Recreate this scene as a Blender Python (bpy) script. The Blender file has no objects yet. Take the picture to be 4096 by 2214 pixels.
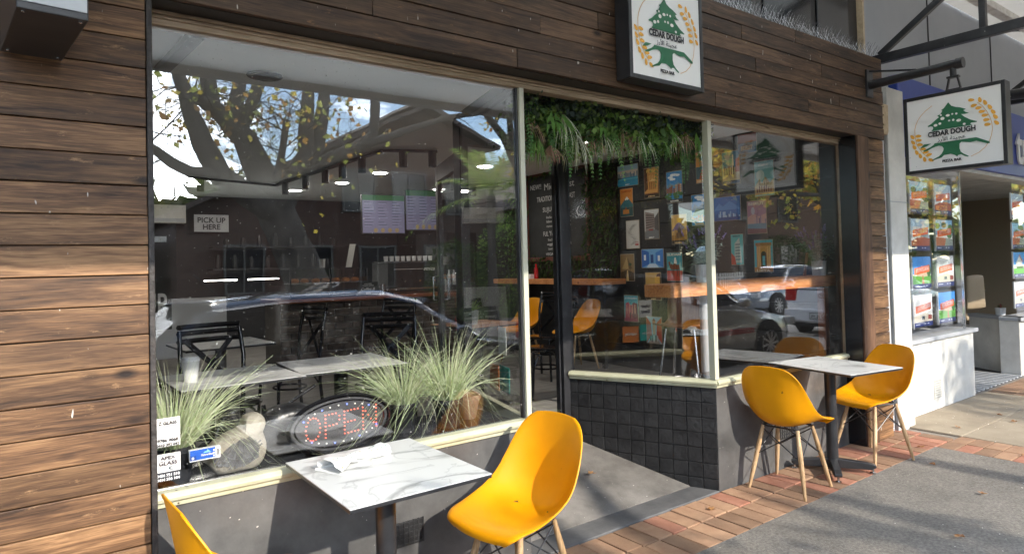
import bpy, bmesh, math, random
from mathutils import Vector, Matrix
random.seed(11)
R = math.radians
sc = bpy.context.scene
COL = sc.collection

# ------------------------------------------------------------------ camera
cam_d = bpy.data.cameras.new('camera'); cam = bpy.data.objects.new('camera', cam_d); COL.objects.link(cam)
yaw, pitch, roll = R(36.836), R(1.334), R(-1.474)
fw = Vector((math.sin(yaw)*math.cos(pitch), math.cos(yaw)*math.cos(pitch), math.sin(pitch)))
rt = Vector((math.cos(yaw), -math.sin(yaw), 0)); up = rt.cross(fw)
rt2 = rt*math.cos(roll)+up*math.sin(roll); up2 = -rt*math.sin(roll)+up*math.cos(roll)
m = Matrix((rt2, up2, -fw)).transposed().to_4x4(); m.translation = (0, -2.6787, 1.5)
cam.matrix_world = m
cam_d.sensor_width = 36; cam_d.lens = 22.988; cam_d.shift_x = -39.5/4096; cam_d.shift_y = -111.4/4096
cam_d.clip_start = .05; cam_d.clip_end = 600
sc.camera = cam

# ------------------------------------------------------------------ light
SUN_EL = R(28.5); SUN_DIR = Vector((.095*math.cos(SUN_EL), -.9955*math.cos(SUN_EL), math.sin(SUN_EL)))   # towards the sun
world = bpy.data.worlds.new('World'); sc.world = world; world.use_nodes = True
wn = world.node_tree; wn.nodes.clear()
sky = wn.nodes.new('ShaderNodeTexSky'); sky.sky_type = 'NISHITA'; sky.sun_disc = False
sky.sun_elevation = SUN_EL; sky.sun_rotation = R(174.5); sky.air_density = 1.0; sky.dust_density = .05; sky.ozone_density = 1.4
tc = wn.nodes.new('ShaderNodeTexCoord')
mp = wn.nodes.new('ShaderNodeMapping'); mp.inputs['Scale'].default_value = (1, 1, 2.6); mp.inputs['Location'].default_value = (2.1, 1.9, .8)
nz = wn.nodes.new('ShaderNodeTexNoise'); nz.inputs['Scale'].default_value = 2.6; nz.inputs['Detail'].default_value = 9; nz.inputs['Roughness'].default_value = .58
cr = wn.nodes.new('ShaderNodeValToRGB'); cr.color_ramp.elements[0].position = .52; cr.color_ramp.elements[1].position = .72
mx = wn.nodes.new('ShaderNodeMix'); mx.data_type = 'RGBA'
bg = wn.nodes.new('ShaderNodeBackground'); wo = wn.nodes.new('ShaderNodeOutputWorld')
L = wn.links.new
L(tc.outputs['Generated'], mp.inputs['Vector']); L(mp.outputs['Vector'], nz.inputs['Vector']); L(nz.outputs['Fac'], cr.inputs['Fac'])
L(cr.outputs['Color'], mx.inputs['Factor']); L(sky.outputs['Color'], mx.inputs['A']); mx.inputs['B'].default_value = (60, 61, 63, 1)
L(mx.outputs['Result'], bg.inputs['Color']); bg.inputs['Strength'].default_value = .15
L(bg.outputs['Background'], wo.inputs['Surface'])
sl = bpy.data.lights.new('sun', 'SUN'); sl.energy = 2.0; sl.angle = R(.53); sl.color = (1, .93, .82)
so = bpy.data.objects.new('sun', sl); COL.objects.link(so); so.rotation_euler = (SUN_DIR).to_track_quat('Z', 'Y').to_euler(); so.location = (1, -8, 8)
sc.view_settings.view_transform = 'Standard'; sc.view_settings.look = 'None'; sc.view_settings.gamma = 1; sc.view_settings.use_curve_mapping = False
sc.view_settings.exposure = 1.7
sc.render.engine = 'CYCLES'; cy = sc.cycles
cy.use_denoising = True; cy.max_bounces = 8; cy.diffuse_bounces = 3; cy.glossy_bounces = 4; cy.transparent_max_bounces = 14; cy.transmission_bounces = 4
cy.caustics_reflective = False; cy.caustics_refractive = False; cy.sample_clamp_indirect = 6
try: cy.denoising_prefilter = 'ACCURATE'
except Exception: pass

# ------------------------------------------------------------------ materials
def s2l(h):
    if isinstance(h, str):
        h = h.lstrip('#'); c = [int(h[i:i+2], 16)/255 for i in (0, 2, 4)]
    else: c = h
    return tuple((x/12.92 if x <= .04045 else ((x+.055)/1.055)**2.4) for x in c)
M = {}
def mat(name, col=(.5,.5,.5), rough=.5, metal=0, emit=None, estr=1, spec=.5, col2=None, scale=8, stretch=(1,1,1), detail=4, bump=0, bscale=None, ramp=(.35,.65), rnd=0, coat=0, trans=0, dist=0, speck=None, blotch=None):
    if isinstance(col, str): col = s2l(col)
    if isinstance(col2, str): col2 = s2l(col2)
    mt = bpy.data.materials.new(name); mt.use_nodes = True; nt = mt.node_tree; b = nt.nodes['Principled BSDF']
    b.inputs['Base Color'].default_value = (*col, 1); b.inputs['Roughness'].default_value = rough; b.inputs['Metallic'].default_value = metal
    b.inputs['Specular IOR Level'].default_value = spec; b.inputs['Coat Weight'].default_value = coat
    if emit: b.inputs['Emission Color'].default_value = (*emit, 1); b.inputs['Emission Strength'].default_value = estr
    if col2 or bump or rnd or speck or blotch:
        tc = nt.nodes.new('ShaderNodeTexCoord'); mp = nt.nodes.new('ShaderNodeMapping'); mp.inputs['Scale'].default_value = stretch
        oi = nt.nodes.new('ShaderNodeObjectInfo')
        vm = nt.nodes.new('ShaderNodeVectorMath'); vm.operation = 'MULTIPLY_ADD'; vm.inputs[1].default_value = (17, 31, 23)
        l = nt.links.new
        l(oi.outputs['Random'], vm.inputs[0]); l(tc.outputs['Object'], vm.inputs[2]); l(vm.outputs[0], mp.inputs['Vector'])
        last = None
        if col2:
            nz = nt.nodes.new('ShaderNodeTexNoise'); nz.inputs['Scale'].default_value = scale; nz.inputs['Detail'].default_value = detail; nz.inputs['Roughness'].default_value = .62; nz.inputs['Distortion'].default_value = dist
            cr = nt.nodes.new('ShaderNodeValToRGB'); e = cr.color_ramp.elements; e[0].position, e[1].position = ramp; e[0].color = (*col, 1); e[1].color = (*col2, 1)
            l(mp.outputs['Vector'], nz.inputs['Vector']); l(nz.outputs['Fac'], cr.inputs['Fac']); last = cr.outputs['Color']
        if rnd:
            hs = nt.nodes.new('ShaderNodeHueSaturation'); mr = nt.nodes.new('ShaderNodeMapRange'); mr.inputs['To Min'].default_value = 1-rnd; mr.inputs['To Max'].default_value = 1+rnd
            l(oi.outputs['Random'], mr.inputs['Value']); l(mr.outputs['Result'], hs.inputs['Value'])
            if last: l(last, hs.inputs['Color'])
            else: hs.inputs['Color'].default_value = (*col, 1)
            last = hs.outputs['Color']
        if blotch:
            nb_ = nt.nodes.new('ShaderNodeTexNoise'); nb_.inputs['Scale'].default_value = blotch[0]; nb_.inputs['Detail'].default_value = 7; nb_.inputs['Roughness'].default_value = .65
            rb_ = nt.nodes.new('ShaderNodeMapRange'); rb_.inputs['From Min'].default_value = .3; rb_.inputs['From Max'].default_value = .7; rb_.inputs['To Min'].default_value = 1-blotch[1]; rb_.inputs['To Max'].default_value = 1+blotch[1]
            l(vm.outputs[0], nb_.inputs['Vector']); l(nb_.outputs['Fac'], rb_.inputs['Value'])
            hb_ = nt.nodes.new('ShaderNodeHueSaturation'); l(rb_.outputs['Result'], hb_.inputs['Value'])
            if last: l(last, hb_.inputs['Color'])
            else: hb_.inputs['Color'].default_value = (*col, 1)
            last = hb_.outputs['Color']
        if speck:
            n3 = nt.nodes.new('ShaderNodeTexNoise'); n3.inputs['Scale'].default_value = speck[1]; n3.inputs['Detail'].default_value = 1
            c3 = nt.nodes.new('ShaderNodeValToRGB'); c3.color_ramp.elements[0].position = speck[2]; c3.color_ramp.elements[1].position = speck[2]+.04
            l(tc.outputs['Object'], n3.inputs['Vector']); l(n3.outputs['Fac'], c3.inputs['Fac'])
            mx = nt.nodes.new('ShaderNodeMix'); mx.data_type = 'RGBA'; l(c3.outputs['Color'], mx.inputs['Factor'])
            if last: l(last, mx.inputs['A'])
            else: mx.inputs['A'].default_value = (*col, 1)
            mx.inputs['B'].default_value = (*s2l(speck[0]), 1); last = mx.outputs['Result']
        if last: l(last, b.inputs['Base Color'])
        if bump:
            n2 = nt.nodes.new('ShaderNodeTexNoise'); n2.inputs['Scale'].default_value = bscale or scale*2; n2.inputs['Detail'].default_value = 5
            bp = nt.nodes.new('ShaderNodeBump'); bp.inputs['Strength'].default_value = bump; bp.inputs['Distance'].default_value = .01
            l(mp.outputs['Vector'], n2.inputs['Vector']); l(n2.outputs['Fac'], bp.inputs['Height']); l(bp.outputs['Normal'], b.inputs['Normal'])
    M[name] = mt
    return mt

def wood(name, dark, mid, light, rough=.55, bump=.25, axis=0, worn=None, spots=0, rnd=.3):
    """stained timber: long grain, knots, per-board tone, worn nap and pale droppings"""
    mt = bpy.data.materials.new(name); mt.use_nodes = True; nt = mt.node_tree; l = nt.links.new; b = nt.nodes['Principled BSDF']
    nn = nt.nodes.new
    tc = nn('ShaderNodeTexCoord'); oi = nn('ShaderNodeObjectInfo')
    vm = nn('ShaderNodeVectorMath'); vm.operation = 'MULTIPLY_ADD'; vm.inputs[1].default_value = (37, 53, 41)
    l(oi.outputs['Random'], vm.inputs[0]); l(tc.outputs['Object'], vm.inputs[2])
    # knots warp the grain
    kn = nn('ShaderNodeTexNoise'); kn.inputs['Scale'].default_value = 3.2; kn.inputs['Detail'].default_value = 1
    l(vm.outputs[0], kn.inputs['Vector'])
    mp = nn('ShaderNodeMapping'); st = [60, 60, 60]; st[axis] = 2.0; mp.inputs['Scale'].default_value = st; l(vm.outputs[0], mp.inputs['Vector'])
    ad = nn('ShaderNodeVectorMath'); ad.operation = 'ADD'; sc_ = nn('ShaderNodeVectorMath'); sc_.operation = 'SCALE'; sc_.inputs['Scale'].default_value = 2.6
    l(kn.outputs['Color'], sc_.inputs[0]); l(mp.outputs['Vector'], ad.inputs[0]); l(sc_.outputs[0], ad.inputs[1])
    g = nn('ShaderNodeTexNoise'); g.inputs['Scale'].default_value = 1; g.inputs['Detail'].default_value = 6; g.inputs['Roughness'].default_value = .6; l(ad.outputs[0], g.inputs['Vector'])
    fn_ = nn('ShaderNodeTexNoise'); fn_.inputs['Scale'].default_value = 1; fn_.inputs['Detail'].default_value = 4; mpf = nn('ShaderNodeMapping'); sf = [260, 260, 260]; sf[axis] = 14; mpf.inputs['Scale'].default_value = sf; l(vm.outputs[0], mpf.inputs['Vector']); l(mpf.outputs['Vector'], fn_.inputs['Vector'])
    gs = nn('ShaderNodeMix'); gs.data_type = 'FLOAT'; gs.inputs['Factor'].default_value = .38; l(g.outputs['Fac'], gs.inputs['A']); l(fn_.outputs['Fac'], gs.inputs['B'])
    br = nn('ShaderNodeTexNoise'); br.inputs['Scale'].default_value = 3.2; br.inputs['Detail'].default_value = 3
    mp2 = nn('ShaderNodeMapping'); s2 = [2.2, 2.2, 2.2]; s2[axis] = .6; mp2.inputs['Scale'].default_value = s2; l(vm.outputs[0], mp2.inputs['Vector']); l(mp2.outputs['Vector'], br.inputs['Vector'])
    am = nn('ShaderNodeMath'); am.operation = 'MULTIPLY_ADD'; am.inputs[1].default_value = .62; l(gs.outputs['Result'], am.inputs[0])
    bm = nn('ShaderNodeMath'); bm.operation = 'MULTIPLY'; bm.inputs[1].default_value = .38; l(br.outputs['Fac'], bm.inputs[0]); l(bm.outputs[0], am.inputs[2])
    cr = nn('ShaderNodeValToRGB'); e = cr.color_ramp.elements; e[0].position = .39; e[0].color = (*dark, 1); e[1].position = .62; e[1].color = (*light, 1)
    x = cr.color_ramp.elements.new(.5); x.color = (*mid, 1); l(am.outputs[0], cr.inputs['Fac'])
    # round dark knots
    vo = nn('ShaderNodeTexVoronoi'); vo.inputs['Scale'].default_value = 1; mp3 = nn('ShaderNodeMapping'); s3 = [7, 7, 7]; s3[axis] = 3.4; mp3.inputs['Scale'].default_value = s3
    l(vm.outputs[0], mp3.inputs['Vector']); l(mp3.outputs['Vector'], vo.inputs['Vector'])
    kr = nn('ShaderNodeValToRGB'); kr.color_ramp.elements[0].position = .05; kr.color_ramp.elements[0].color = (1,1,1,1); kr.color_ramp.elements[1].position = .15; kr.color_ramp.elements[1].color = (0,0,0,1); l(vo.outputs['Distance'], kr.inputs['Fac'])
    km = nn('ShaderNodeMix'); km.data_type = 'RGBA'; l(kr.outputs['Color'], km.inputs['Factor']); l(cr.outputs['Color'], km.inputs['A']); km.inputs['B'].default_value = (dark[0]*.5, dark[1]*.42, dark[2]*.4, 1)
    hs = nn('ShaderNodeHueSaturation'); mr = nn('ShaderNodeMapRange'); mr.inputs['To Min'].default_value = 1-rnd; mr.inputs['To Max'].default_value = 1+rnd
    l(oi.outputs['Random'], mr.inputs['Value']); l(mr.outputs['Result'], hs.inputs['Value']); l(km.outputs['Result'], hs.inputs['Color']); last = hs.outputs['Color']
    if worn:
        wn_ = nn('ShaderNodeTexNoise'); wn_.inputs['Scale'].default_value = 1; wn_.inputs['Detail'].default_value = 8; wn_.inputs['Roughness'].default_value = .75
        mp4 = nn('ShaderNodeMapping'); s4 = [30, 30, 30]; s4[axis] = 9; mp4.inputs['Scale'].default_value = s4; l(vm.outputs[0], mp4.inputs['Vector']); l(mp4.outputs['Vector'], wn_.inputs['Vector'])
        wr = nn('ShaderNodeValToRGB'); wr.color_ramp.elements[0].position = .6; wr.color_ramp.elements[1].position = .72; l(wn_.outputs['Fac'], wr.inputs['Fac'])
        wm = nn('ShaderNodeMix'); wm.data_type = 'RGBA'; l(wr.outputs['Color'], wm.inputs['Factor']); l(last, wm.inputs['A']); wm.inputs['B'].default_value = (*worn, 1); last = wm.outputs['Result']
    if spots:
        sv = nn('ShaderNodeTexNoise'); sv.inputs['Scale'].default_value = 34; sv.inputs['Detail'].default_value = 1; mp5 = nn('ShaderNodeMapping'); s5 = [1.6, 1.6, .5]; mp5.inputs['Scale'].default_value = s5
        l(vm.outputs[0], mp5.inputs['Vector']); l(mp5.outputs['Vector'], sv.inputs['Vector'])
        sr = nn('ShaderNodeValToRGB'); sr.color_ramp.elements[0].position = spots; sr.color_ramp.elements[1].position = spots+.03; l(sv.outputs['Fac'], sr.inputs['Fac'])
        sm = nn('ShaderNodeMix'); sm.data_type = 'RGBA'; l(sr.outputs['Color'], sm.inputs['Factor']); l(last, sm.inputs['A']); sm.inputs['B'].default_value = (.5, .47, .42, 1); last = sm.outputs['Result']
    l(last, b.inputs['Base Color']); b.inputs['Roughness'].default_value = rough; b.inputs['Specular IOR Level'].default_value = .35
    bp = nn('ShaderNodeBump'); bp.inputs['Strength'].default_value = bump; bp.inputs['Distance'].default_value = .004; l(g.outputs['Fac'], bp.inputs['Height']); l(bp.outputs['Normal'], b.inputs['Normal'])
    M[name] = mt
    return mt

def glass(name, f0, tint=(1,1,1), rough=0, smear=0):
    """thin pane: straight-through transparency under a Schlick reflection, with a little dust"""
    mt = bpy.data.materials.new(name); mt.use_nodes = True; nt = mt.node_tree; nt.nodes.clear(); l = nt.links.new; nn = nt.nodes.new
    out = nn('ShaderNodeOutputMaterial'); tr = nn('ShaderNodeBsdfTransparent'); tr.inputs['Color'].default_value = (*tint, 1)
    gl = nn('ShaderNodeBsdfGlossy'); gl.inputs['Roughness'].default_value = rough; gl.inputs['Color'].default_value = (1, 1, 1, 1)
    lw = nn('ShaderNodeLayerWeight'); lw.inputs['Blend'].default_value = .5
    pw = nn('ShaderNodeMath'); pw.operation = 'POWER'; pw.inputs[1].default_value = 5; l(lw.outputs['Facing'], pw.inputs[0])
    ma = nn('ShaderNodeMath'); ma.operation = 'MULTIPLY_ADD'; ma.inputs[1].default_value = 1-f0; ma.inputs[2].default_value = f0; l(pw.outputs[0], ma.inputs[0])
    mx = nn('ShaderNodeMixShader'); l(ma.outputs[0], mx.inputs['Fac']); l(tr.outputs[0], mx.inputs[1]); l(gl.outputs[0], mx.inputs[2])
    last = mx.outputs[0]
    # old plate glass is not quite flat: long slow ripples
    tc = nn('ShaderNodeTexCoord'); wv = nn('ShaderNodeTexNoise'); wv.inputs['Scale'].default_value = 2.2; wv.inputs['Detail'].default_value = 2; l(tc.outputs['Object'], wv.inputs['Vector'])
    bp = nn('ShaderNodeBump'); bp.inputs['Strength'].default_value = .018; bp.inputs['Distance'].default_value = .03; l(wv.outputs['Fac'], bp.inputs['Height']); l(bp.outputs['Normal'], gl.inputs['Normal'])
    if smear:
        df = nn('ShaderNodeBsdfDiffuse'); df.inputs['Color'].default_value = (.8, .8, .78, 1)
        mp = nn('ShaderNodeMapping'); mp.inputs['Scale'].default_value = (1, 1, .45); mp.inputs['Rotation'].default_value = (0, .5, 0); l(tc.outputs['Object'], mp.inputs['Vector'])
        n1 = nn('ShaderNodeTexNoise'); n1.inputs['Scale'].default_value = 7; n1.inputs['Detail'].default_value = 10; n1.inputs['Roughness'].default_value = .72; l(mp.outputs['Vector'], n1.inputs['Vector'])
        r1 = nn('ShaderNodeValToRGB'); r1.color_ramp.elements[0].position = .55; r1.color_ramp.elements[0].color = (0, 0, 0, 1); r1.color_ramp.elements[1].position = .8; r1.color_ramp.elements[1].color = (smear,)*3+(1,); l(n1.outputs['Fac'], r1.inputs['Fac'])
        n2 = nn('ShaderNodeTexNoise'); n2.inputs['Scale'].default_value = 110; n2.inputs['Detail'].default_value = 1; l(tc.outputs['Object'], n2.inputs['Vector'])
        r2 = nn('ShaderNodeValToRGB'); r2.color_ramp.elements[0].position = .77; r2.color_ramp.elements[0].color = (0, 0, 0, 1); r2.color_ramp.elements[1].position = .8; r2.color_ramp.elements[1].color = (.5,)*3+(1,); l(n2.outputs['Fac'], r2.inputs['Fac'])
        ax = nn('ShaderNodeMath'); ax.operation = 'ADD'; l(r1.outputs['Color'], ax.inputs[0]); l(r2.outputs['Color'], ax.inputs[1])
        m2 = nn('ShaderNodeMixShader'); l(ax.outputs[0], m2.inputs['Fac']); l(last, m2.inputs[1]); l(df.outputs[0], m2.inputs[2]); last = m2.outputs[0]
    l(last, out.inputs['Surface']); M[name] = mt
    return mt

def vcol(name, rough=.5, emit=0, coat=0):
    mt = bpy.data.materials.new(name); mt.use_nodes = True; nt = mt.node_tree; b = nt.nodes['Principled BSDF']
    at = nt.nodes.new('ShaderNodeAttribute'); at.attribute_name = 'Col'
    nt.links.new(at.outputs['Color'], b.inputs['Base Color']); b.inputs['Roughness'].default_value = rough; b.inputs['Coat Weight'].default_value = coat
    if emit: nt.links.new(at.outputs['Color'], b.inputs['Emission Color']); b.inputs['Emission Strength'].default_value = emit
    M[name] = mt
    return mt
def leafmat(name, trans=.35):
    mt = bpy.data.materials.new(name); mt.use_nodes = True; nt = mt.node_tree; nt.nodes.clear(); l = nt.links.new; nn = nt.nodes.new
    at = nn('ShaderNodeAttribute'); at.attribute_name = 'Col'; o = nn('ShaderNodeOutputMaterial')
    d = nn('ShaderNodeBsdfPrincipled'); d.inputs['Roughness'].default_value = .5; d.inputs['Specular IOR Level'].default_value = .3; t = nn('ShaderNodeBsdfTranslucent'); mx = nn('ShaderNodeMixShader'); mx.inputs['Fac'].default_value = trans
    l(at.outputs['Color'], d.inputs['Base Color']); l(at.outputs['Color'], t.inputs['Color']); l(d.outputs[0], mx.inputs[1]); l(t.outputs[0], mx.inputs[2]); l(mx.outputs[0], o.inputs['Surface']); M[name] = mt

wood('clad', (.03,.0145,.0072), (.112,.056,.026), (.265,.145,.068), worn=(.36,.21,.105), spots=.79, rnd=.3)
wood('fascia_wood', (.022,.0115,.0068), (.07,.038,.021), (.145,.083,.046), worn=(.27,.14,.06), spots=.755, rnd=.3)
wood('post_wood', (.05,.022,.012), (.11,.055,.03), (.2,.105,.058), axis=2, spots=.8, rnd=.1)
wood('oak', (.36,.12,.035), (.6,.24,.08), (.75,.36,.14), rnd=.05, bump=.15)
wood('leg_wood', (.3,.18,.08), (.5,.32,.17), (.62,.45,.27), axis=2, rnd=.15, bump=.15)
wood('head_wood', (.26,.19,.12), (.4,.3,.2), (.52,.4,.28), rnd=.05, bump=.2)
mat('end_black', (.018,.015,.014), .6, col2=(.05,.04,.035), scale=30, bump=.5)
mat('soffit_black', (.016,.013,.012), .5, col2=(.03,.024,.021), scale=6)
mat('bulkhead', (.07,.068,.066), .42, col2=(.125,.121,.117), scale=5, detail=8, bump=.12, bscale=26, speck=('#cfcac2', 60, .755), blotch=(2.2, .25))
mat('tile_black', (.016,.016,.017), .4, spec=.3, col2=(.032,.032,.033), scale=9, bump=.6, bscale=40, rnd=.08, speck=('#8a8885', 55, .77))
mat('grout_black', (.01,.01,.011), .5)
mat('sill', (.42,.41,.27), .38, col2=(.5,.49,.35), scale=7, bump=.06, speck=('#5a503a', 40, .77))
mat('mullion', (.5,.49,.38), .4, col2=(.52,.5,.38), scale=9, speck=('#3c362c', 60, .77))
mat('black_paint', (.014,.014,.016), .38, col2=(.03,.03,.033), scale=8, bump=.1, speck=('#a9a49c', 48, .785))
mat('black_metal', (.016,.016,.018), .36, col2=(.028,.028,.03), scale=12)
mat('black_gloss', (.012,.012,.014), .16)
mat('steel', (.55,.55,.56), .25, 1)
mat('yellow', (.80,.325,.002), .38, spec=.3, col2=(.76,.308,.002), scale=3, bump=.02, bscale=160, blotch=(5, .05), speck=('#8a5a12', 38, .785))
mat('white_paint', (.68,.665,.62), .6, col2=(.57,.55,.505), scale=2.2, detail=8, bump=.06, bscale=40, blotch=(3.5, .14))
mat('grey_wall', (.34,.35,.37), .6, col2=(.38,.39,.405), scale=1.5)
mat('blue_sign', (.02,.05,.3), .4, col2=(.03,.07,.36), scale=1.2)
mat('white', (.8,.8,.8), .45)
mat('cream_box', (.55,.43,.28), .6, col2=(.42,.31,.19), scale=18)
mat('asphalt', (.15,.134,.114), .9, col2=(.275,.248,.213), scale=70, detail=12, bump=.8, bscale=150, ramp=(.36,.66), speck=('#efe8dc', 46, .765), blotch=(1.3, .28))
mat('road', (.17,.165,.155), .9, col2=(.24,.23,.22), scale=1.2, detail=9, bump=.4, bscale=120)
mat('concrete', (.115,.104,.092), .85, col2=(.2,.183,.164), scale=5, detail=9, bump=.35, bscale=90, speck=('#d8d2c8', 90, .76), blotch=(2.4, .3))
mat('slab', (.26,.21,.15), .85, col2=(.35,.29,.21), scale=3, detail=9, bump=.3, bscale=60, speck=('#e8e2d6', 50, .745))
mat('strip_dark', (.095,.093,.093), .6, col2=(.14,.137,.135), scale=9, bump=.2, bscale=60)
mat('mortar', (.2,.17,.14), .95, col2=(.28,.24,.2), scale=30, bump=.5)
mat('brick_pave', (.25,.135,.078), .85, col2=(.385,.235,.14), scale=9, detail=9, bump=.35, bscale=110, rnd=.3, ramp=(.25,.75))
mat('brick_pave_red', (.3,.12,.072), .85, col2=(.4,.19,.12), scale=9, detail=9, bump=.35, bscale=110, rnd=.2)
def marble(name):
    mt = bpy.data.materials.new(name); mt.use_nodes = True; nt = mt.node_tree; l = nt.links.new; b = nt.nodes['Principled BSDF']; nn = nt.nodes.new
    tc = nn('ShaderNodeTexCoord'); oi = nn('ShaderNodeObjectInfo'); vm = nn('ShaderNodeVectorMath'); vm.operation = 'MULTIPLY_ADD'; vm.inputs[1].default_value = (7, 13, 3)
    l(oi.outputs['Random'], vm.inputs[0]); l(tc.outputs['Object'], vm.inputs[2])
    outs = []
    for scale, w, dk in ((1.5, .018, .5), (4, .012, .25)):
        nz = nn('ShaderNodeTexNoise'); nz.inputs['Scale'].default_value = scale; nz.inputs['Detail'].default_value = 6; nz.inputs['Distortion'].default_value = 1.1; l(vm.outputs[0], nz.inputs['Vector'])
        s = nn('ShaderNodeMath'); s.operation = 'SUBTRACT'; s.inputs[1].default_value = .5; a = nn('ShaderNodeMath'); a.operation = 'ABSOLUTE'; l(nz.outputs['Fac'], s.inputs[0]); l(s.outputs[0], a.inputs[0])
        r = nn('ShaderNodeValToRGB'); r.color_ramp.elements[0].position = 0; r.color_ramp.elements[0].color = (1-dk,)*3+(1,); r.color_ramp.elements[1].position = w*2; r.color_ramp.elements[1].color = (1, 1, 1, 1); l(a.outputs[0], r.inputs['Fac']); outs.append(r.outputs['Color'])
    m1 = nn('ShaderNodeMix'); m1.data_type = 'RGBA'; m1.blend_type = 'MULTIPLY'; m1.inputs['Factor'].default_value = 1; l(outs[0], m1.inputs['A']); l(outs[1], m1.inputs['B'])
    m2 = nn('ShaderNodeMix'); m2.data_type = 'RGBA'; m2.blend_type = 'MULTIPLY'; m2.inputs['Factor'].default_value = 1; l(m1.outputs['Result'], m2.inputs['A']); m2.inputs['B'].default_value = (.6, .6, .585, 1)
    l(m2.outputs['Result'], b.inputs['Base Color']); b.inputs['Roughness'].default_value = .3; M[name] = mt
marble('marble')
glass('shop_glass', .095, smear=.024)
glass('clear_glass', .05)
glass('car_glass', .12, tint=(.08,.09,.09))
vcol('print', .55); vcol('print_gloss', .3); vcol('screen', .5, emit=.10); vcol('paint_vc', .6)
leafmat('leaf', .55); leafmat('leaf_dry', .2)
mat('pot_black', (.02,.021,.024), .45); mat('soil', (.03,.022,.016), .9)
mat('stone', (.30,.27,.215), .9, col2=(.42,.385,.31), scale=14, detail=8, bump=.6, bscale=60)
mat('slate', (.09,.09,.092), .6, col2=(.2,.2,.2), scale=40, rnd=.2)
mat('leather', (.012,.012,.013), .3, col2=(.02,.02,.021), scale=30, bump=.3, bscale=30)
mat('paper', (.68,.68,.66), .7, bump=.3, bscale=20)
mat('red_led', (.6,.05,.03), .4, emit=(1,.16,.08), estr=1.1); mat('blue_led', (.05,.06,.5), .4, emit=(.12,.2,1), estr=1.3); mat('white_led', (.6,.6,.55), .3, emit=(1,.95,.8), estr=.25)
mat('lamp_on', (.9,.9,.85), .5, emit=(1,.96,.88), estr=9)
mat('int_ceiling', (.80,.86,.87), .8, col2=(.76,.82,.83), scale=1.2)
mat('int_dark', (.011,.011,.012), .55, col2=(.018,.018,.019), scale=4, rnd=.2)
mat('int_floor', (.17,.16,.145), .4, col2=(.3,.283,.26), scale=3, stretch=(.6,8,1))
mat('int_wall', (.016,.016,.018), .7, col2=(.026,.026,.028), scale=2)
mat('counter_brick', (.035,.028,.024), .8, col2=(.10,.075,.06), scale=14, rnd=.5, bump=.4)
mat('counter_mortar', (.17,.155,.135), .9, col2=(.22,.2,.175), scale=20, bump=.4)
mat('red_timber', (.19,.06,.028), .4, col2=(.28,.095,.045), scale=6, stretch=(1,10,10))
mat('zinc', (.5,.51,.51), .4, .25)
mat('chalk', (.6,.6,.58), .9); mat('board', (.018,.019,.018), .7, col2=(.03,.031,.03), scale=5)
mat('frame_red', (.13,.035,.018), .5)
mat('gutter', (.55,.53,.5), .5, col2=(.4,.37,.33), scale=4); leafmat('soffit', .5)  # awning deck made translucent to add fill light beneath it
leafmat('corr', .45)
for _k, _c in (('corr', (.66, .64, .6, 1)), ('soffit', (.78, .79, .77, 1))):
  for _n in M[_k].node_tree.nodes:
    if _n.type in ('BSDF_PRINCIPLED', 'BSDF_TRANSLUCENT'):
        _i = _n.inputs['Base Color' if _n.type == 'BSDF_PRINCIPLED' else 'Color']
        for _l in list(_i.links): M[_k].node_tree.links.remove(_l)
        _i.default_value = _c
mat('old_white', (.8,.77,.72), .7, col2=(.6,.55,.48), scale=14, ramp=(.45,.7))
mat('truss', (.015,.015,.017), .35, col2=(.03,.03,.033), scale=10, speck=('#d8d4ca', 26, .77))
mat('pvc', (.42,.43,.45), .45, col2=(.5,.51,.52), scale=6)
mat('bark', (.035,.03,.025), .9, col2=(.085,.075,.062), scale=5, stretch=(1,1,.5), bump=.8, bscale=14)
mat('house_brick', (.03,.013,.009), .85, col2=(.055,.024,.016), scale=3, detail=9, stretch=(1,1,6))
mat('house_brick2', (.08,.045,.03), .85, col2=(.12,.07,.046), scale=3, detail=9, stretch=(1,1,6))
mat('roof_tile', (.04,.03,.026), .7, col2=(.07,.052,.045), scale=6, bump=.5, bscale=10)
mat('grass', (.05,.085,.022), .9, col2=(.085,.12,.035), scale=5, bump=.5)
mat('tyre', (.02,.02,.021), .8); mat('rim', (.5,.5,.52), .3, .9); mat('plate', (.62,.62,.58), .5)
mat('tail_red', (.45,.01,.012), .2, coat=.5); mat('lamp_clear', (.6,.62,.63), .15)
def carpaint(n, c, metal=.2): mat(n, c, .22, metal, coat=1)
carpaint('car_dark', (.008,.010,.022)); carpaint('car_silver', (.42,.41,.39), .3); carpaint('car_white', (.7,.7,.7), 0); carpaint('car_grey', (.3,.33,.37), .4)
mat('red_stripe', (.35,.012,.02), .3); mat('green_tint', (.32,.42,.36), .2)
mat('letter_white', (.82,.82,.82), .5); mat('letter_black', (.01,.008,.012), .5); mat('letter_dark', (.06,.05,.06), .6)
mat('lav_leaf', (.17,.24,.21), .7); mat('teal', (.01,.36,.32), .4); mat('orange', (.62,.19,.03), .4); mat('sticker_w', (.72,.74,.7), .5)
mat('wood_veneer', (.18,.07,.03), .3, col2=(.3,.13,.06), scale=6, stretch=(1,8,1))
mat('carpet', (.1,.1,.105), .9); mat('office_wall', (.32,.25,.17), .7); mat('office_chair', (.34,.26,.17), .6)
mat('terracotta', (.17,.11,.075), .85, col2=(.26,.18,.125), scale=12, bump=.2)
mat('house_trim', (.07,.07,.068), .6)
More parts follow.
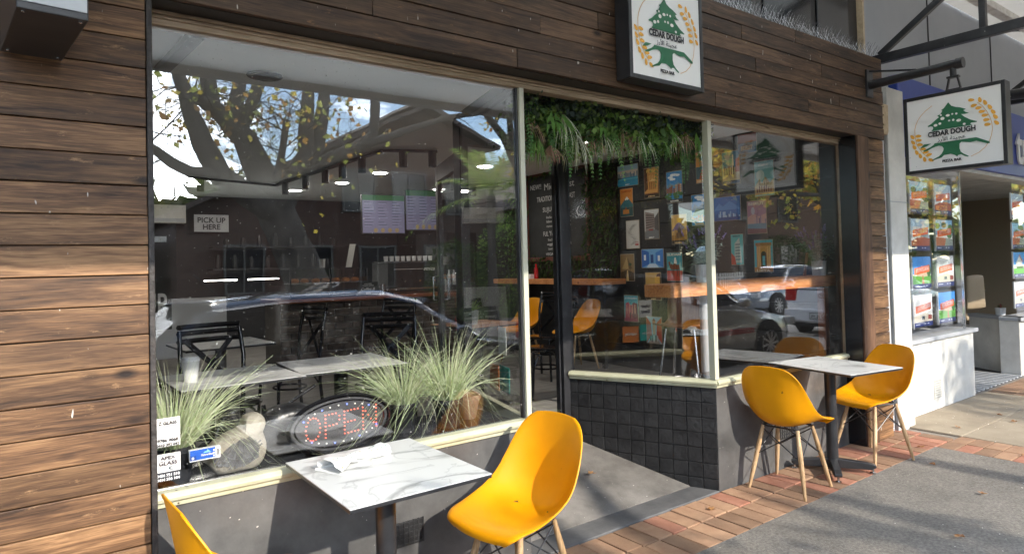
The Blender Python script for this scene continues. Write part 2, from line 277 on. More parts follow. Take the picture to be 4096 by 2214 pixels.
# ------------------------------------------------------------------ mesh helpers
class MB:
    def __init__(s): s.v = []; s.f = []; s.c = []; s.m = []
    def _face(s, idx, col=None, mi=0): s.f.append(tuple(idx)); s.c.append(col); s.m.append(mi)
    def poly(s, pts, col=None, mi=0):
        n = len(s.v); s.v += [tuple(p) for p in pts]; s._face(range(n, n+len(pts)), col, mi); return s
    def box(s, x0, x1, y0, y1, z0, z1, col=None, mi=0, mx=None):
        P = [(x0,y0,z0),(x1,y0,z0),(x1,y1,z0),(x0,y1,z0),(x0,y0,z1),(x1,y0,z1),(x1,y1,z1),(x0,y1,z1)]
        if mx is not None: P = [tuple(mx @ Vector(p)) for p in P]
        n = len(s.v); s.v += P
        for q in ((0,3,2,1),(4,5,6,7),(0,1,5,4),(1,2,6,5),(2,3,7,6),(3,0,4,7)): s._face([n+i for i in q], col, mi)
        return s
    def bar(s, a, b, w, h=None, col=None, mi=0, upv=(0,0,1)):
        h = h or w; a = Vector(a); b = Vector(b); d = (b-a); ln = d.length; d.normalize(); u = Vector(upv)
        if abs(d.dot(u)) > .99: u = Vector((1,0,0))
        r = d.cross(u).normalized(); u = r.cross(d)
        mx = Matrix((r, d, u)).transposed().to_4x4(); mx.translation = a
        return s.box(-w/2, w/2, 0, ln, -h/2, h/2, col, mi, mx)
    def tube(s, pts, rad, n=8, col=None, cap=True, mi=0):
        pts = [Vector(p) for p in pts]; k = len(pts)
        if not hasattr(rad, '__len__'): rad = [rad]*k
        base = len(s.v); prev = None
        for i, p in enumerate(pts):
            t = (pts[min(i+1,k-1)]-pts[max(i-1,0)]).normalized()
            if prev is None:
                a = Vector((0,0,1)) if abs(t.z) < .9 else Vector((1,0,0)); r = t.cross(a).normalized()
            else:
                r = (prev - t*prev.dot(t)); r = r.normalized() if r.length > 1e-6 else t.orthogonal().normalized()
            prev = r; u = t.cross(r)
            for j in range(n):
                an = 2*math.pi*j/n; s.v.append(tuple(p + (r*math.cos(an)+u*math.sin(an))*rad[i]))
        for i in range(k-1):
            for j in range(n): s._face((base+i*n+j, base+i*n+(j+1)%n, base+(i+1)*n+(j+1)%n, base+(i+1)*n+j), col, mi)
        if cap: s._face([base+j for j in reversed(range(n))], col, mi); s._face([base+(k-1)*n+j for j in range(n)], col, mi)
        return s
    def lathe(s, prof, c=(0,0,0), n=20, col=None, mi=0, axis='z', cap=True):
        base = len(s.v)
        for r, z in prof:
            for j in range(n):
                a = 2*math.pi*j/n; x, y = r*math.cos(a), r*math.sin(a)
                p = (x, y, z) if axis == 'z' else ((x, z, y) if axis == 'y' else (z, x, y))
                s.v.append((p[0]+c[0], p[1]+c[1], p[2]+c[2]))
        k = len(prof)
        for i in range(k-1):
            for j in range(n): s._face((base+i*n+j, base+i*n+(j+1)%n, base+(i+1)*n+(j+1)%n, base+(i+1)*n+j), col, mi)
        if cap: s._face([base+j for j in reversed(range(n))], col, mi); s._face([base+(k-1)*n+j for j in range(n)], col, mi)
        return s
    def prism(s, pts, a, b, axis='y', col=None, mi=0):
        """2d outline pushed from a to b along axis"""
        def P(p, t): return (p[0], t, p[1]) if axis == 'y' else ((t, p[0], p[1]) if axis == 'x' else (p[0], p[1], t))
        n = len(s.v); k = len(pts); s.v += [P(p, a) for p in pts]+[P(p, b) for p in pts]
        s._face(range(n, n+k), col, mi); s._face(reversed(range(n+k, n+2*k)), col, mi)
        for i in range(k): s._face((n+i, n+k+i, n+k+(i+1)%k, n+(i+1)%k), col, mi)
        return s
    def pillow(s, outline, yc, th, col=None, rings=((1,0),(.985,.35),(.94,.62),(.82,.83),(.6,.95),(.3,1))):
        """closed puffed solid from an (x,z) outline"""
        cx = sum(p[0] for p in outline)/len(outline); cz = sum(p[1] for p in outline)/len(outline); k = len(outline); n = len(s.v); rows = []
        for sg in (-1, 1):
            for (f, t) in (rings if sg < 0 else rings[1:]):
                rows.append((sg, f, t))
        for sg, f, t in rows: s.v += [(cx+(p[0]-cx)*f, yc+sg*th*t, cz+(p[1]-cz)*f) for p in outline]
        nr = len(rings)
        def join(a, b):
            for i in range(k): s._face((n+a*k+i, n+a*k+(i+1)%k, n+b*k+(i+1)%k, n+b*k+i), col)
        for i in range(nr-1): join(i, i+1)
        s._face([n+(nr-1)*k+i for i in range(k)], col)
        join(0, nr)
        for i in range(nr, 2*nr-2): join(i, i+1)
        s._face([n+(2*nr-2)*k+i for i in range(k)], col)
        return s
    def leaf(s, p, d, side, ln, w, col, droop=0, tip=True):
        p = Vector(p); d = Vector(d).normalized(); side = Vector(side).normalized()
        m1 = p+d*ln*.45+Vector((0,0,-droop*ln*.2)); e = p+d*ln+Vector((0,0,-droop*ln))
        n = len(s.v); s.v += [tuple(p), tuple(m1-side*w/2), tuple(e), tuple(m1+side*w/2)]
        s._face((n, n+1, n+2, n+3), col)
    def ribbon(s, pts, ws, side, col):
        n = len(s.v); side = Vector(side)
        for p, w in zip(pts, ws): p = Vector(p); s.v += [tuple(p-side*w/2), tuple(p+side*w/2)]
        for i in range(len(pts)-1): s._face((n+2*i, n+2*i+1, n+2*i+3, n+2*i+2), col)
    def build(s, name, mt, parent=None, smooth=False, bevel=0, world=None, mods=None, angle=None):
        me = bpy.data.meshes.new(name)
        off = Vector(world) if world is not None else None
        vs = s.v if off is None else [(a-off.x, b-off.y, c-off.z) for a, b, c in s.v]
        me.from_pydata(vs, [], s.f)
        mts = mt if isinstance(mt, (list, tuple)) else [mt]
        for t in mts: me.materials.append(M[t])
        if len(mts) > 1: me.polygons.foreach_set('material_index', s.m)
        if any(c is not None for c in s.c):
            at = me.color_attributes.new('Col', 'FLOAT_COLOR', 'CORNER'); buf = []
            for f, c in zip(s.f, s.c):
                c = c or (.5,.5,.5); buf += list((c[0], c[1], c[2], 1))*len(f)
            at.data.foreach_set('color', buf)
        if smooth: me.polygons.foreach_set('use_smooth', [True]*len(s.f))
        bm = bmesh.new(); bm.from_mesh(me)
        bmesh.ops.recalc_face_normals(bm, faces=bm.faces) if not getattr(s, 'open', False) else None
        if smooth:
            ang = R(angle or 50)
            for e in bm.edges:
                if len(e.link_faces) == 2 and e.calc_face_angle(0) > ang: e.smooth = False
        bm.to_mesh(me); bm.free()
        me.update()
        o = bpy.data.objects.new(name, me); COL.objects.link(o)
        if parent is not None: o.parent = parent
        if bevel:
            bv = o.modifiers.new('bevel', 'BEVEL'); bv.width = bevel; bv.segments = 2; bv.limit_method = 'ANGLE'; bv.angle_limit = R(40); bv.harden_normals = False
        return o
def tag(o, label=None, cat=None, group=None, kind=None):
    if label: o['label'] = label
    if cat: o['category'] = cat
    if group: o['group'] = group
    if kind: o['kind'] = kind
    return o
def thing(name, label, cat, loc=(0,0,0), rz=0, group=None):
    o = bpy.data.objects.new(name, None); COL.objects.link(o); o.empty_display_size = .1
    o.location = loc; o.rotation_euler = (0, 0, rz); tag(o, label, cat, group); return o
def copy_tree(o, parent=None):
    c = o.copy(); COL.objects.link(c); c.parent = parent
    for ch in list(o.children): copy_tree(ch, c)
    return c
def struct(o): o['kind'] = 'structure'; return o
_tc = {}
def tmesh(body, size, bold=0, shear=0, spacing=1, extrude=0):
    key = (body, size, bold, shear, spacing, extrude)
    if key not in _tc:
        cu = bpy.data.curves.new('t', 'FONT'); cu.body = body; cu.size = size; cu.offset = bold; cu.shear = shear; cu.space_character = spacing; cu.align_x = 'CENTER'; cu.align_y = 'CENTER'; cu.resolution_u = 3; cu.extrude = extrude
        ob = bpy.data.objects.new('t', cu); COL.objects.link(ob); bpy.context.view_layer.update()
        me = bpy.data.meshes.new_from_object(ob.evaluated_get(bpy.context.evaluated_depsgraph_get()))
        bpy.data.objects.remove(ob); bpy.data.curves.remove(cu); _tc[key] = me
    return _tc[key]
FRONT = Matrix.Rotation(R(90), 3, 'X'); LEFT = Matrix.Rotation(R(-90), 3, 'Z') @ FRONT     # LEFT: faces -X
def text(body, size, loc, rot, mt, parent, name='lettering', width=None, height=None, bold=0, shear=0, spin=0, spacing=1, extrude=.0006):
    me = tmesh(body, size, bold, shear, spacing, extrude).copy(); me.name = name
    xs = [v.co.x for v in me.vertices]; ys = [v.co.y for v in me.vertices]
    if not xs: return None
    cx, cyy = (min(xs)+max(xs))/2, (min(ys)+max(ys))/2; fx = width/(max(xs)-min(xs)) if width else 1; fy = height/(max(ys)-min(ys)) if height else (1 if not width else 1)
    cs, sn = math.cos(spin), math.sin(spin)
    for v in me.vertices:
        x, y = (v.co.x-cx)*fx, (v.co.y-cyy)*fy; v.co.x, v.co.y = x*cs-y*sn, x*sn+y*cs
    me.materials.clear(); me.materials.append(M[mt])
    o = bpy.data.objects.new(name, me); COL.objects.link(o); o.parent = parent
    mw = rot.to_4x4(); mw.translation = loc; o.matrix_local = mw
    return o
class Print:
    """flat print: coloured shapes on a sheet, in sheet units; thin real layers"""
    def __init__(s, w, h, k=0, lock=False): s.w, s.h, s.b, s.k, s.lock = w, h, MB(), k, lock
    def p(s, col, pts, abs_=False):
        s.k += 0 if s.lock else 1; z = s.k*.00012; c = s2l(col) if isinstance(col, str) else col
        s.b.poly([((x-.5)*s.w, (y-.5)*s.h, z) for x, y in pts], c)
    def r(s, col, x0, y0, x1, y1): s.p(col, [(x0,y0),(x1,y0),(x1,y1),(x0,y1)])
    def e(s, col, cx, cy, rx, ry, n=14, rot=0):
        s.p(col, [(cx+rx*math.cos(a)*math.cos(rot)-ry*math.sin(a)*math.sin(rot)*(s.h/s.w), cy+rx*math.cos(a)*math.sin(rot)*(s.w/s.h)+ry*math.sin(a)*math.cos(rot)) for a in [2*math.pi*i/n for i in range(n)]])
    def build(s, name, mt, parent, loc, rot):
        s.b.open = True
        o = s.b.build(name, mt, parent); mw = rot.to_4x4(); mw.translation = loc; o.matrix_local = mw; return o
def rnd(a, b): return random.uniform(a, b)
ORD = ['first','second','third','fourth','fifth','sixth','seventh','eighth','ninth','tenth','eleventh','twelfth','thirteenth','fourteenth','fifteenth','sixteenth','seventeenth','eighteenth']
ZF = .24; ZC = 2.75            # shop floor and shop ceiling
# ------------------------------------------------------------------ ground
def sheet(name, pts, z, mt, kind='structure', thick=.0):
    b = MB(); b.open = True
    b.poly([(x, y, z) for x, y in pts]); o = b.build(name, mt); o['kind'] = kind; return o
fp = sheet('footpath', [(-30,-2.6),(5.62,-2.6),(5.62,-.482),(-30,-.482)], 0, 'asphalt')
# paving bed with single clay bricks
bed = sheet('brick_paving', [(-2,-.49),(5.6,-.49),(5.6,-2.6),(6.09,-2.6),(6.09,.1),(-2,.1)], -.012, 'mortar')
bk = {}
def brick_mesh(lx, ly, key, mt):
    k = (key, mt)
    if k not in bk:
        b = MB(); b.box(-lx/2, lx/2, -ly/2, ly/2, -.03, 0); o = b.build('brick', mt, bed, bevel=.004); bk[k] = o; return o
    o = bk[k].copy(); COL.objects.link(o); return o
def lay(x, y, lx, ly, key):
    o = brick_mesh(lx, ly, key, 'brick_pave_red' if random.random() < .22 else 'brick_pave')
    o.location = (x, y, .001+rnd(-.0016, .0022)); o.rotation_euler = (rnd(-.006,.006), rnd(-.006,.006), rnd(-.008,.008))
x = 1.42
while x < 6.02:
    for yc in (-.127, -.366): lay(x+rnd(-.001,.001), yc, .113, .226, 'a')
    x += .1215
y = -.55
while y > -2.5:
    for xc in (5.735, 5.968): lay(xc, y, .224, .113, 'b')
    y -= .1215
# the neighbour's paving, one slab at a time
nb = sheet('neighbour_paving', [(6.09,-2.6),(60,-2.6),(60,.3),(6.09,.3)], -.006, 'mortar')
for i, (x0, x1) in enumerate(((6.1,6.9),(6.905,8.24),(8.245,9.6),(9.605,11.2),(11.205,13.4),(13.405,16))):
    for (y0, y1) in ((-2.59,-1.34),(-1.335,-.5),(-.495,.02)):
        if i == 2 and y0 > -.5: continue
        b = MB(); b.box(x0, x1, y0, y1, -.03, .0+rnd(0,.004)); b.build('slab', 'slab', nb, bevel=.006)
for k in range(11):
    for yc in (-.1, -.33): 
        o = brick_mesh(.113, .226, 'a', 'brick_pave'); o.parent = nb; o.location = (8.31+k*.1215, yc, .001)
road = sheet('road', [(-60,-9.6),(90,-9.6),(90,-2.9),(-60,-2.9)], -.14, 'road')
lm = MB(); lm.open = True
for k in range(-6, 14): lm.poly([(k*6,-6.3,-.136),(k*6+3,-6.3,-.136),(k*6+3,-6.2,-.136),(k*6,-6.2,-.136)])
for k in range(-4, 9): lm.poly([(k*5.6-.05,-5.0,-.136),(k*5.6+.05,-5.0,-.136),(k*5.6+.05,-2.95,-.136),(k*5.6-.05,-2.95,-.136)])
struct(lm.build('road_marking', 'letter_white'))
kb = MB(); kb.box(-60, 90, -2.9, -2.6, -.3, .0); struct(kb.build('kerb', 'concrete', bevel=.02))
kb = MB(); kb.box(-60, 90, -9.9, -9.6, -.3, .0); struct(kb.build('kerb', 'concrete', bevel=.02))
sheet('far_footpath', [(-60,-12.4),(90,-12.4),(90,-9.9),(-60,-9.9)], 0, 'concrete')
sheet('lawn', [(-120,-160),(160,-160),(160,-12.4),(-120,-12.4)], -.01, 'grass')
sheet('ground', [(-250,-250),(250,-250),(250,250),(-250,250)], -.45, 'road')
# doorway floor: threshold strip, then the ramp up to the shop
th = MB(); th.prism([(2.03,-.005),(3.55,-.005),(3.475,.17),(2.06,.17)], -.1, .006, 'z'); struct(th.build('threshold', 'strip_dark', bevel=.004))
rp = MB(); 
n = len(rp.v); P = [(2.06,.173,.008),(3.475,.173,.008),(3.13,.96,ZF),(2.27,.96,ZF)]
rp.v += P+[(a,b_,-.3) for a,b_,c_ in P]
for q in ((0,1,2,3),(4,7,6,5),(0,4,5,1),(1,5,6,2),(2,6,7,3),(3,7,4,0)): rp._face([n+i for i in q])
struct(rp.build('ramp', 'concrete'))

# ------------------------------------------------------------------ shop shell
fl = MB(); fl.prism([(-.3,.48),(2.09,.48),(2.22,.957),(3.17,.957),(3.41,.48),(5.71,.48),(5.71,9),(-.3,9)], -.2, ZF, 'z'); struct(fl.build('shop_floor', 'int_floor'))
cl = MB(); cl.prism([(-.3,.09),(5.71,.09),(5.71,9),(-.3,9)], ZC, ZC+.1, 'z'); struct(cl.build('shop_ceiling', 'int_ceiling'))
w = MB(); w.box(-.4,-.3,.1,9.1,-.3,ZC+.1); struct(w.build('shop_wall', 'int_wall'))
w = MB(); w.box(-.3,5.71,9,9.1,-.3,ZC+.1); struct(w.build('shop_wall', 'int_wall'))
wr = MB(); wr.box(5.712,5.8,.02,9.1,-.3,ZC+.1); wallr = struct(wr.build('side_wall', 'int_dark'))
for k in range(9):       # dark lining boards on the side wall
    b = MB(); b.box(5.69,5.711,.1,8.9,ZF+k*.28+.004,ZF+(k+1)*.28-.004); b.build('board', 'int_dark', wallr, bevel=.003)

# ------------------------------------------------------------------ shopfront building
shop = thing('shopfront', 'dark timber clad cafe shopfront with recessed doorway and big plate glass windows', 'shopfront', (2.8, 0, 0))
SW = (2.8, 0, 0)
def sp(b, name, mt, bevel=0, smooth=False, parent=shop): return b.build(name, mt, parent, smooth, bevel, world=SW if parent is shop else None)
# left pier: cladding boards
pb = MB(); pb.box(-1.6,.31,-.12,.1,-.05,3.1); sp(pb, 'pier_core', 'soffit_black')
for k in range(-1, 33):
    b = MB(); z0 = k*.1-.0005; zz = z0+.0965
    b.box(-1.6, 0, 0, .022, 0, zz-z0); o = b.build('cladding_board', 'clad', shop, bevel=.0025)
    o.location = (.3135-2.8+rnd(-.0015,.0015), -.145+rnd(-.003,.0015), z0); o.rotation_euler = (rnd(-.012,.012), rnd(-.0012,.0012), 0)
b = MB(); b.box(.316,.334,-.149,.03,-.05,2.457); sp(b, 'corner_trim', 'end_black', .003)
# fascia boards, staggered
fc = MB(); fc.box(.336,5.66,-.12,.085,2.4585,3.12); sp(fc, 'fascia_core', 'soffit_black')
joints = [[1.9,3.45],[1.15,2.6,4.55],[2.05,3.3,5.0],[.95,2.45,3.9],[1.7,3.1,4.75],[2.2,3.75],[1.3,2.9,4.4]]
for r_, js in enumerate(joints):
    z0 = 2.4605+r_*.0968; xs = [.337]+js+[5.715]
    for xa, xb in zip(xs, xs[1:]):
        b = MB(); b.box(0, xb-xa-.003, 0, .024, 0, .0935); o = b.build('fascia_board', 'fascia_wood', shop, bevel=.0025)
        o.location = (xa-2.8, -.145+rnd(-.004,.002), z0+rnd(-.001,.001)); o.rotation_euler = (rnd(-.01,.01), rnd(-.0015,.0015), 0)
b = MB(); b.box(-1.6,.335,-.145,-.123,3.2,3.21); 
b = MB(); b.box(5.692,5.716,-.122,.0,2.46,3.13); sp(b, 'fascia_end', 'end_black')
# dark upper wall above the fascia with blind openings
b = MB(); b.box(-4,5.73,.05,.12,3.12,4.35); sp(b, 'upper_wall', 'soffit_black')
for (xa, xb) in ((3.0,4.15),(4.3,4.95),(5.05,5.55)):
    b = MB(); b.box(xa,xb,.03,.052,3.15,4.3); sp(b, 'blind_panel', 'black_gloss', .006)
b = MB(); b.box(5.735,5.765,-.0,.06,2.3,4.35); sp(b, 'edge_strip', 'cream_box')
# head beam with moulded steps
b = MB(); b.box(.336,5.31,-.005,.06,2.408,2.4575); sp(b, 'head_beam', 'head_wood', .003)
b = MB(); b.box(.336,5.31,-.016,-.0055,2.428,2.4385); b.box(.336,5.31,-.022,-.0055,2.4435,2.457); sp(b, 'head_moulding', 'head_wood', .003)
# bulkheads
b = MB(); b.box(.336,2.018,0,.1,-.05,.664); sp(b, 'bulkhead', 'bulkhead')
b = MB(); b.box(3.557,5.25,0,.1,-.05,.664); sp(b, 'bulkhead', 'bulkhead')
def wallseg(p, q, z0, z1, t0, t1, u0=0, u1=None):
    """box along the plan line p->q, offsets t along its left normal"""
    p = Vector((*p,0)); q = Vector((*q,0)); d = (q-p); ln = d.length; d.normalize(); nrm = Vector((-d.y, d.x, 0))
    mx = Matrix((d, nrm, Vector((0,0,1)))).transposed().to_4x4(); mx.translation = p
    b = MB(); b.box(u0, ln if u1 is None else u1, t0, t1, z0, z1, None, 0, mx); return b, mx, ln
RA, RB = (3.556, 0), (3.13, .955)        # right return of the doorway
LA, LB = (2.019, 0), (2.262, .955)       # left return
b, mxr, lnr = wallseg(RA, RB, -.05, .664, -.08, -.012, .02); rw = sp(b, 'return_wall', 'grout_black')
tm = None
rows = 7; tw = .0985
for r_ in range(rows):
    for c_ in range(11):
        u0 = .004+c_*tw; z0 = .663-(r_+1)*tw+.0
        if u0 > lnr-.02 or z0+tw < .02: continue
        u1 = min(u0+tw-.003, lnr); 
        if tm is None or u1-u0 < tw-.004:
            bb = MB(); bb.box(0, u1-u0, -.012, 0, 0, tw-.003); o = bb.build('tile', 'tile_black', rw, bevel=.004)
            if tm is None: tm = o
        else: o = tm.copy(); COL.objects.link(o)
        mw = mxr.copy(); mw.translation = Vector(mw.translation)+(mxr.to_3x3() @ Vector((u0, rnd(-.001,.0016), z0)))-Vector(SW); o.parent = rw; o.matrix_local = mw @ Matrix.Rotation(rnd(-.012,.012), 4, 'Z')
b, _, lnl = wallseg(LA, LB, -.05, .664, .012, .08, .02); sp(b, 'return_wall', 'bulkhead')
# sills (moulded, cream)
SILL = [(.02,.664),(-.014,.664),(-.016,.682),(-.03,.686),(-.034,.7),(-.02,.716),(.02,.719)]
def sill_run(p, q, sgn, ext0=0, ext1=0, name='window_sill'):
    p = Vector((*p,0)); q = Vector((*q,0)); d = (q-p).normalized(); nrm = Vector((d.y, -d.x, 0))*sgn
    b = MB(); n = len(b.v); k = len(SILL)
    for e in (p-d*ext0, q+d*ext1):
        for t, z in SILL: b.v.append(tuple(e+nrm*(-t)+Vector((0,0,z))))
    b._face(range(k)); b._face(reversed(range(k, 2*k)))
    for i in range(k): b._face((i, k+i, k+(i+1)%k, (i+1)%k))
    return sp(b, name, 'sill', .002)
sill_run((.336,0), LA, 1, 0, .0); sill_run(RA, (5.27,0), 1, .012, 0)
sill_run(RA, RB, -1, .012, 0); sill_run(LA, LB, 1, -.01, 0)
# mullions and frames
def mull(x0, x1, y0, y1, z0, z1, mt='mullion', name='mullion'): b = MB(); b.box(x0,x1,y0,y1,z0,z1); return sp(b, name, mt, .003)
mull(2.004,2.034,-.014,.035,.719,2.407); mull(2.035,2.044,-.004,.03,.719,2.407,'black_paint','mullion_bead')
mull(1.992,2.0035,-.0,.03,.719,2.407,'black_paint','mullion_bead')
mull(3.532,3.572,-.016,.03,.719,2.407); mull(5.262,5.292,-.012,.035,.719,2.407,'head_wood')
mull(5.293,5.306,.0,.04,.719,2.407,'black_paint','mullion_bead')
# panes
def pane(b, name='pane', mt='shop_glass'): return sp(b, name, mt)
b = MB(); b.box(.336,1.9915,.012,.02,.70,2.409); pane(b)
b = MB(); b.box(3.573,5.2615,.012,.02,.70,2.409); pane(b)
b, _, _ = wallseg(RA, RB, .70, 2.409, -.024, -.016, .045, lnr-.02); pane(b)
b, _, _ = wallseg(LA, LB, .70, 2.409, .016, .024, .04, lnl-.02); pane(b)
b, _, _ = wallseg(RA, RB, 2.409, 2.458, -.05, -.002, .03, lnr); sp(b, 'return_head', 'black_paint')
b, _, _ = wallseg(LA, LB, 2.409, 2.458, .0, .06, .03, lnl); sp(b, 'return_head', 'black_paint')
# soffit of the doorway and door posts
b = MB(); b.prism([(2.05,.09),(3.52,.09),(3.1,1.1),(2.3,1.1)], 2.4585, 2.52, 'z'); sp(b, 'doorway_soffit', 'soffit_black')
for (x0, x1) in ((3.075,3.165),(2.235,2.30)):
    b = MB(); b.box(x0,x1,.955,1.04,.0,2.458); sp(b, 'door_post', 'black_paint', .004)
b = MB(); b.box(3.06,3.0745,.985,1.03,.0,2.3); b.box(3.166,3.18,.96,1.0,.25,2.45); sp(b, 'door_stop', 'black_paint', .003)
b = MB(); b.box(2.301,3.0595,.96,1.04,2.3,2.458); sp(b, 'door_head', 'black_paint', .004)
# right end: reveal, timber post, short cladding boards
b = MB(); b.box(5.236,5.25,-.135,-.002,0,2.457); sp(b, 'reveal', 'black_gloss')
b = MB(); b.box(5.2505,5.44,-.149,-.003,-.02,2.457); sp(b, 'timber_post', 'post_wood', .005)
b = MB(); b.box(5.31,5.71,0,.1,-.05,2.458); sp(b, 'pier_core', 'soffit_black')
b = MB(); b.box(5.441,5.70,-.11,-.003,-.02,2.455); sp(b, 'pier_core', 'soffit_black')
for k in range(25):
    b = MB(); b.box(0, .262, 0, .022, 0, .0955); o = b.build('cladding_board', 'clad', shop, bevel=.003)
    o.location = (5.446+rnd(0,.005)-2.8, -.135+rnd(-.003,.002), -.03+k*.0995); o.rotation_euler = (rnd(-.02,.02), rnd(-.006,.006), rnd(-.012,.012))
b = MB(); b.box(5.43,5.705,.0,.1,2.46,2.6); sp(b, 'pier_cap', 'soffit_black')
# air vents in the left and right bulkhead
def vent(x0, z0, nx, nz, s, mt, parent, name='air_vent', y=-.004):
    b = MB()
    W, Hh = nx*s+.012, nz*s+.012
    for i in range(nx+1): b.box(x0+i*s, x0+i*s+.008, y, y+.012, z0, z0+Hh)
    for j in range(nz+1): b.box(x0, x0+W-.004, y+.001, y+.011, z0+j*s, z0+j*s+.008)
    return b
v = vent(1.262,.268,6,4,.0235,'bulkhead',shop); sp(v, 'air_vent', 'tile_black', .001)
bb = MB(); bb.box(1.258,1.412,-.0015,.002,.264,.372); sp(bb, 'vent_hole', 'grout_black')
v = vent(4.27,.2,6,4,.0235,'bulkhead',shop); sp(v, 'air_vent', 'tile_black', .001)
# inside display shelf below the left window and low sill inside the right window
b = MB(); b.box(.32,1.99,.101,.5,.60,.70); sp(b, 'display_shelf', 'black_gloss', .004)
b = MB(); b.box(3.56,5.68,.101,.3,.60,.70); sp(b, 'display_shelf', 'black_gloss', .004)
# glazed entrance door, standing open into the shop
door = MB(); dA, dB = Vector((2.30,1.03,0)), Vector((2.57,1.84,0))
def dseg(u0, u1, z0, z1, t0=-.02, t1=.02): return wallseg(dA[:2], dB[:2], z0, z1, t0, t1, u0, u1)[0]
dl = (dB-dA).length
fr = MB()
for a in (dseg(0,.09,ZF+.01,2.28), dseg(dl-.09,dl,ZF+.01,2.28), dseg(.0905,dl-.0905,ZF+.01,ZF+.3), dseg(.0905,dl-.0905,2.16,2.28)):
    n = len(fr.v); fr.v += a.v; [fr._face([n+i for i in f]) for f in a.f]
dr = sp(fr, 'door', 'black_paint', .003)
b = dseg(.09,dl-.09,ZF+.3,2.16,-.004,.004); o = b.build('door_pane', 'clear_glass', dr, world=SW)
hm = MB()
for sg in (-1, 1):
    q = dA+(dB-dA).normalized()*(dl-.05); nn_ = Vector((-(dB-dA).normalized().y, (dB-dA).normalized().x, 0))*sg
    hm.tube([q+nn_*.02+Vector((0,0,1.24)), q+nn_*.06+Vector((0,0,1.245)), q+nn_*.06+Vector((0,0,1.42)), q+nn_*.02+Vector((0,0,1.425))], .007, 8)
hm.build('handle', 'steel', dr, smooth=True, world=SW)
# delivery stickers on the left return pane, facing the doorway
dl_ = (Vector((*LB,0))-Vector((*LA,0))).normalized(); nl = Vector((dl_.y, -dl_.x, 0))
def sticker(u, z, w_, h_, mt, label, body, tcol):
    c = Vector((*LA,0))+dl_*u+nl*(-.010)+Vector((0,0,z))
    rot = Matrix((dl_, Vector((0,0,1)), nl)).transposed()
    t = thing('delivery_sticker', label, 'sticker', c)
    b = MB(); b.box(-w_/2,w_/2,-h_/2,h_/2,-.001,.001); o = b.build('sheet', mt, t); o.matrix_local = rot.to_4x4()
    for i, s in enumerate(body): text(s, .035, nl*.0022+Vector((0,0,(.5*(len(body)-1)-i)*.045)), rot, tcol, t, bold=.001, width=min(w_*.7,.02*len(s)))
    return t
sticker(.32,1.08,.12,.15,'sticker_w','pale delivery sticker reading Uber Eats on the doorway glass','Uber|Eats'.split('|'),'letter_dark')
t = sticker(.3,.87,.15,.14,'teal','teal delivery sticker with a white kangaroo head outline on the doorway glass',['deliveroo'],'letter_white')
b = MB(); b.open = True; b.poly([(-.02,.02,.003),(0,.0,.003),(.016,.012,.003),(.022,.045,.003),(.012,.044,.003),(.008,.02,.003),(-.002,.03,.003),(-.01,.05,.003),(-.022,.045,.003)]); 
sticker(.46,.86,.15,.14,'orange','orange delivery sticker with a white house mark on the doorway glass',['menulog'],'letter_white')
# ------------------------------------------------------------------ awning over the footpath
aw = thing('awning', 'long street awning with grey underside and black steel trusses over the footpath', 'awning', (5.8, -2.9, 0))
AW = (5.8,-2.9,0)
ZE, ZW = 3.08, 4.12
def roof(x0, x1, pitch, amp, name, mt):
    b = MB(); n = int((x1-x0)/pitch*4); k = 0
    for i in range(n+1):
        x = x0+(x1-x0)*i/n; dz = amp*math.sin(2*math.pi*(x-x0)/pitch)
        b.v += [(x,.05,ZW+dz),(x,-2.86,ZE+.06+dz)]
    for i in range(n): b._face((2*i, 2*i+1, 2*i+3, 2*i+2))
    n0 = len(b.v)
    for i in range(n+1):
        x = x0+(x1-x0)*i/n; dz = amp*math.sin(2*math.pi*(x-x0)/pitch)
        b.v += [(x,.05,ZW+dz+.02),(x,-2.86,ZE+.08+dz)]
    for i in range(n): b._face((n0+2*i+2, n0+2*i+3, n0+2*i+1, n0+2*i))
    return b.build(name, mt, aw, smooth=True, world=AW)
roof(5.74, 16, .076, .009, 'roof_sheet', 'corr')
b = MB(); n = len(b.v)
for x in (-14,5.735): b.v += [(x,.05,ZW-.03),(x,-2.85,ZE+.03),(x,-2.85,ZE+.08),(x,.05,ZW+.03)]
for q in ((0,1,2,3),(7,6,5,4),(0,4,5,1),(1,5,6,2),(2,6,7,3),(3,7,4,0)): b._face(q)
b.build('roof_deck', 'soffit', aw, world=AW)
b = MB(); b.box(-14,16,-2.97,-2.855,ZE-.02,ZE+.13); b.build('gutter', 'gutter', aw, bevel=.01, world=AW)
for y in (-.35,-1.05,-1.9): 
    z = ZW+(ZE-ZW)*(-y/2.86)-.045; b = MB(); b.box(5.9,16,y-.045,y+.045,z-.05,z+.02); b.build('purlin', 'old_white', aw, bevel=.004, world=AW)
for x in (5.8, 8.7, 11.6):
    b = MB(); b.bar((x,-.02,3.165),(x,-2.84,3.165),.06,.075); b.build('truss_chord', 'truss', aw, bevel=.004, world=AW)
    b = MB(); b.bar((x,-.02,4.02),(x,-2.84,3.24),.055,.06)
    for ya, yb in ((-.1,-.86),(-1.6,-.9)): b.bar((x,ya,3.2),(x,yb,ZW+(ZE-ZW)*(-yb/2.86)-.09),.045,.05)
    for yy in (-.86,-1.65): b.bar((x,yy,3.19),(x,yy,ZW+(ZE-ZW)*(-yy/2.86)-.09),.045,.05)
    b.build('truss_web', 'truss', aw, bevel=.004, world=AW)
for x in (8.3,):
    b = MB(); b.tube([(x,-.06,3.17),(x,-2.8,3.0)], .055, 14); b.build('tie_pipe', 'truss', aw, smooth=True, world=AW)
for x in (-13,16,30): pass
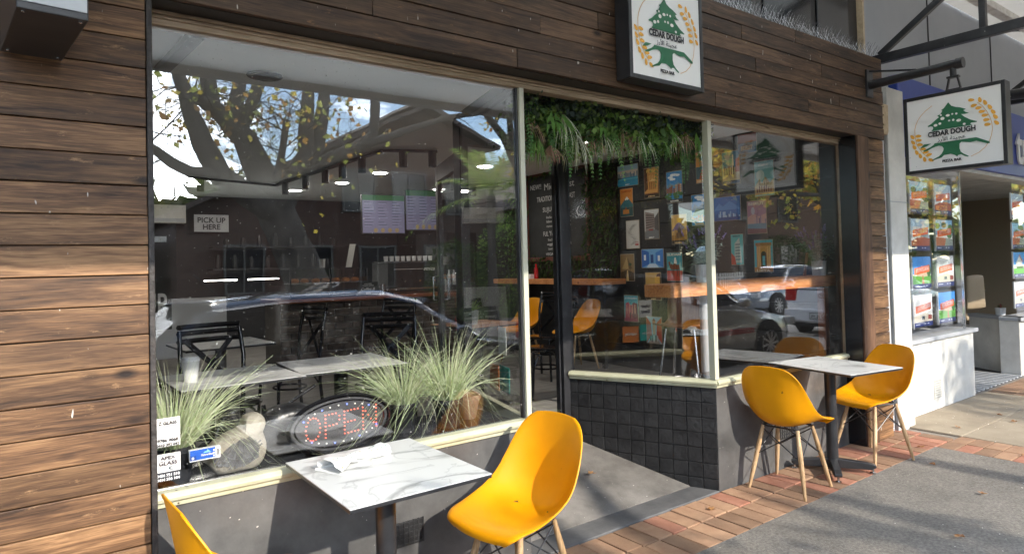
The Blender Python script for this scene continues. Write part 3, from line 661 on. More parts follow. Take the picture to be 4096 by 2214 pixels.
# two slim posts carry the kerb edge, outside the picture
for x in (-6, 15.5):
    b = MB(); b.tube([(x,-2.8,-.02),(x,-2.8,ZE)], .05, 12); b.build('post', 'truss', aw, smooth=True, world=AW)
# bird spikes along the fascia top
bs = thing('bird_spikes', 'row of thin steel bird spikes along the timber fascia top', 'bird spikes', (4.4,-.09,3.137))
b = MB(); b.box(-1.7,1.3,-.02,.02,0,.006); b.build('base_strip', 'black_metal', bs)
b = MB(); xx = -1.68
while xx < 1.29:
    for dy, dx in ((-.06,.03),(.055,-.03),(0,.05),(0,-.045)):
        b.tube([(xx,dy*.1,.004),(xx+dx+rnd(-.012,.012),dy+rnd(-.01,.01),.115+rnd(-.015,.01))], .0011, 3, cap=False)
    xx += .034
b.build('spikes', 'steel', bs)['kind'] = 'stuff'
# boxed beam end sticking out over the left pier
bx = thing('beam_box', 'black metal boxed beam end jutting from the timber boards', 'beam', (.003,-.15,2.187), R(6))
b = MB(); b.box(-.078,.078,-.44,.0,0,.5); b.build('box', 'black_metal', bx, bevel=.003)
b = MB(); b.box(-.074,.074,-.4445,-.4405,.02,.5); b.build('weathered_face', 'pvc', bx)
b = MB()
for x in (-.062,.062):
    for y in (-.42,-.03): b.lathe([(.005,-.003),(.005,.0)], (x,y,0), 8)
b.build('screws', 'steel', bx)

# ------------------------------------------------------------------ signs
def lg(x, y):
    v = .5
    for _ in range(4):
        u = (x-(410+45*v))/(1095-5*v); top = 480-.187*(x-410); bot = 1295-.119*(x-455); v = (y-top)/(bot-top)
    return u, 1-v
CROWN = [(923,480),(960,520),(1010,535),(1060,540),(1130,560),(1100,575),(1125,595),(1165,605),(1120,618),(1075,620),(1110,650),(1180,685),(1255,705),(1250,715),(1190,722),(1180,735),(1205,747),(722,820),(745,795),(745,770),(720,762),(685,772),(678,760),(720,735),(770,690),(815,655),(795,635),(830,620),(855,580),(840,572),(870,550),(900,510)]
HOLES = [(838,630,12,11),(920,633,25,14),(973,617,12,10),(1020,613,14,12),(857,670,25,18),(937,695,14,10),(985,687,14,13),(1048,692,28,16),(775,750,24,16),(827,730,18,14),(1112,735,17,12)]
TRUNK = [(765,962),(1245,893),(1270,900),(1395,945),(1398,962),(1375,967),(1250,935),(1180,950),(1080,945),(1060,965),(1060,1020),(1075,1060),(1110,1085),(1165,1110),(1160,1120),(1120,1110),(1080,1090),(1045,1100),(1035,1118),(1010,1100),(980,1090),(960,1085),(880,1100),(850,1130),(800,1145),(760,1160),(740,1170),(735,1160),(780,1135),(820,1115),(850,1085),(870,1050),(875,1020),(855,995),(820,990),(780,1000),(730,1020),(680,1050),(635,1062),(628,1050),(670,1030),(720,1005),(755,980)]
TWIG = [(590,1020),(635,975),(725,965),(665,1000),(600,1022)]
ARC_L = [(730,520),(650,580),(590,640),(550,700),(530,750),(518,800),(520,860),(530,920),(548,980),(580,1030),(630,1085),(690,1130)]
ARC_R = [(1255,485),(1310,525),(1360,590),(1395,660),(1415,720),(1424,790),(1415,860),(1395,930),(1350,1005),(1280,1070),(1190,1115)]
WHEAT = [(1188,457,-10),(1283,455,100),(1340,487,112),(1392,540,118),(1428,597,122),(1452,655,125),(1465,725,130),(1218,520,8),(1270,550,0),(1307,592,-2),(1340,637,-3),(1358,690,-4),(1370,745,-5),
 (488,890,130),(497,953,125),(515,1010,120),(545,1070,115),(590,1110,108),(645,1150,100),(725,1158,-30),(565,878,-5),(572,927,-8),(587,978,-10),(625,1027,-12),(660,1065,0),(700,1095,10)]
def logo(parent, w, h, loc, rot):
    G = '#2a6e4a'; Y = '#f0b040'
    p = Print(w, h, 2, True)
    for arc, wd in ((ARC_L, .006),(ARC_R, .006)):
        for a, b_ in zip(arc, arc[1:]):
            (u0,v0),(u1,v1) = lg(*a), lg(*b_); d = math.hypot(u1-u0, v1-v0) or 1; nx, ny = -(v1-v0)/d*wd/2, (u1-u0)/d*wd/2
            p.p('#d9a24a', [(u0+nx,v0+ny),(u0-nx,v0-ny),(u1-nx,v1-ny),(u1+nx,v1+ny)])
    p.build('ring', 'print', parent, loc, rot)
    for half in (WHEAT[:13], WHEAT[13:]):
     wl = Print(w, h, 5, True)
     for x, y, a in half:
        u, v = lg(x, y); a = R(a); pts = []
        for t in range(10):
            q = 2*math.pi*t/10; lx = .034*math.cos(q); ly = .019*math.sin(q)*(1-.25*math.cos(q)); pts.append((u+lx*math.cos(a)-ly*math.sin(a), v+(lx*math.sin(a)+ly*math.cos(a))*w/h))
        wl.p(Y, pts)
     wl.build('wheat_ear', 'print', parent, loc, rot)
    tr = Print(w, h, 9, True)
    tr.p(G, [lg(*q) for q in CROWN]); tr.p(G, [lg(*q) for q in TRUNK]); tr.p(G, [lg(*q) for q in TWIG])
    tr.k = 12
    for x, y, rx, ry in HOLES: u, v = lg(x, y); tr.e('#f4efe9', u, v, rx/1095, ry/815, 12)
    tr.build('cedar_emblem', 'print', parent, loc, rot)
    def at(x, y, dz=.0028): u, v = lg(x, y); return Vector(loc)+rot @ Vector(((u-.5)*w, (v-.5)*h, dz))
    text('CEDAR DOUGH', .06, at(962,822), rot, 'letter_black', parent, width=.51*w, height=.075*h, bold=.0022)
    text('\ufeaf\ufead\ufef7\ufe8d \ufe94\ufee8\ufef4\ufea0\ufecb', .04, at(963,898), rot, 'letter_dark', parent, width=.3*w, height=.075*h, bold=.0003)
    text('PIZZA BAR', .03, at(975,1158), rot, 'letter_black', parent, width=.205*w, height=.036*h, bold=.0012)
def lightbox(root, w, h, d, both, rot, depthdir):
    """frame, face panel(s) in local axes: panel centre at origin, depth runs away from the viewer"""
    fr = MB(); t = .026
    def bxx(u0,u1,v0,v1,n0,n1):
        P = []
        for n_ in (n0,n1):
            for (u,v) in ((u0,v0),(u1,v0),(u1,v1),(u0,v1)): P.append(tuple(rot @ Vector((u,v,n_))))
        k = len(fr.v); fr.v += P
        for q in ((0,3,2,1),(4,5,6,7),(0,1,5,4),(1,2,6,5),(2,3,7,6),(3,0,4,7)): fr._face([k+i for i in q])
    W, H = w/2, h/2
    bxx(-W-t,-W,-H-t,H+t,-d,.004); bxx(W,W+t,-H-t,H+t,-d,.004); bxx(-W,W,H,H+t,-d,.0035); bxx(-W,W,-H-t,-H,-d,.0035)
    fr.build('frame', 'black_metal', root, bevel=.003)
    pm = MB(); fr = pm; bxx(-W,W,-H,H,-d+.002,-.002); pm.build('panel', 'sign_face', root)
mat('sign_face', (.88,.86,.83), .45, col2=(.92,.9,.875), scale=1.5, speck=('#6a645c', 45, .775))
ws = thing('wall_sign', 'square white light box sign with green cedar logo fixed on the timber fascia', 'sign', (2.885,-.252,2.775))
lightbox(ws, .575, .52, .1, False, FRONT, None); logo(ws, .575, .52, (0,-.001,0), FRONT)
hs = thing('hanging_sign', 'double sided white cedar logo sign hanging from a black pipe beside the downpipe', 'sign', (5.42,-.76,2.405))
lightbox(hs, .612, .535, .1, True, LEFT, None); logo(hs, .612, .535, (-.001,0,0), LEFT)
b = MB(); b.box(.03,.07,-.05,.05,.294,.31)
for y in (-.045,.045): b.bar((.05,y,.31),(.05,y*.6,.395),.02,.012)
b.box(.03,.07,-.04,.04,.39,.405); b.tube([(.05,0,.405),(.05,0,.49)], .022, 12); b.build('hanger', 'truss', hs, bevel=.002)
b = MB(); b.tube([(.05,.61,.475),(.05,.0,.49),(.05,-.045,.49)], .034, 14); b.tube([(.05,-.025,.49),(.05,-.07,.49)], .04, 14); b.build('arm_pipe', 'truss', hs, smooth=True)
b = MB(); b.box(.0,.1,.598,.614,.38,.6); b.bar((.05,.6,.59),(.05,.25,.515),.014); b.build('wall_bracket', 'truss', hs)
# rainwater head and pipe
dp = thing('downpipe', 'pale grey downpipe with beige rainwater head beside the white pillar', 'downpipe', (5.80,-.075,0))
b = MB(); b.tube([(0,0,.02),(0,0,2.52)], .026, 16); b.build('pipe', 'pvc', dp, smooth=True)
b = MB(); b.prism([(-.055,2.55),(-.035,2.52),(.035,2.52),(.055,2.55),(.06,2.78),(-.06,2.78)], -.05, .05, 'y'); b.build('rainwater_head', 'cream_box', dp, bevel=.006)
b = MB()
for z in (2.6,2.68,2.75): b.lathe([(.007,0),(.007,.012)], (-.045,-.062,z), 8, axis='y')
b.build('bolts', 'cream_box', dp)
b = MB(); b.tube([(0,-.0,2.78),(.01,.02,2.9),(-.01,.05,3.0)], .005, 6); b.build('cable', 'black_metal', dp)
b = MB(); b.box(.035,.058,-.01,.07,.02,2.9); b.build('corner_strip', 'black_paint', dp)
# ------------------------------------------------------------------ yellow shell chair
def catmull(P, t):
    n = len(P)-1; x = t*n; i = min(int(x), n-1); f = x-i
    p0, p1, p2, p3 = P[max(i-1,0)], P[i], P[i+1], P[min(i+2,n)]
    return [.5*((2*b)+(-a+c)*f+(2*a-5*b+4*c-d)*f*f+(-a+3*b-3*c+d)*f**3) for a, b, c, d in zip(p0,p1,p2,p3)]
SHELL_C = [(.232,.400),(.229,.426),(.185,.444),(.095,.438),(.0,.424),(-.085,.417),(-.155,.432),(-.205,.482),(-.232,.56),(-.249,.65),(-.262,.735),(-.271,.79),(-.276,.817)]
SHELL_E = [(.21,.404,.155),(.214,.431,.198),(.175,.452,.222),(.10,.464,.234),(.03,.482,.238),(-.035,.506,.238),(-.085,.537,.236),(-.125,.577,.231),(-.16,.624,.223),(-.195,.682,.21),(-.228,.738,.19),(-.254,.782,.158),(-.268,.806,.118)]
def chair_proto(name):
    root = thing(name, 'x', 'chair')
    b = MB(); nu, nv = 22, 54; b.open = True
    for j in range(nv+1):
        t = j/nv; cx_, cz_ = catmull(SHELL_C, t); ex, ez, hw = catmull(SHELL_E, t)
        for i in range(nu+1):
            u = -1+2*i/nu; f = abs(u)**2.3; lip = max(0, abs(u)-.93)/.07
            b.v.append((cx_+(ex-cx_)*f-.004*lip**2*(1 if t > .45 else 0), u*hw, cz_+(ez-cz_)*f-.005*lip**2*(1 if t < .6 else .3)))
    for j in range(nv):
        for i in range(nu): k = j*(nu+1)+i; b._face((k, k+1, k+nu+2, k+nu+1))
    o = b.build('seat_shell', 'yellow', root, smooth=True, angle=80)
    sd = o.modifiers.new('solid', 'SOLIDIFY'); sd.thickness = .0065; sd.offset = 0
    bv = o.modifiers.new('bevel', 'BEVEL'); bv.width = .0025; bv.segments = 2; bv.limit_method = 'ANGLE'; bv.angle_limit = R(60)
    tops, feet = {}, {}
    for sx in (1,-1):
        for sy in (1,-1):
            a = Vector((.10*sx-.015, .115*sy, .405)); f = Vector((.186*sx-.005, .186*sy, 0)); tops[sx,sy] = a; feet[sx,sy] = f
            b = MB(); b.tube([a, a.lerp(f,.35), a.lerp(f,.7), f], [.0115,.0155,.014,.009], 12); b.build('leg', 'leg_wood', root, smooth=True)
    b = MB()
    prs = [((1,1),(1,-1)),((1,-1),(-1,-1)),((-1,-1),(-1,1)),((-1,1),(1,1))]
    for p, q in prs:
        for a_, c_ in ((p,q),(q,p)): b.tube([tops[a_].lerp(feet[a_],.04), tops[c_].lerp(feet[c_],.46)], .0038, 6)
    b.build('wire_brace', 'black_metal', root, smooth=True)
    b = MB()
    for k in tops: a = tops[k]; b.bar(a+Vector((0,0,-.008)), a+Vector((-.02*k[0],-.02*k[1],.028)), .02, .012)
    for p, q in prs: b.tube([tops[p]+Vector((0,0,.0)), tops[q]+Vector((0,0,.0))], .005, 6)
    b.build('mount', 'black_metal', root)
    return root
chair0 = chair_proto('shell_chair'); used = [False]
def chair(loc, deg, label, group, scale=1):
    o = chair0 if not used[0] else copy_tree(chair0); used[0] = True
    o.location = loc; o.rotation_euler = (0,0,R(deg)); o['label'] = label; o['group'] = group; return o
G1 = 'yellow shell chairs at the footpath tables'
chair((3.967,-.252,.001), 5, 'yellow shell chair turned its back to the doorway corner, left of the far table', G1)
chair((5.005,-.29,.001), 163, 'yellow shell chair facing left at the far table near the downpipe', G1)
chair((1.655,-.375,0), 188, 'yellow shell chair with sunlit seat in front of the doorway', G1)
chair((.60,-.42,0), 4, 'yellow shell chair cut off at the picture bottom beside the timber pier', G1)
G2 = 'yellow shell chairs inside the cafe'
chair((5.22,3.25,ZF), 172, 'yellow shell chair inside, its seat seen through the doorway side pane', G2)
chair((5.05,4.15,ZF), 186, 'yellow shell chair inside, half hidden behind the black door post', G2)
# ------------------------------------------------------------------ pedestal tables
def pedestal(name, label, loc, rz, w, d, h, group, colxy=(0,0), mtop='marble'):
    t = thing(name, label, 'table', loc, rz, group)
    b = MB(); b.box(-w/2,w/2,-d/2,d/2,h-.0035,h); b.build('table_top', mtop, t)
    b = MB(); b.box(-w/2+.0005,w/2-.0005,-d/2+.0005,d/2-.0005,h-.016,h-.0037); b.build('top_edge', 'black_metal', t, bevel=.001)
    cx, cy_ = colxy
    b = MB(); b.tube([(cx,cy_,.05),(cx,cy_,h-.03)], .038, 24); b.build('column', 'black_metal', t, smooth=True)
    b = MB()
    for s in (-1,1):
        b.bar((cx-.17,cy_+.012*s,h-.024),(cx+.17,cy_+.012*s,h-.024),.02,.014)
    b.box(cx-.09,cx+.09,cy_-.16,cy_+.16,h-.026,h-.0165); b.build('top_plate', 'black_metal', t)
    for k in range(4):
        a = R(45+90*k); dx, dy = math.cos(a), math.sin(a)
        b = MB(); mx = Matrix.Rotation(a, 4, 'Z'); mx.translation = (cx,cy_,0)
        P = [(.0,.03),(.24,.03),(.27,.045),(.27,.06),(.22,.075),(0,.095)]
        n = len(b.v); kk = len(P)
        for s in (-.024,.024):
            for r_, z in P: b.v.append(tuple(mx @ Vector((r_, s, z))))
        b._face(range(n,n+kk)); b._face(reversed(range(n+kk,n+2*kk)))
        for i in range(kk): b._face((n+i,n+kk+i,n+kk+(i+1)%kk,n+(i+1)%kk))
        f = b.build('foot', 'black_metal', t, bevel=.004)
        b = MB(); b.lathe([(.018,0),(.02,.008),(.008,.012),(.008,.03)], (cx+dx*.25,cy_+dy*.25,0), 12); b.build('glide', 'steel', f, smooth=True)
    return t
G3 = 'marble topped pedestal tables on the footpath'
pedestal('cafe_table', 'square white marble table with a crumpled wrapper, below the neon open sign', (1.054,-.378,0), 0, .535, .645, .751, G3)
pedestal('cafe_table', 'empty white marble table between two yellow chairs near the doorway corner', (4.43,-.32,0), R(-10), .52, .66, .751, G3, (.04,.06))
G4 = 'marble tables inside the cafe'
pedestal('cafe_table', 'white marble table inside with a takeaway cup, behind the grass pot', (.79,.83,ZF), R(2), .56, .55, .74, G4)
pedestal('cafe_table', 'white marble table inside behind the neon open sign', (1.37,.86,ZF), R(-3), .56, .55, .741, G4)
pedestal('cafe_table', 'white marble table deeper inside the cafe near the brick counter', (1.1,2.5,ZF), R(3), .6, .6, .74, G4)
# wrapper on the left table
wp = thing('paper_wrapper', 'crumpled white paper wrapper with green print on the marble table', 'wrapper', (1.0,-.235,.751), R(22))
b = MB(); nseg, nr = 46, 24; random.seed(5); L_ = .29
off = [rnd(0,6) for _ in range(6)]
rad = lambda t: .036-.014*math.exp(-((t-.36)/.14)**2)+.010*max(0,t-.6)-.012*max(0,t-.9)*3+(.016*max(0,.2-t)/.2)
for i in range(nseg+1):
    t = i/nseg; x = -L_/2+L_*t
    for j in range(nr):
        a = 2*math.pi*j/nr
        fold = .12*math.sin(3*a+off[0]+5*t)+.09*math.sin(5*a+off[1]-9*t)+.07*math.sin(7*a+14*t+off[2])+.05*math.sin(11*a-23*t+off[3])
        r_ = rad(t)*(1+fold); zz = max(.0008, .55*r_*math.sin(a)+.017+.002*math.sin(9*t+off[4]))
        b.v.append((x+.006*math.sin(4*a+off[5])*(t*(1-t)*4), 1.2*r_*math.cos(a)+.008*math.sin(5*t), zz))
for i in range(nseg):
    for j in range(nr):
        k = i*nr+j; g = random.random()
        b._face((k, i*nr+(j+1)%nr, (i+1)*nr+(j+1)%nr, (i+1)*nr+j))
b.open = True
o = b.build('sheet', 'paper', wp, smooth=True, angle=28); sd = o.modifiers.new('s','SOLIDIFY'); sd.thickness = .0012; sd.offset = 0
pm = MB(); pm.open = True
def wpt(t, j):
    i = int(t*nseg); return Vector(b.v[i*nr+j % nr])
for t in [.08+.075*k for k in range(12)]:
    for j in (2,5,8,11):
        if random.random() < .25: continue
        a0 = wpt(t+rnd(-.015,.015), j); a1 = wpt(min(.99,t+.03), j); a2 = wpt(min(.99,t+.03), j+1); a3 = wpt(t, j+1); c = (a0+a1+a2+a3)/4
        up_ = Vector((0,.2*(c.y)/.03,1)).normalized()*.0016
        pm.poly([tuple(c+(q-c)*rnd(.45,.75)+up_) for q in (a0,a1,a2,a3)], s2l('#2f7a5e') if random.random() < .75 else s2l('#c9a04a'))
pm.build('printed_marks', 'print', wp)['kind'] = 'stuff'
# ------------------------------------------------------------------ window display
random.seed(3)
def grass_pot(loc, label, n, hgt, spread, pot=True, lean=(0,0), flip=1):
    t = thing('potted_grass', label, 'plant', loc, 0, 'artificial grass pots in the window')
    b = MB(); b.lathe([(.052,0),(.055,.01),(.072,.115),(.077,.118),(.077,.14),(.07,.14),(.064,.1)], (0,0,0), 24, cap=False); b.build('pot', 'pot_black', t, smooth=True)
    b = MB(); b.lathe([(.0,.105),(.066,.106)], (0,0,0), 16, cap=False); b.build('soil', 'soil', t)
    b = MB(); b.open = True
    for k in range(n):
        a = rnd(0,2*math.pi); r0 = .045*math.sqrt(random.random()); el = R(rnd(52,89)); ln = hgt*rnd(.6,1.3); w = rnd(.0022,.005)
        dx, dy = math.cos(a)*math.cos(el)+lean[0]*rnd(.3,1), math.sin(a)*math.cos(el)+lean[1]*rnd(.3,1); dz = math.sin(el)
        d = Vector((dx,dy,dz)).normalized(); bend = (rnd(.2,.9) if random.random() < .7 else rnd(1.2,2.6))*spread; out = Vector((math.cos(a)+lean[0]*2, math.sin(a)+lean[1]*2, 0)).normalized()
        p = Vector((r0*math.cos(a), r0*math.sin(a), .105)); pts = []; ws = []
        S = 9
        for i in range(S):
            f = i/(S-1); q = p+d*ln*f+out*bend*ln*.5*f*f-Vector((0,0,1))*bend*ln*.75*f**2.6
            q.y = max(q.y, -.105-loc[1]+.155); q.z = max(q.z, .008)
            if q.x < .345-loc[0]: q.x = .345-loc[0]+rnd(0,.01)
            pts.append(q); ws.append(w*(1-.85*f))
        c = random.choice([(.5,.6,.32),(.58,.68,.4),(.7,.75,.5),(.42,.53,.25),(.75,.76,.55),(.62,.68,.42)])
        b.ribbon(pts, ws, d.cross(Vector((out.y,-out.x,.3))).normalized() if k % 2 else Vector((-out.y,out.x,0)), c)
    b.build('grass_blades', 'leaf_dry', t)['kind'] = 'stuff'
    return t
grass_pot((.43,.16,.70), 'tuft of pale green artificial grass behind the glass by the timber pier', 560, .40, .75, lean=(.14,0))
grass_pot((1.45,.27,.70), 'pale artificial grass leaning left behind the neon open sign', 520, .37, .85, lean=(-.16,0))
grass_pot((1.665,.2,.70), 'pale artificial grass in a black pot near the doorway mullion', 560, .41, .75)
# concrete bird with slate mosaic wing
bd = thing('bird_statue', 'concrete bird ornament with slate mosaic wing in the window', 'statue', (.65,.15,.70))
BO = [(.55,.742),(.517,.772),(.52,.785),(.537,.803),(.574,.833),(.621,.857),(.658,.867),(.681,.88),(.682,.909),(.698,.921),(.732,.924),(.757,.907),(.766,.884),(.76,.864),(.752,.848),(.76,.824),(.769,.788),(.762,.748),(.742,.714),(.712,.70),(.640,.70),(.580,.70),(.565,.715)]
def smooth_outline(P, it=2):
    for _ in range(it):
        Q = []
        for i, p in enumerate(P):
            q = P[(i+1) % len(P)]; Q += [(p[0]*.75+q[0]*.25, p[1]*.75+q[1]*.25), (p[0]*.25+q[0]*.75, p[1]*.25+q[1]*.75)]
        P = Q
    return P
b = MB(); b.pillow(smooth_outline(BO, 1), .15, .062); b.build('body', 'stone', bd, smooth=True, world=(.65,.15,.70), angle=70)
wg = MB(); random.seed(8)
WO = smooth_outline([(.548,.762),(.585,.79),(.62,.818),(.66,.838),(.70,.842),(.725,.822),(.735,.79),(.722,.755),(.69,.735),(.65,.725),(.60,.735)], 1)
def inside(x, z, P):
    r_ = False; j = len(P)-1
    for i in range(len(P)):
        if (P[i][1] > z) != (P[j][1] > z) and x < (P[j][0]-P[i][0])*(z-P[i][1])/(P[j][1]-P[i][1])+P[i][0]: r_ = not r_
        j = i
    return r_
BS_ = smooth_outline(BO, 1); BCX = sum(p[0] for p in BS_)/len(BS_); BCZ = sum(p[1] for p in BS_)/len(BS_)
def prof(x, z):
    rg_ = ((0,1),(.3,1),(.6,.95),(.82,.83),(.94,.62),(.985,.35),(1,0)); f = 1
    for k in range(20):
        g_ = .05+k*.05
        if inside(BCX+(x-BCX)/g_, BCZ+(z-BCZ)/g_, BS_): f = g_; break
    for (a, ta), (c, tb) in zip(rg_, rg_[1:]):
        if a <= f <= c: return ta+(tb-ta)*(f-a)/(c-a)
    return 0
for row in range(34):
    s = -.1+row*.0062; u = -.14
    while u < .14:
        ln = rnd(.012,.024); cu = u+ln/2; ang = R(33)+.9*(s+.0)*2; x = .64+cu*math.cos(ang)-s*math.sin(ang); z = .785+cu*math.sin(ang)+s*math.cos(ang)
        if inside(x, z, WO):
            mx = Matrix.Translation((x, .15-.062*prof(x,z)-rnd(.0005,.0025), z)) @ Matrix.Rotation(-ang, 4, 'Y'); wg.box(-ln/2+.0006, ln/2-.0006, -.003, .006, -.0025, .0025, None, 0, mx)
        u += ln
wg.build('mosaic_wing', 'slate', bd, world=(.65,.15,.70))['kind'] = 'stuff'
# led OPEN sign
op = thing('open_sign', 'oval black LED sign with red dots spelling OPEN in the window', 'sign', (1.09,.15,.70), R(-3))
tilt = Matrix.Translation((0,0,.118)) @ Matrix.Rotation(R(-4), 4, 'Y') @ Matrix.Rotation(R(-10), 4, 'X')
def opm(b, name, mt, smooth=False, bevel=0): o = b.build(name, mt, op, smooth, bevel); o.matrix_local = tilt; return o
def ell(rx, rz, y0, y1, n=56):
    b = MB(); b.prism([(rx*math.cos(2*math.pi*i/n), rz*math.sin(2*math.pi*i/n)) for i in range(n)], y0, y1, 'y'); return b
opm(ell(.228,.118,-.004,.012), 'panel', 'black_metal')
def ring(r0, r1, z0, z1, y0, y1, n=64):
    b = MB()
    for i in range(n):
        a = 2*math.pi*i/n; c, s = math.cos(a), math.sin(a); b.v += [(r0*c,y1,z0*s),((r0+r1)/2*c,y0,(z0+z1)/2*s),(r1*c,y1,z1*s)]
    for i in range(n):
        k, q = 3*i, 3*((i+1) % n); b._face((k,k+1,q+1,q)); b._face((k+1,k+2,q+2,q+1)); b._face((k+2,k,q,q+2))
    return b
rg = ring(.215,.236,.106,.126,-.02,-.002); opm(rg, 'rim', 'black_gloss', True)
rg = ring(.196,.206,.09,.099,-.010,-.003); opm(rg, 'inner_rim', 'black_gloss', True)
LT = {'O': [(.5+.5*math.cos(2*math.pi*k/16), .5+.5*math.sin(2*math.pi*k/16)) for k in range(16)],
 'P': [(0,k/6) for k in range(7)]+[(.25,1),(.5,1),(.75,1),(1,.86),(1,.68),(.8,.52),(.55,.5),(.28,.5)],
 'E': [(0,k/6) for k in range(7)]+[(.25,1),(.5,1),(.75,1),(1,1),(.25,.5),(.5,.5),(.75,.5),(.25,0),(.5,0),(.75,0),(1,0)],
 'N': [(0,k/6) for k in range(7)]+[(1,k/6) for k in range(7)]+[(.2,.8),(.4,.6),(.6,.4),(.8,.2)]}
for ch, x0 in zip('OPEN', (-.16,-.075,.01,.095)):
    b = MB()
    for (u, v) in LT[ch]: b.lathe([(.0029,-.0),(.0029,-.004),(.0018,-.0062)], (x0+u*.062+v*.012, -.0042, -.047+v*.094), 8, axis='y')
    opm(b, 'led_letter', 'red_led')
bl, wl = MB(), MB()
for k in range(30):
    a = 2*math.pi*(k+.5)/30
    if abs(math.cos(a)) > .93: continue
    (bl if k % 3 == 0 else wl).lathe([(.0034,0),(.0034,-.004),(.002,-.006)], (.183*math.cos(a), -.0042, .078*math.sin(a)), 8, axis='y')
opm(bl, 'led_border_blue', 'blue_led'); opm(wl, 'led_border_clear', 'white_led')
b = MB(); b.box(-.05,.05,.02,.05,-.115,-.1); opm(b, 'stand', 'black_metal')
# handbag lying behind the open sign
hb = thing('handbag', 'black leather handbag lying behind the glass left of the neon open sign', 'handbag', (.93,.36,.70))
HB = smooth_outline([(-.16,0),(-.175,.06),(-.15,.14),(-.08,.19),(.03,.2),(.12,.17),(.17,.1),(.175,.03),(.16,0)], 2)
b = MB(); b.pillow(HB, 0, .08); b.build('body', 'leather', hb, smooth=True, angle=80)
b = MB(); b.tube([(-.15+.32*t, -.074+.02*math.sin(3*t), .12+.05*math.sin(math.pi*t)) for t in [k/14 for k in range(15)]], .004, 6); b.build('zip', 'black_gloss', hb, smooth=True)
b = MB(); b.tube([(.0+.13*math.sin(t)*1.0, .02, .19+.07*math.sin(t)) for t in [math.pi*k/14 for k in range(15)]], .007, 8); b.build('strap', 'black_gloss', hb, smooth=True)
# blue tissue box on its end and trade stickers on the glass
tb = thing('tissue_packet', 'small blue and white product packet standing against the window glass', 'packet', (.517,.035,.795), R(2))
b = MB(); b.box(-.054,.054,0,.022,0,.044); b.build('box', 'white', tb, bevel=.002)
p = Print(.105,.042); p.r('#1f5fc4',.0,.1,.84,1); p.r('#f2f4f7',.84,0,1,1); p.p('#8fd3ef',[(.42,.62),(.5,.78),(.53,.72),(.58,.92),(.66,.7),(.72,.66)]); p.r('#174a9e',.0,.1,.2,.5); p.e('#ffffff',.09,.3,.04,.12)
for yy in (.25,.5,.75): p.e('#ffffff',.79,yy,.03,.09)
for k in range(9): p.r('#333333',.87+k*.012,.25,.875+k*.012,.8)
p.build('printed_face', 'print', tb, (0,-.0008,.022), FRONT)
text("Nature'sBest", .012, (.006,-.005,.022), FRONT, 'letter_white', tb, width=.042, bold=.0002)
def trade(z, h_, lines, label, tilt_=0, top='#f1f0ec'):
    t = thing('trade_sticker', label, 'sticker', (.388,.0105,z), 0)
    w_ = .082; p = Print(w_, h_); p.r(top,0,0,1,1)
    if tilt_: p.r('#2c2f38',0,0,1,.34)
    else: p.r('#cfcdc8',0,.5,.62,.52); p.r('#cfcdc8',0,.44,.7,.46); p.r('#cfcdc8',0,.56,.55,.58); p.r('#d9d7d2',.62,.4,1,.62); p.r('#222222',0,.345,1,.36)
    if tilt_: p.e('#3a4a52',.72,.46,.2,.08); p.e('#f1f0ec',.75,.46,.15,.055)
    p.build('sheet', 'print', t, (0,0,0), FRONT)
    for body, s, yy, mt_, wd in lines: text(body, s, (.0,-.008,(yy-.5)*h_), FRONT, mt_, t, width=wd, bold=.0005, height=s*.72, extrude=.0002)
trade(.926,.103,[('Z GLASS',.018,.84,'letter_black',.06),('9786 9068',.017,.24,'letter_black',.066),('0410 392 042',.015,.08,'letter_black',.074)], 'white glazier sticker with black phone numbers, upper of two on the glass')
trade(.80,.098,[('APEX',.018,.87,'letter_dark',.05),('GLASS',.02,.68,'letter_dark',.06),('0456 721 510',.014,.24,'letter_white',.074),('0414 336 104',.014,.09,'letter_white',.074)], 'white glazier sticker with dark number band, lower of two on the glass', 1)
cu = thing('paper_cup', 'white takeaway coffee cup on the marble table behind the grass', 'cup', (.60,.78,ZF+.741))
b = MB(); b.lathe([(.028,0),(.04,.1)], (0,0,0), 24); b.build('cup_body', 'paper', cu, smooth=True)
b = MB(); b.lathe([(.042,.1),(.042,.108),(.037,.112),(.036,.118),(.03,.118)], (0,0,0), 24); b.build('lid', 'white', cu, smooth=True)

tp = thing('terracotta_pot', 'small weathered terracotta pot behind the glass by the doorway mullion', 'pot', (1.83,.27,.70), 0)
b = MB(); b.lathe([(.035,0),(.04,.005),(.06,.10),(.066,.102),(.066,.125),(.058,.125),(.05,.06)], (0,0,0), 24, cap=False); b.build('pot', 'terracotta', tp, smooth=True)
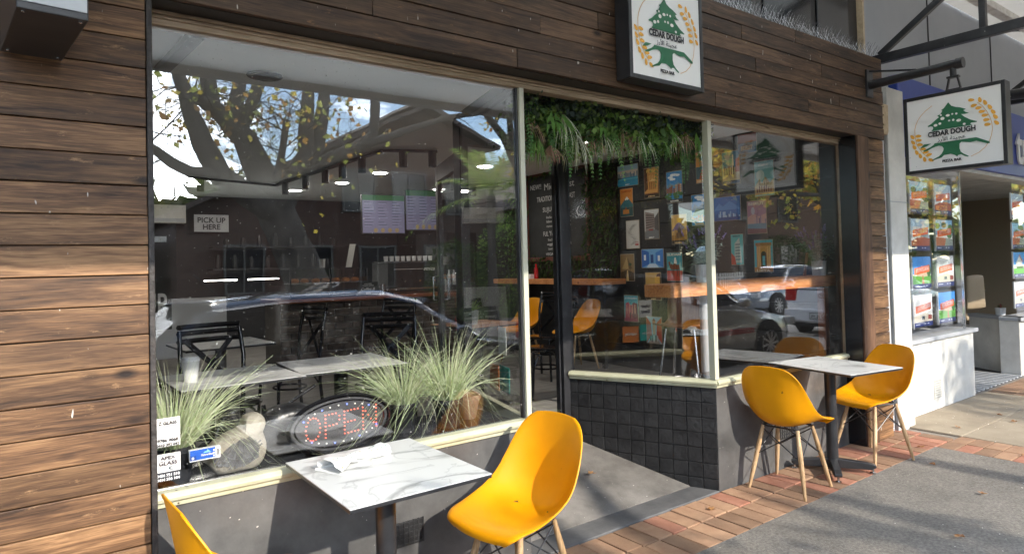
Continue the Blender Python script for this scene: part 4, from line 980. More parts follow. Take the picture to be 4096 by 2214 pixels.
# ------------------------------------------------------------------ cross-back chairs and cafe interior
def xchair():
    t = thing('crossback_chair', 'x', 'chair')
    b = MB(); b.lathe([(.0,.44),(.18,.44),(.205,.448),(.205,.462),(.17,.468),(0,.462)], (0,0,0), 28, cap=False); b.build('seat', 'black_gloss', t, smooth=True)
    for s in (-1,1):
        b = MB(); b.tube([(.17,.15*s,.44),(.185,.165*s,.25),(.2,.18*s,0)], [.013,.013,.012], 10); b.build('leg', 'black_gloss', t, smooth=True)
        b = MB(); b.tube([(-.21,.19*s,0),(-.18,.18*s,.3),(-.18,.18*s,.5),(-.2,.195*s,.72),(-.24,.185*s,.9)], .014, 10); b.build('leg', 'black_gloss', t, smooth=True)
    b = MB(); P = [(-.24-.05*math.cos(a*.5*math.pi),.185*math.sin(a*math.pi/2)*1.02,.86) for a in (-1,-.6,-.2,.2,.6,1)]
    for z in (.83,.88,.92): b.tube([(x,y,z) for x,y,_ in P], .018, 6)
    b.build('top_rail', 'black_gloss', t, smooth=True)
    b = MB()
    for s in (-1,1): b.bar((-.185,.17*s,.5),(-.262,-.15*s,.84),.034,.007,upv=(1,0,0))
    b.build('cross_back', 'black_gloss', t, bevel=.002)
    b = MB(); b.tube([(.13*math.cos(a),.15*math.sin(a),.27) for a in [2*math.pi*k/20 for k in range(21)]], .009, 6); b.build('leg_ring', 'black_gloss', t, smooth=True)
    for s in (-1,1):
        b = MB(); b.tube([(.17,.15*s,.3),(.12,.13*s,.4),(0,.12*s,.43),(-.12,.13*s,.4),(-.17,.17*s,.3)], .008, 6); b.build('seat_brace', 'black_gloss', t, smooth=True)
    return t
x0 = xchair(); ux = [0]
for (x, y, d, lab) in ((1.95,1.55,-125,'black crossback chair inside behind the marble table and neon open sign'),(.95,1.65,-80,'black crossback chair inside behind the takeaway cup'),
    (.62,2.9,-60,'black crossback chair by the inner table, left of the brick counter'),(3.95,2.25,160,'black crossback chair just inside the doorway, seen through the opening'),
    (4.55,3.0,200,'black crossback chair behind another one inside the doorway'),(2.95,3.6,215,'black crossback chair standing in front of the brick counter'),(1.75,3.0,190,'black crossback chair at the right of the inner marble table')):
    o = x0 if not ux[0] else copy_tree(x0); ux[0] = 1
    o.location = (x,y,ZF); o.rotation_euler = (0,0,R(d)); o['label'] = lab; o['group'] = 'black crossback chairs in the cafe'
# brick counter
ct = thing('brick_counter', 'cafe counter with dark brick front and reddish timber top', 'counter', (3.4,5.3,ZF)); CT = (3.4,5.3,ZF)
b = MB(); b.box(2.35,4.75,5.28,5.9,ZF,1.1); b.build('core', 'counter_mortar', ct, world=CT)
bm0 = {}
for r_ in range(10):
    x = 2.35-(.11 if r_ % 2 else 0); z = ZF+.006+r_*.0855
    while x < 4.74:
        xa, xb = max(2.35,x+.006), min(4.75,x+.216); key = round(xb-xa,3)
        if xb-xa > .03:
            if key not in bm0:
                q = MB(); q.box(-key/2,key/2,-.018,.0,0,.07); o = q.build('brick', 'counter_brick', ct, bevel=.006); bm0[key] = o
            else: o = bm0[key].copy(); COL.objects.link(o); o.parent = ct
            o.location = ((xa+xb)/2-3.4, 5.278-5.3+rnd(-.004,.004), z-ZF); o.rotation_euler = (rnd(-.03,.03), rnd(-.012,.012), rnd(-.02,.02))
        x += .222
b = MB(); b.box(2.3,4.8,5.2,5.95,1.101,1.145); b.build('counter_top', 'red_timber', ct, bevel=.006, world=CT)
def small(name, label, cat, loc, parts, group=None, rz=0):
    t = thing(name, label, cat, loc, rz, group)
    for pn, bb, mt, sm in parts: bb.build(pn, mt, t, smooth=sm)
    return t
# pastry case
b = MB(); b.box(-.5,.5,-.2,.2,0,.03); b.box(-.5,.5,-.2,.2,.36,.375)
for x in (-.497,.0,.497): b.box(x-.008,x+.008,-.2,-.185,.03,.36)
g = MB(); g.box(-.5,.5,-.2,-.194,.03,.36)
sh = MB(); sh.box(-.48,.48,-.18,.18,.18,.188)
pc = small('pastry_case', 'glass pastry display case on the brick counter', 'display case', (3.0,5.55,1.146), [('frame',b,'black_metal',False),('front_glass',g,'clear_glass',False),('shelf',sh,'steel',False)])
for i in range(7):
    b = MB(); b.lathe([(.0,0),(.045,.005),(.055,.025),(.04,.05),(0,.058)], (0,0,0), 12, cap=False)
    t = small('pastry', 'round golden pastry, %s from the left in the display case' % ORD[i], 'pastry', (2.6+i*.13,5.5+rnd(-.03,.03),1.146+.19), [('crust',b,'oak',True)], 'pastries in the case')
b = MB(); b.box(-.15,.15,-.006,.006,0,.18)
cs = small('coffee_sign', 'small black counter sign with white lettering about coffee and tea', 'sign', (3.45,5.25,1.146), [('board',b,'board',False)])
for s_, z_, sz, w_ in (('GOOD MOOD',.155,.018,.1),('STARTS WITH',.132,.022,.15),('Coffee &',.09,.05,.19),('tea',.04,.05,.07)): text(s_, sz, (0,-.008,z_), FRONT, 'letter_white', cs, shear=.3 if 'o' in s_ else 0, width=w_)
# coffee machine
b = MB(); b.box(-.42,.42,-.25,.25,.08,.42); 
b2 = MB(); b2.box(-.4,.4,-.24,.24,.42,.44); b3 = MB(); [b3.box(x-.02,x+.02,-.24,-.2,0,.08) for x in (-.36,.36)]; b4 = MB(); [b4.tube([(x,-.26,.2),(x,-.36,.17)],.014,8) for x in (-.22,.0,.22)]; b5 = MB(); b5.box(-.4,.4,-.3,.2,.055,.079)
cm = small('coffee_machine', 'black espresso machine with white script line on the counter', 'coffee machine', (4.2,5.6,1.146), [('body',b,'black_metal',False),('cup_rail',b2,'steel',False),('foot',b3,'black_metal',False),('portafilter',b4,'steel',True),('drip_tray',b5,'steel',False)])
text('etnica', .07, (.2,-.252,.33), FRONT, 'letter_white', cm, shear=.4, width=.17)
b = MB(); b.box(-.33,.1,-.2535,-.2505,.327,.333); b.build('white_line', 'letter_white', cm)
for i in range(9):
    b = MB(); b.lathe([(.025,0),(.032,.07),(.029,.07),(.022,.006)], (0,0,0), 12)
    small('cup', 'white cup, %s from the left on top of the espresso machine' % ORD[i], 'cup', (3.85+i*.085,5.55,1.586), [('body',b,'white',True)], 'cups on the espresso machine')
for i, x in enumerate((3.62,3.72)):
    b = MB(); b.lathe([(.05,0),(.05,.02),(.04,.12),(.043,.14)], (0,0,0), 16); h_ = MB(); h_.tube([(.043,0,.12),(.075,0,.1),(.07,0,.04),(.048,0,.03)], .005, 6)
    small('milk_jug', 'steel milk jug on the counter, %s of two beside the espresso machine' % ('left','right')[i], 'jug', (x,5.4,1.146), [('body',b,'steel',True),('handle',h_,'steel',True)], 'milk jugs')
b = MB(); b.lathe([(.05,0),(.05,.16),(.03,.18)], (0,0,0), 16)
small('paper_roll', 'white paper towel roll on the counter by the door', 'paper roll', (4.62,5.35,1.146), [('roll',b,'paper',True)])
b = MB(); b.prism([(-.04,0),(.04,0),(.1,.3),(.02,.3)], -.003, .003, 'y')
small('menu_stand', 'slanted menu flyer standing on the pastry case', 'flyer', (3.3,5.5,1.522), [('card',b,'sticker_w',False)])
b = MB(); b.lathe([(.03,0),(.04,.11)], (0,0,0), 16)
small('paper_cup', 'paper cup standing on the pastry case', 'cup', (2.95,5.5,1.522), [('cup_body',b,'paper',True)])
# lit menu screens
def screen(loc, w_, h_, label, rz):
    t = thing('menu_screen', label, 'screen', loc, rz, 'lit menu screens'); b = MB(); b.box(-w_/2,w_/2,0,.05,-h_/2,h_/2); b.build('case', 'black_metal', t)
    p = Print(w_-.02, h_-.02); p.r('#6f6e88',0,0,1,1); p.r('#2f5d3a',0,.86,1,1); 
    for c_ in range(3):
        for r_ in range(9):
            if random.random() < .15: continue
            y = .8-r_*.075; x = .04+c_*.33; p.r('#4b4d63', x, y, x+rnd(.12,.22), y+.016); p.r('#8c8da6', x, y-.03, x+rnd(.14,.26), y-.018)
    for k in range(4): p.e('#8c7a5a', .3+k*.17, .07, .05, .06)
    p.build('picture', 'screen', t, (0,-.0015,0), FRONT)
screen((4.04,6.0,2.27), .64, .56, 'lit menu screen above the counter, left of two', R(-6))
screen((4.66,5.94,2.34), .58, .60, 'lit menu screen above the counter, right of two', R(-6))
# shelves behind, a fridge, wall aircon, notices
b = MB(); b.box(-.35,-.315,-.3,.3,0,1.75); b.box(.315,.35,-.3,.3,0,1.75); b.box(-.314,.314,-.3,.3,0,.13); b.box(-.314,.314,-.3,.3,1.62,1.75); b.box(-.314,.314,.25,.3,.131,1.619); b2 = MB(); b2.box(-.34,.34,-.312,-.302,.1,1.66)
fr = small('drinks_fridge', 'tall glass drinks fridge glowing inside near the doorway', 'fridge', (5.0,5.9,ZF), [('body',b,'black_metal',False),('door_glass',b2,'clear_glass',False)])
for k in range(4):
    q = MB(); q.box(-.313,.313,-.28,.24,.296+k*.34,.305+k*.34); q.build('shelf', 'steel', fr)
q = MB(); q.box(-.312,-.298,-.29,-.27,.15,1.6); q.build('light_strip', 'lamp_on', fr)
random.seed(21)
for k in range(3):
    for i in range(6):
        q = MB(); q.lathe([(.03,0),(.03,.14),(.012,.19),(.012,.22)], (0,0,0), 10); 
        small('drink_bottle', '%s drink bottle from the left on the %s shelf of the glass fridge' % (ORD[i], ('low','middle','upper')[k]), 'bottle', (4.78+i*.085,5.75,ZF+.306+k*.34), [('glass',q,random.choice(['wood_veneer','zinc','tail_red','pvc']),True)], 'bottles in the fridge')
b = MB(); b.box(-.45,.45,-.11,.11,-.14,.14); b2 = MB(); b2.box(-.44,.44,-.116,-.111,-.13,-.07)
small('air_conditioner', 'white wall air conditioner high on the back wall', 'air conditioner', (1.5,8.88,2.43), [('case',b,'white_paint',False),('louvre',b2,'pvc',False)])
b = MB(); b.box(-.26,.26,-.004,.004,-.14,.14)
pk = small('pick_up_sign', 'white paper notice reading PICK UP HERE on the back wall', 'notice', (2.35,8.9,2.3), [('sheet',b,'pvc',False)])
text('PICK UP', .12, (0,-.007,.05), FRONT, 'letter_black', pk, width=.42, bold=.002); text('HERE', .12, (0,-.007,-.06), FRONT, 'letter_black', pk, width=.26, bold=.002)
b = MB(); b.box(-.35,.35,-.012,.012,-.25,.25); sb = small('service_panel', 'dark panel with large pale letters UP by the far left wall', 'sign', (.75,4.6,1.2), [('panel',b,'board',False)])
text('PICK UP', .3, (0,-.014,0), FRONT, 'chalk', sb, width=.62, bold=.004)
b = MB(); b.box(-1.1,1.1,-.16,.16,-.012,.012); b2 = MB(); b2.box(-1.1,1.1,-.16,.16,-.372,-.348)
sh = small('wall_shelf', 'dark double wall shelf behind the counter', 'shelf', (3.4,8.75,1.9), [('board',b,'black_metal',False),('board',b2,'black_metal',False)])
random.seed(2)
for i in range(16):
    q = MB(); hh = rnd(.12,.24); q.lathe([(.04,0),(.04,hh*.7),(.02,hh)], (0,0,0), 10)
    small('jar', '%s dark jar from the left on the %s board of the wall shelf' % (ORD[i//2], ('lower','upper')[i % 2]), 'jar', (2.4+i*.13,8.74,1.9125 if i % 2 else 1.5525), [('body',q,random.choice(['int_dark','int_dark','board','black_metal','int_wall']),True)], 'jars on the back shelf')
for (x, z) in ((1.95,1.02),(2.55,1.02)):
    pass
b = MB(); b.box(-.5,.5,-.02,.02,-.4,.4); small('dark_cabinet', 'grey steel kitchen cabinet left of the counter', 'cabinet', (1.7,7.3,.75), [('front',b,'zinc',False)])
for x, z in ((2.6,1.63),(3.2,1.63)):
    b = MB(); b.box(-.22,.22,-.02,.02,-.006,.006); small('fluorescent_tube', 'lit white tube lamp over the kitchen bench, %s of two' % ('left' if x < 3 else 'right'), 'lamp', (x-.4,7.6,z-.25), [('tube',b,'lamp_on',False)], 'tube lamps in the kitchen')
# ceiling: black beam, round speaker, track with spots, downlights
b = MB(); b.bar((.69,1.0,ZC-.02),(.6,2.2,ZC-.02),.07,.04); o = b.build('ceiling_beam', 'black_metal'); tag(o, 'black steel channel crossing the pale cafe ceiling', 'beam')
b = MB(); b.lathe([(.0,-.012),(.1,-.012),(.11,-.004),(.11,0)], (0,0,0), 28, cap=False); o = b.build('ceiling_speaker', 'int_wall'); o.location = (1.2,1.62,ZC-.001); tag(o, 'round grey speaker set flush in the cafe ceiling', 'speaker')
tk = thing('track_light', 'angled black ceiling track with cylindrical spotlights', 'track light', (2.9,5.5,ZC)); TK = (2.9,5.5,ZC)
pts = [(1.2,6.4,2.72),(2.8,6.9,2.72),(2.93,3.6,2.72),(3.45,3.38,2.72)]
b = MB()
for p_, q_ in zip(pts, pts[1:]): b.bar(p_, q_, .035, .03)
b.build('track', 'black_metal', tk, world=TK)
for x, y in ((1.75,6.57),(2.81,6.5),(2.84,5.75),(2.865,5.1),(2.885,4.6),(2.91,4.1),(3.12,3.52),(3.4,3.4)):
    b = MB(); b.tube([(x,y,2.71),(x,y,2.55)], .045, 14); b.build('spotlight', 'black_metal', tk, smooth=True, world=TK)
for i, (x, y) in enumerate(((1.85,7.6),(3.32,7.66),(3.62,6.48),(3.68,5.31),(5.3,6.6),(4.6,4.2),(.6,4.0),(4.55,2.3))):  # the last downlight is an added one, brightening the posters
    t = thing('downlight', 'lit round ceiling downlight ' + ['near the back wall above the air conditioner','near the back wall above the dark shelf','above the menu screens','in front of the menu screens','above the drinks fridge','between the door and the wall bar','above the far left tables','added to brighten the tin posters'][i], 'downlight', (x,y,ZC-.001), 0, 'lit downlights in the cafe ceiling')
    b = MB(); b.lathe([(.0,-.006),(.085,-.006),(.095,0)], (0,0,0), 24, cap=False); b.build('lens', 'lamp_on', t)
    ld = bpy.data.lights.new('downlight_lamp', 'AREA'); ld.shape = 'DISK'; ld.size = .16; ld.energy = 2.2 if y > 2.5 else 3.2; ld.color = (1,.95,.86); lo = bpy.data.objects.new('downlight_lamp', ld); COL.objects.link(lo); lo.parent = t; lo.location = (0,0,-.02)
# chalk menu board with timber frame
cb = thing('chalkboard', 'tall black chalk menu board in reddish frame on the green side wall', 'chalkboard', (5.66,4.08,2.15)); 
b = MB(); b.box(-.01,.01,-.6,.6,-.56,.56); b.build('board', 'board', cb)
b = MB(); b.box(-.02,.015,-.66,-.6,-.62,.62); b.box(-.02,.015,.6,.66,-.62,.62); b.box(-.02,.015,-.6,.6,.56,.62); b.box(-.02,.015,-.6,.6,-.62,-.56); b.build('frame', 'frame_red', cb, bevel=.004)
for s_, y, z, sz, w_ in (('NEW!!',.42,.42,.1,.24),('Middle East',-.08,.4,.13,.62),('TRADITIONAL BREAKFAST',-.0,.24,.1,.8),('SUJUK',.15,.08,.09,.25),('Includes fresh bread,',-.05,-.02,.05,.5),('labne, plate of veggies,',-.05,-.08,.05,.5),('cucumber, olives, tea',-.05,-.14,.05,.5),('FUL "FAVA BEANS"',.0,-.24,.09,.55),('Includes plate of',-.05,-.33,.05,.45),('veggies, olives, bread',-.05,-.39,.05,.5),('tomato, lemon, oil',-.05,-.45,.05,.45),('VEGAN FRIENDLY',-.02,-.52,.05,.5)):
    text(s_, sz, (-.013,y,z), LEFT, 'chalk', cb, width=w_)
b = MB(); b.tube([(-.013,-.5-.07*math.cos(a),.02+.06*math.sin(a)) for a in [2*math.pi*k/16 for k in range(17)]], .006, 5); b.build('chalk_drawing', 'chalk', cb)
# timber bars
wb = thing('window_bar', 'thick orange timber bar slab inside the right window', 'bar', (4.5,.37,ZF)); WB = (4.5,.37,ZF)
b = MB(); b.box(3.47,5.68,.25,.52,1.246,1.335); b.build('slab', 'oak', wb, bevel=.006, world=WB)
b = MB(); b.bar((5.52,.33,ZF),(5.52,.33,1.23),.07,.05); b.build('leg', 'red_timber', wb, world=WB)
b = MB(); b.tube([(4.0,.42,ZF),(4.0,.42,1.24)], .032, 16); b.build('pole', 'zinc', wb, smooth=True, world=WB)
b = MB(); b.box(5.3,5.6,.28,.5,1.234,1.2455); b.build('bracket', 'steel', wb, world=WB)
sb_ = thing('wall_bar', 'narrow orange timber bar along the green side wall', 'bar', (5.55,3.9,ZF)); SB = (5.55,3.9,ZF)
b = MB(); b.box(5.3,5.688,2.85,5.1,1.235,1.3); b.build('slab', 'oak', sb_, bevel=.005, world=SB)
for y in (3.0,4.9): b = MB(); b.bar((5.45,y,ZF),(5.45,y,1.234),.05); b.build('leg', 'black_metal', sb_, world=SB)
for x, y, mt_, lab in ((5.5,4.35,'tail_red','red sauce bottle on the wall bar by the chalkboard'),):
    b = MB(); b.lathe([(.03,0),(.03,.12),(.012,.17),(.012,.2)], (0,0,0), 12); small('sauce_bottle', lab, 'bottle', (x,y,1.301), [('bottle',b,mt_,True)])
b = MB(); b.box(-.06,.06,-.12,.12,0,.06); small('condiment_tray', 'white condiment tray on the wall bar by the chalkboard', 'tray', (5.48,4.5,1.301), [('tray',b,'white',False)])
# bentwood stool
st = thing('bar_stool', 'curved veneer bar stool with steel frame behind the corner mullion', 'stool', (4.42,.95,ZF), R(200))
b = MB(); P = [(.2,.72),(.1,.705),(-.05,.70),(-.14,.73),(-.18,.80),(-.2,.92),(-.215,.99)]; b.open = True
for x, z in P:
    for u in (-1,-.6,-.2,.2,.6,1): b.v.append((x+.05*abs(u)**2*(1 if z > .75 else 0), u*.2*(1 if z < .95 else .93), z+(.02*abs(u)**2 if z < .75 else 0)))
for i in range(len(P)-1):
    for j in range(5): k = i*6+j; b._face((k,k+1,k+7,k+6))
o = b.build('seat_shell', 'wood_veneer', st, smooth=True, angle=80); sd = o.modifiers.new('s','SOLIDIFY'); sd.thickness = .012
for sx in (-1,1):
    for sy in (-1,1): b = MB(); b.tube([(.12*sx,.12*sy,.69),(.2*sx,.2*sy,0)], .011, 10); b.build('leg', 'steel', st, smooth=True)
b = MB(); b.tube([(.17*math.cos(a),.17*math.sin(a),.25) for a in [2*math.pi*k/24 for k in range(25)]], .008, 6); b.build('foot_ring', 'steel', st, smooth=True)
# lavender pots
random.seed(14)
def lavender(loc, label):
    t = thing('lavender_pot', label, 'plant', loc, 0, 'lavender pots on the window bar')
    b = MB(); n = 60; 
    for z, r0 in ((0,.054),(.125,.061)):
        for i in range(n): a = 2*math.pi*i/n; r_ = r0+(.0018 if i % 2 else -.0012); b.v.append((r_*math.cos(a), r_*math.sin(a), z))
    for i in range(n): b._face((i,(i+1)%n,n+(i+1)%n,n+i))
    b._face(reversed(range(n))); b.lathe([(.064,.122),(.064,.128),(.058,.128)], (0,0,0), 30, cap=False); b.build('pot', 'zinc', t)
    sg, lv, fl_ = MB(), MB(), MB(); lv.open = True
    for k in range(34):
        a = rnd(0,2*math.pi); el = R(rnd(50,88)); ln = rnd(.14,.30); d = Vector((math.cos(a)*math.cos(el), math.sin(a)*math.cos(el), math.sin(el))); p = Vector((.03*math.cos(a),.03*math.sin(a),.11)); sg.tube([p, p+d*ln*.5, p+d*ln+Vector((0,0,-.01))], .0013, 4, cap=False)
        for i in range(16):
            f = rnd(.15,.9); q = p+d*ln*f; aa = rnd(0,6.28); dd = Vector((math.cos(aa),math.sin(aa),rnd(-.1,.7))); c = random.choice([(.3,.42,.35),(.38,.5,.42),(.22,.33,.26),(.46,.57,.49)])
            lv.leaf(q, dd, dd.cross(Vector((0,0,1)))+Vector((.01,0,0)), rnd(.035,.07), rnd(.008,.014), c, droop=rnd(0,.5))
        if k % 2 == 0:
            for i in range(14): 
                q = p+d*(ln+.004*i); aa = rnd(0,6.28); dd = Vector((math.cos(aa)*.7,math.sin(aa)*.7,.6)); fl_.leaf(q, dd, (math.sin(aa),-math.cos(aa),.1), .018, .012, random.choice([(.36,.28,.62),(.46,.38,.72),(.25,.2,.5)]))
    sg.build('stems', 'lav_leaf', t); lv.build('leaves', 'leaf_dry', t)['kind'] = 'stuff'; fl_.open = True; fl_.build('flowers', 'leaf_dry', t)['kind'] = 'stuff'
lavender((3.95,.37,1.336), 'artificial lavender in a ribbed zinc pot behind the corner mullion')
lavender((5.55,.37,1.336), 'artificial lavender in a ribbed zinc pot at the right end of the bar')
b = MB(); b.prism([(-.02,0),(.02,0),(.07,.2),(.03,.2)], -.002, .002, 'y'); small('menu_card', 'slanted menu card leaning beside the right lavender pot', 'card', (5.33,.38,1.337), [('card',b,'wood_veneer',False)])
# small pot plant and table by the door inside
pp = thing('pot_plant', 'small spiky plant in a two tone pot on a table inside the door', 'plant', (3.05,2.15,ZF+.75))
b = MB(); b.lathe([(.05,0),(.058,.04)], (0,0,0), 20); b.build('pot_base', 'white', pp, smooth=True); b = MB(); b.lathe([(.0585,.041),(.065,.12),(.05,.12)], (0,0,0), 20); b.build('pot', 'pvc', pp, smooth=True)
b = MB(); b.open = True
for k in range(26):
    a = rnd(0,6.28); el = R(rnd(25,75)); d = Vector((math.cos(a)*math.cos(el),math.sin(a)*math.cos(el),math.sin(el))); b.leaf((0,0,.11), d, (-math.sin(a),math.cos(a),0), rnd(.1,.2), .016, random.choice([(.2,.32,.06),(.3,.4,.1),(.12,.22,.05)]), droop=.25)
b.build('leaves', 'leaf_dry', pp)
pedestal('cafe_table', 'timber topped table inside the doorway carrying a spiky pot plant', (3.15,2.2,ZF), R(5), .6, .6, .749, G4, mtop='oak')
# ------------------------------------------------------------------ greenery over the doorway and on the wall
random.seed(31)
GREENS = [(.06,.12,.03),(.1,.19,.045),(.05,.09,.036),(.15,.26,.06),(.08,.12,.06),(.24,.36,.1)]
def fern(b, p, d, ln, col, w=.05):
    d = Vector(d).normalized(); sd = d.cross(Vector((0,-1,.2))).normalized(); n = 16
    for i in range(n):
        f = i/n; q = Vector(p)+d*ln*f+Vector((0,0,-.18*ln*f*f)); wl = w*(1-f*.85)*(.55+.45*min(1,f*5))
        for s in (-1,1): b.leaf(q, sd*s+d*.45, d, wl, .011, col, droop=.25)
    b.ribbon([Vector(p)+d*ln*f+Vector((0,0,-.18*ln*f*f)) for f in (0,.33,.66,1)], (.004,.004,.003,.001), sd, (col[0]*.8,col[1]*.8,col[2]*.8))
def tuft(b, p, ln, cols, n=44, spread=.35):
    for k in range(n):
        a = rnd(0,6.28); s = spread*math.sqrt(random.random()); d = Vector((math.cos(a)*s, math.sin(a)*s*.7, -1)).normalized(); L_ = ln*rnd(.6,1.1); pts = [Vector(p)+d*L_*f+Vector((math.cos(a),math.sin(a)*.7,0))*s*.12*math.sin(f*2.2) for f in (0,.35,.7,1)]
        b.ribbon(pts, (.004,.005,.0035,.0008), (math.cos(a+1.2),math.sin(a+1.2),0), random.choice(cols))
def bush(b, p, r, n, sz, cols):
    for k in range(n):
        q = Vector(p)+Vector((rnd(-1,1)*r[0], rnd(-1,1)*r[1], rnd(-1,1)*r[2])); a = rnd(0,6.28); e = rnd(-1.2,.6); d = Vector((math.cos(a)*math.cos(e), math.sin(a)*math.cos(e), math.sin(e))); s = rnd(.6,1.3)*sz
        b.leaf(q, d, d.cross(Vector((rnd(-1,1),rnd(-1,1),rnd(-.3,1)))), s, s*.72, random.choice(cols), droop=rnd(0,.3))
gl = thing('greenery_garland', 'thick garland of artificial ferns and grasses hanging over the doorway', 'garland', (2.85,.3,2.45)); GL = (2.85,.3,2.45)
b = MB(); b.open = True
xx = 2.1
while xx < 3.68:
    bush(b, (xx,.13+rnd(-.05,.08),2.385+rnd(-.03,.02)), (.07,.09,.06), 120, .034, [(.05,.07,.05),(.07,.1,.06),(.09,.12,.07),(.16,.23,.07),(.05,.07,.06)])
    bush(b, (xx,.15+rnd(-.07,.1),2.285+rnd(-.03,.03)), (.07,.09,.07), 80, .038, GREENS)
    if xx < 2.75: bush(b, (xx,.2+rnd(-.05,.1),2.19+rnd(-.03,.02)), (.07,.08,.05), 45, .04, GREENS)
    xx += .06
for k in range(9): bush(b, (rnd(2.1,3.6),.06,rnd(2.25,2.4)), (.04,.02,.03), 34, .024, [(.13,.2,.04),(.2,.28,.07),(.16,.24,.05)])
b.build('small_leaves', 'leaf', gl, world=GL)['kind'] = 'stuff'
for k in range(21):
    b = MB(); b.open = True; fern(b, (2.12+k*.074+rnd(-.03,.03), .05+rnd(0,.08), 2.33+rnd(-.06,.03)), (rnd(-.4,.4), -.08, -1), rnd(.18,.3), random.choice([(.15,.34,.1),(.2,.4,.12),(.11,.25,.08)])); b.build('fern_frond', 'leaf', gl, world=GL)
PALE = [(.62,.62,.46),(.75,.75,.6),(.45,.48,.25),(.3,.4,.12)]; RUST = [(.36,.2,.14),(.45,.27,.19),(.24,.14,.09)]; GRN = [(.15,.3,.06),(.24,.4,.09),(.1,.2,.06)]
for (x, z, ln, c) in ((2.12,2.32,.24,RUST),(2.4,2.34,.27,PALE),(2.31,2.16,.14,RUST),(2.52,2.25,.27,PALE),(2.63,2.3,.25,RUST),(2.78,2.33,.22,GRN),(2.88,2.32,.24,RUST),(3.0,2.32,.26,PALE),(3.12,2.33,.2,GRN),(2.22,2.2,.2,GRN),(3.3,2.34,.2,PALE),(3.42,2.34,.2,RUST),(2.7,2.26,.2,PALE)):
    b = MB(); b.open = True; tuft(b, (x,.07+rnd(0,.08),z), ln*.85, c, n=60, spread=.5); b.build('grass_tuft', 'leaf_dry', gl, world=GL)
for (x, z, a) in ((2.27,2.33,-.5),(2.29,2.33,.1),(2.33,2.33,.6),(3.22,2.36,.3),(3.5,2.34,-.4),(2.66,2.33,-.5)):
    b = MB(); b.open = True
    for j in range(2):
        d = Vector((math.sin(a+j*.4),-.25,-math.cos(a))); b.leaf((x,.05,z), d, (1,0,0), .15, .03, (.16,.33,.07), droop=.1)
    b.build('strap_leaf', 'leaf', gl, world=GL)
gw = thing('green_wall', 'dark artificial leaf wall panel behind the chalkboard', 'green wall', (5.66,3.9,2.0)); GW = (5.66,3.9,2.0)
b = MB(); b.box(5.66,5.689,2.95,5.2,1.32,2.74); b.build('backing', 'soil', gw, world=GW)
b = MB(); b.open = True
for k in range(3600):
    y = rnd(2.9,5.2); z = rnd(1.3,2.74)
    if 3.5 < y < 4.66 and 1.6 < z < 2.68: continue
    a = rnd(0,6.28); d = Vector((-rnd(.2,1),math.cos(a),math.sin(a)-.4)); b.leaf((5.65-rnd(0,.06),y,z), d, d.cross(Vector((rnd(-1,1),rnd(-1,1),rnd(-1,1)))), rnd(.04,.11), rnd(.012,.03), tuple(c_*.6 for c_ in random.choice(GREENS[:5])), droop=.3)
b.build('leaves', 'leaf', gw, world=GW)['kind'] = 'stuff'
# ------------------------------------------------------------------ tin posters on the dark side wall
random.seed(17)
POST = [('skyline',2.772,2.524,.344,.256),('petra',2.401,2.396,.228,.351),('gyumri',2.071,2.311,.229,.353),('armenia1',2.803,2.205,.212,.338),('map',2.718,1.818,.215,.338),('bw',2.417,1.921,.223,.345),('armenia2',2.022,1.840,.218,.332),('armenia3',1.743,2.030,.212,.336),('bluest',2.422,1.530,.341,.219),('pyr',2.821,1.429,.229,.325),('sudan',2.103,1.430,.224,.319),('irin',2.421,1.211,.238,.320),('jordan',2.778,.943,.230,.316),('market',2.429,.711,.238,.311),('lebanon',1.673,2.478,.202,.336),('airway',1.647,2.62,.0,.0),('palm',2.075,.979,.213,.294),('beiruttop',1.141,2.64,.22,.2),('mosque',1.336,2.425,.211,.341),('cairo',.965,2.272,.215,.349),('blueland',1.398,2.014,.330,.251),('beirutp',1.059,1.903,.217,.330),('beirutteal',1.293,1.593,.147,.314),('libya',.999,1.522,.207,.317)]
def mount(p, col, base, peaks):
    p.p(col, [(0,base)]+peaks+[(1,base)])
def blocks(p, y0, n, cols, hmin, hmax, x0=0, x1=1, win=None):
    for k in range(n):
        a = x0+(x1-x0)*k/n; b_ = a+(x1-x0)/n*rnd(.7,1.1); h_ = rnd(hmin,hmax); c = random.choice(cols); p.r(c, a, y0, min(b_,1), y0+h_)
        if win:
            for j in range(3): p.r(win, a+.01, y0+h_*(.25+.22*j), min(b_,1)-.01, y0+h_*(.25+.22*j)+.012)
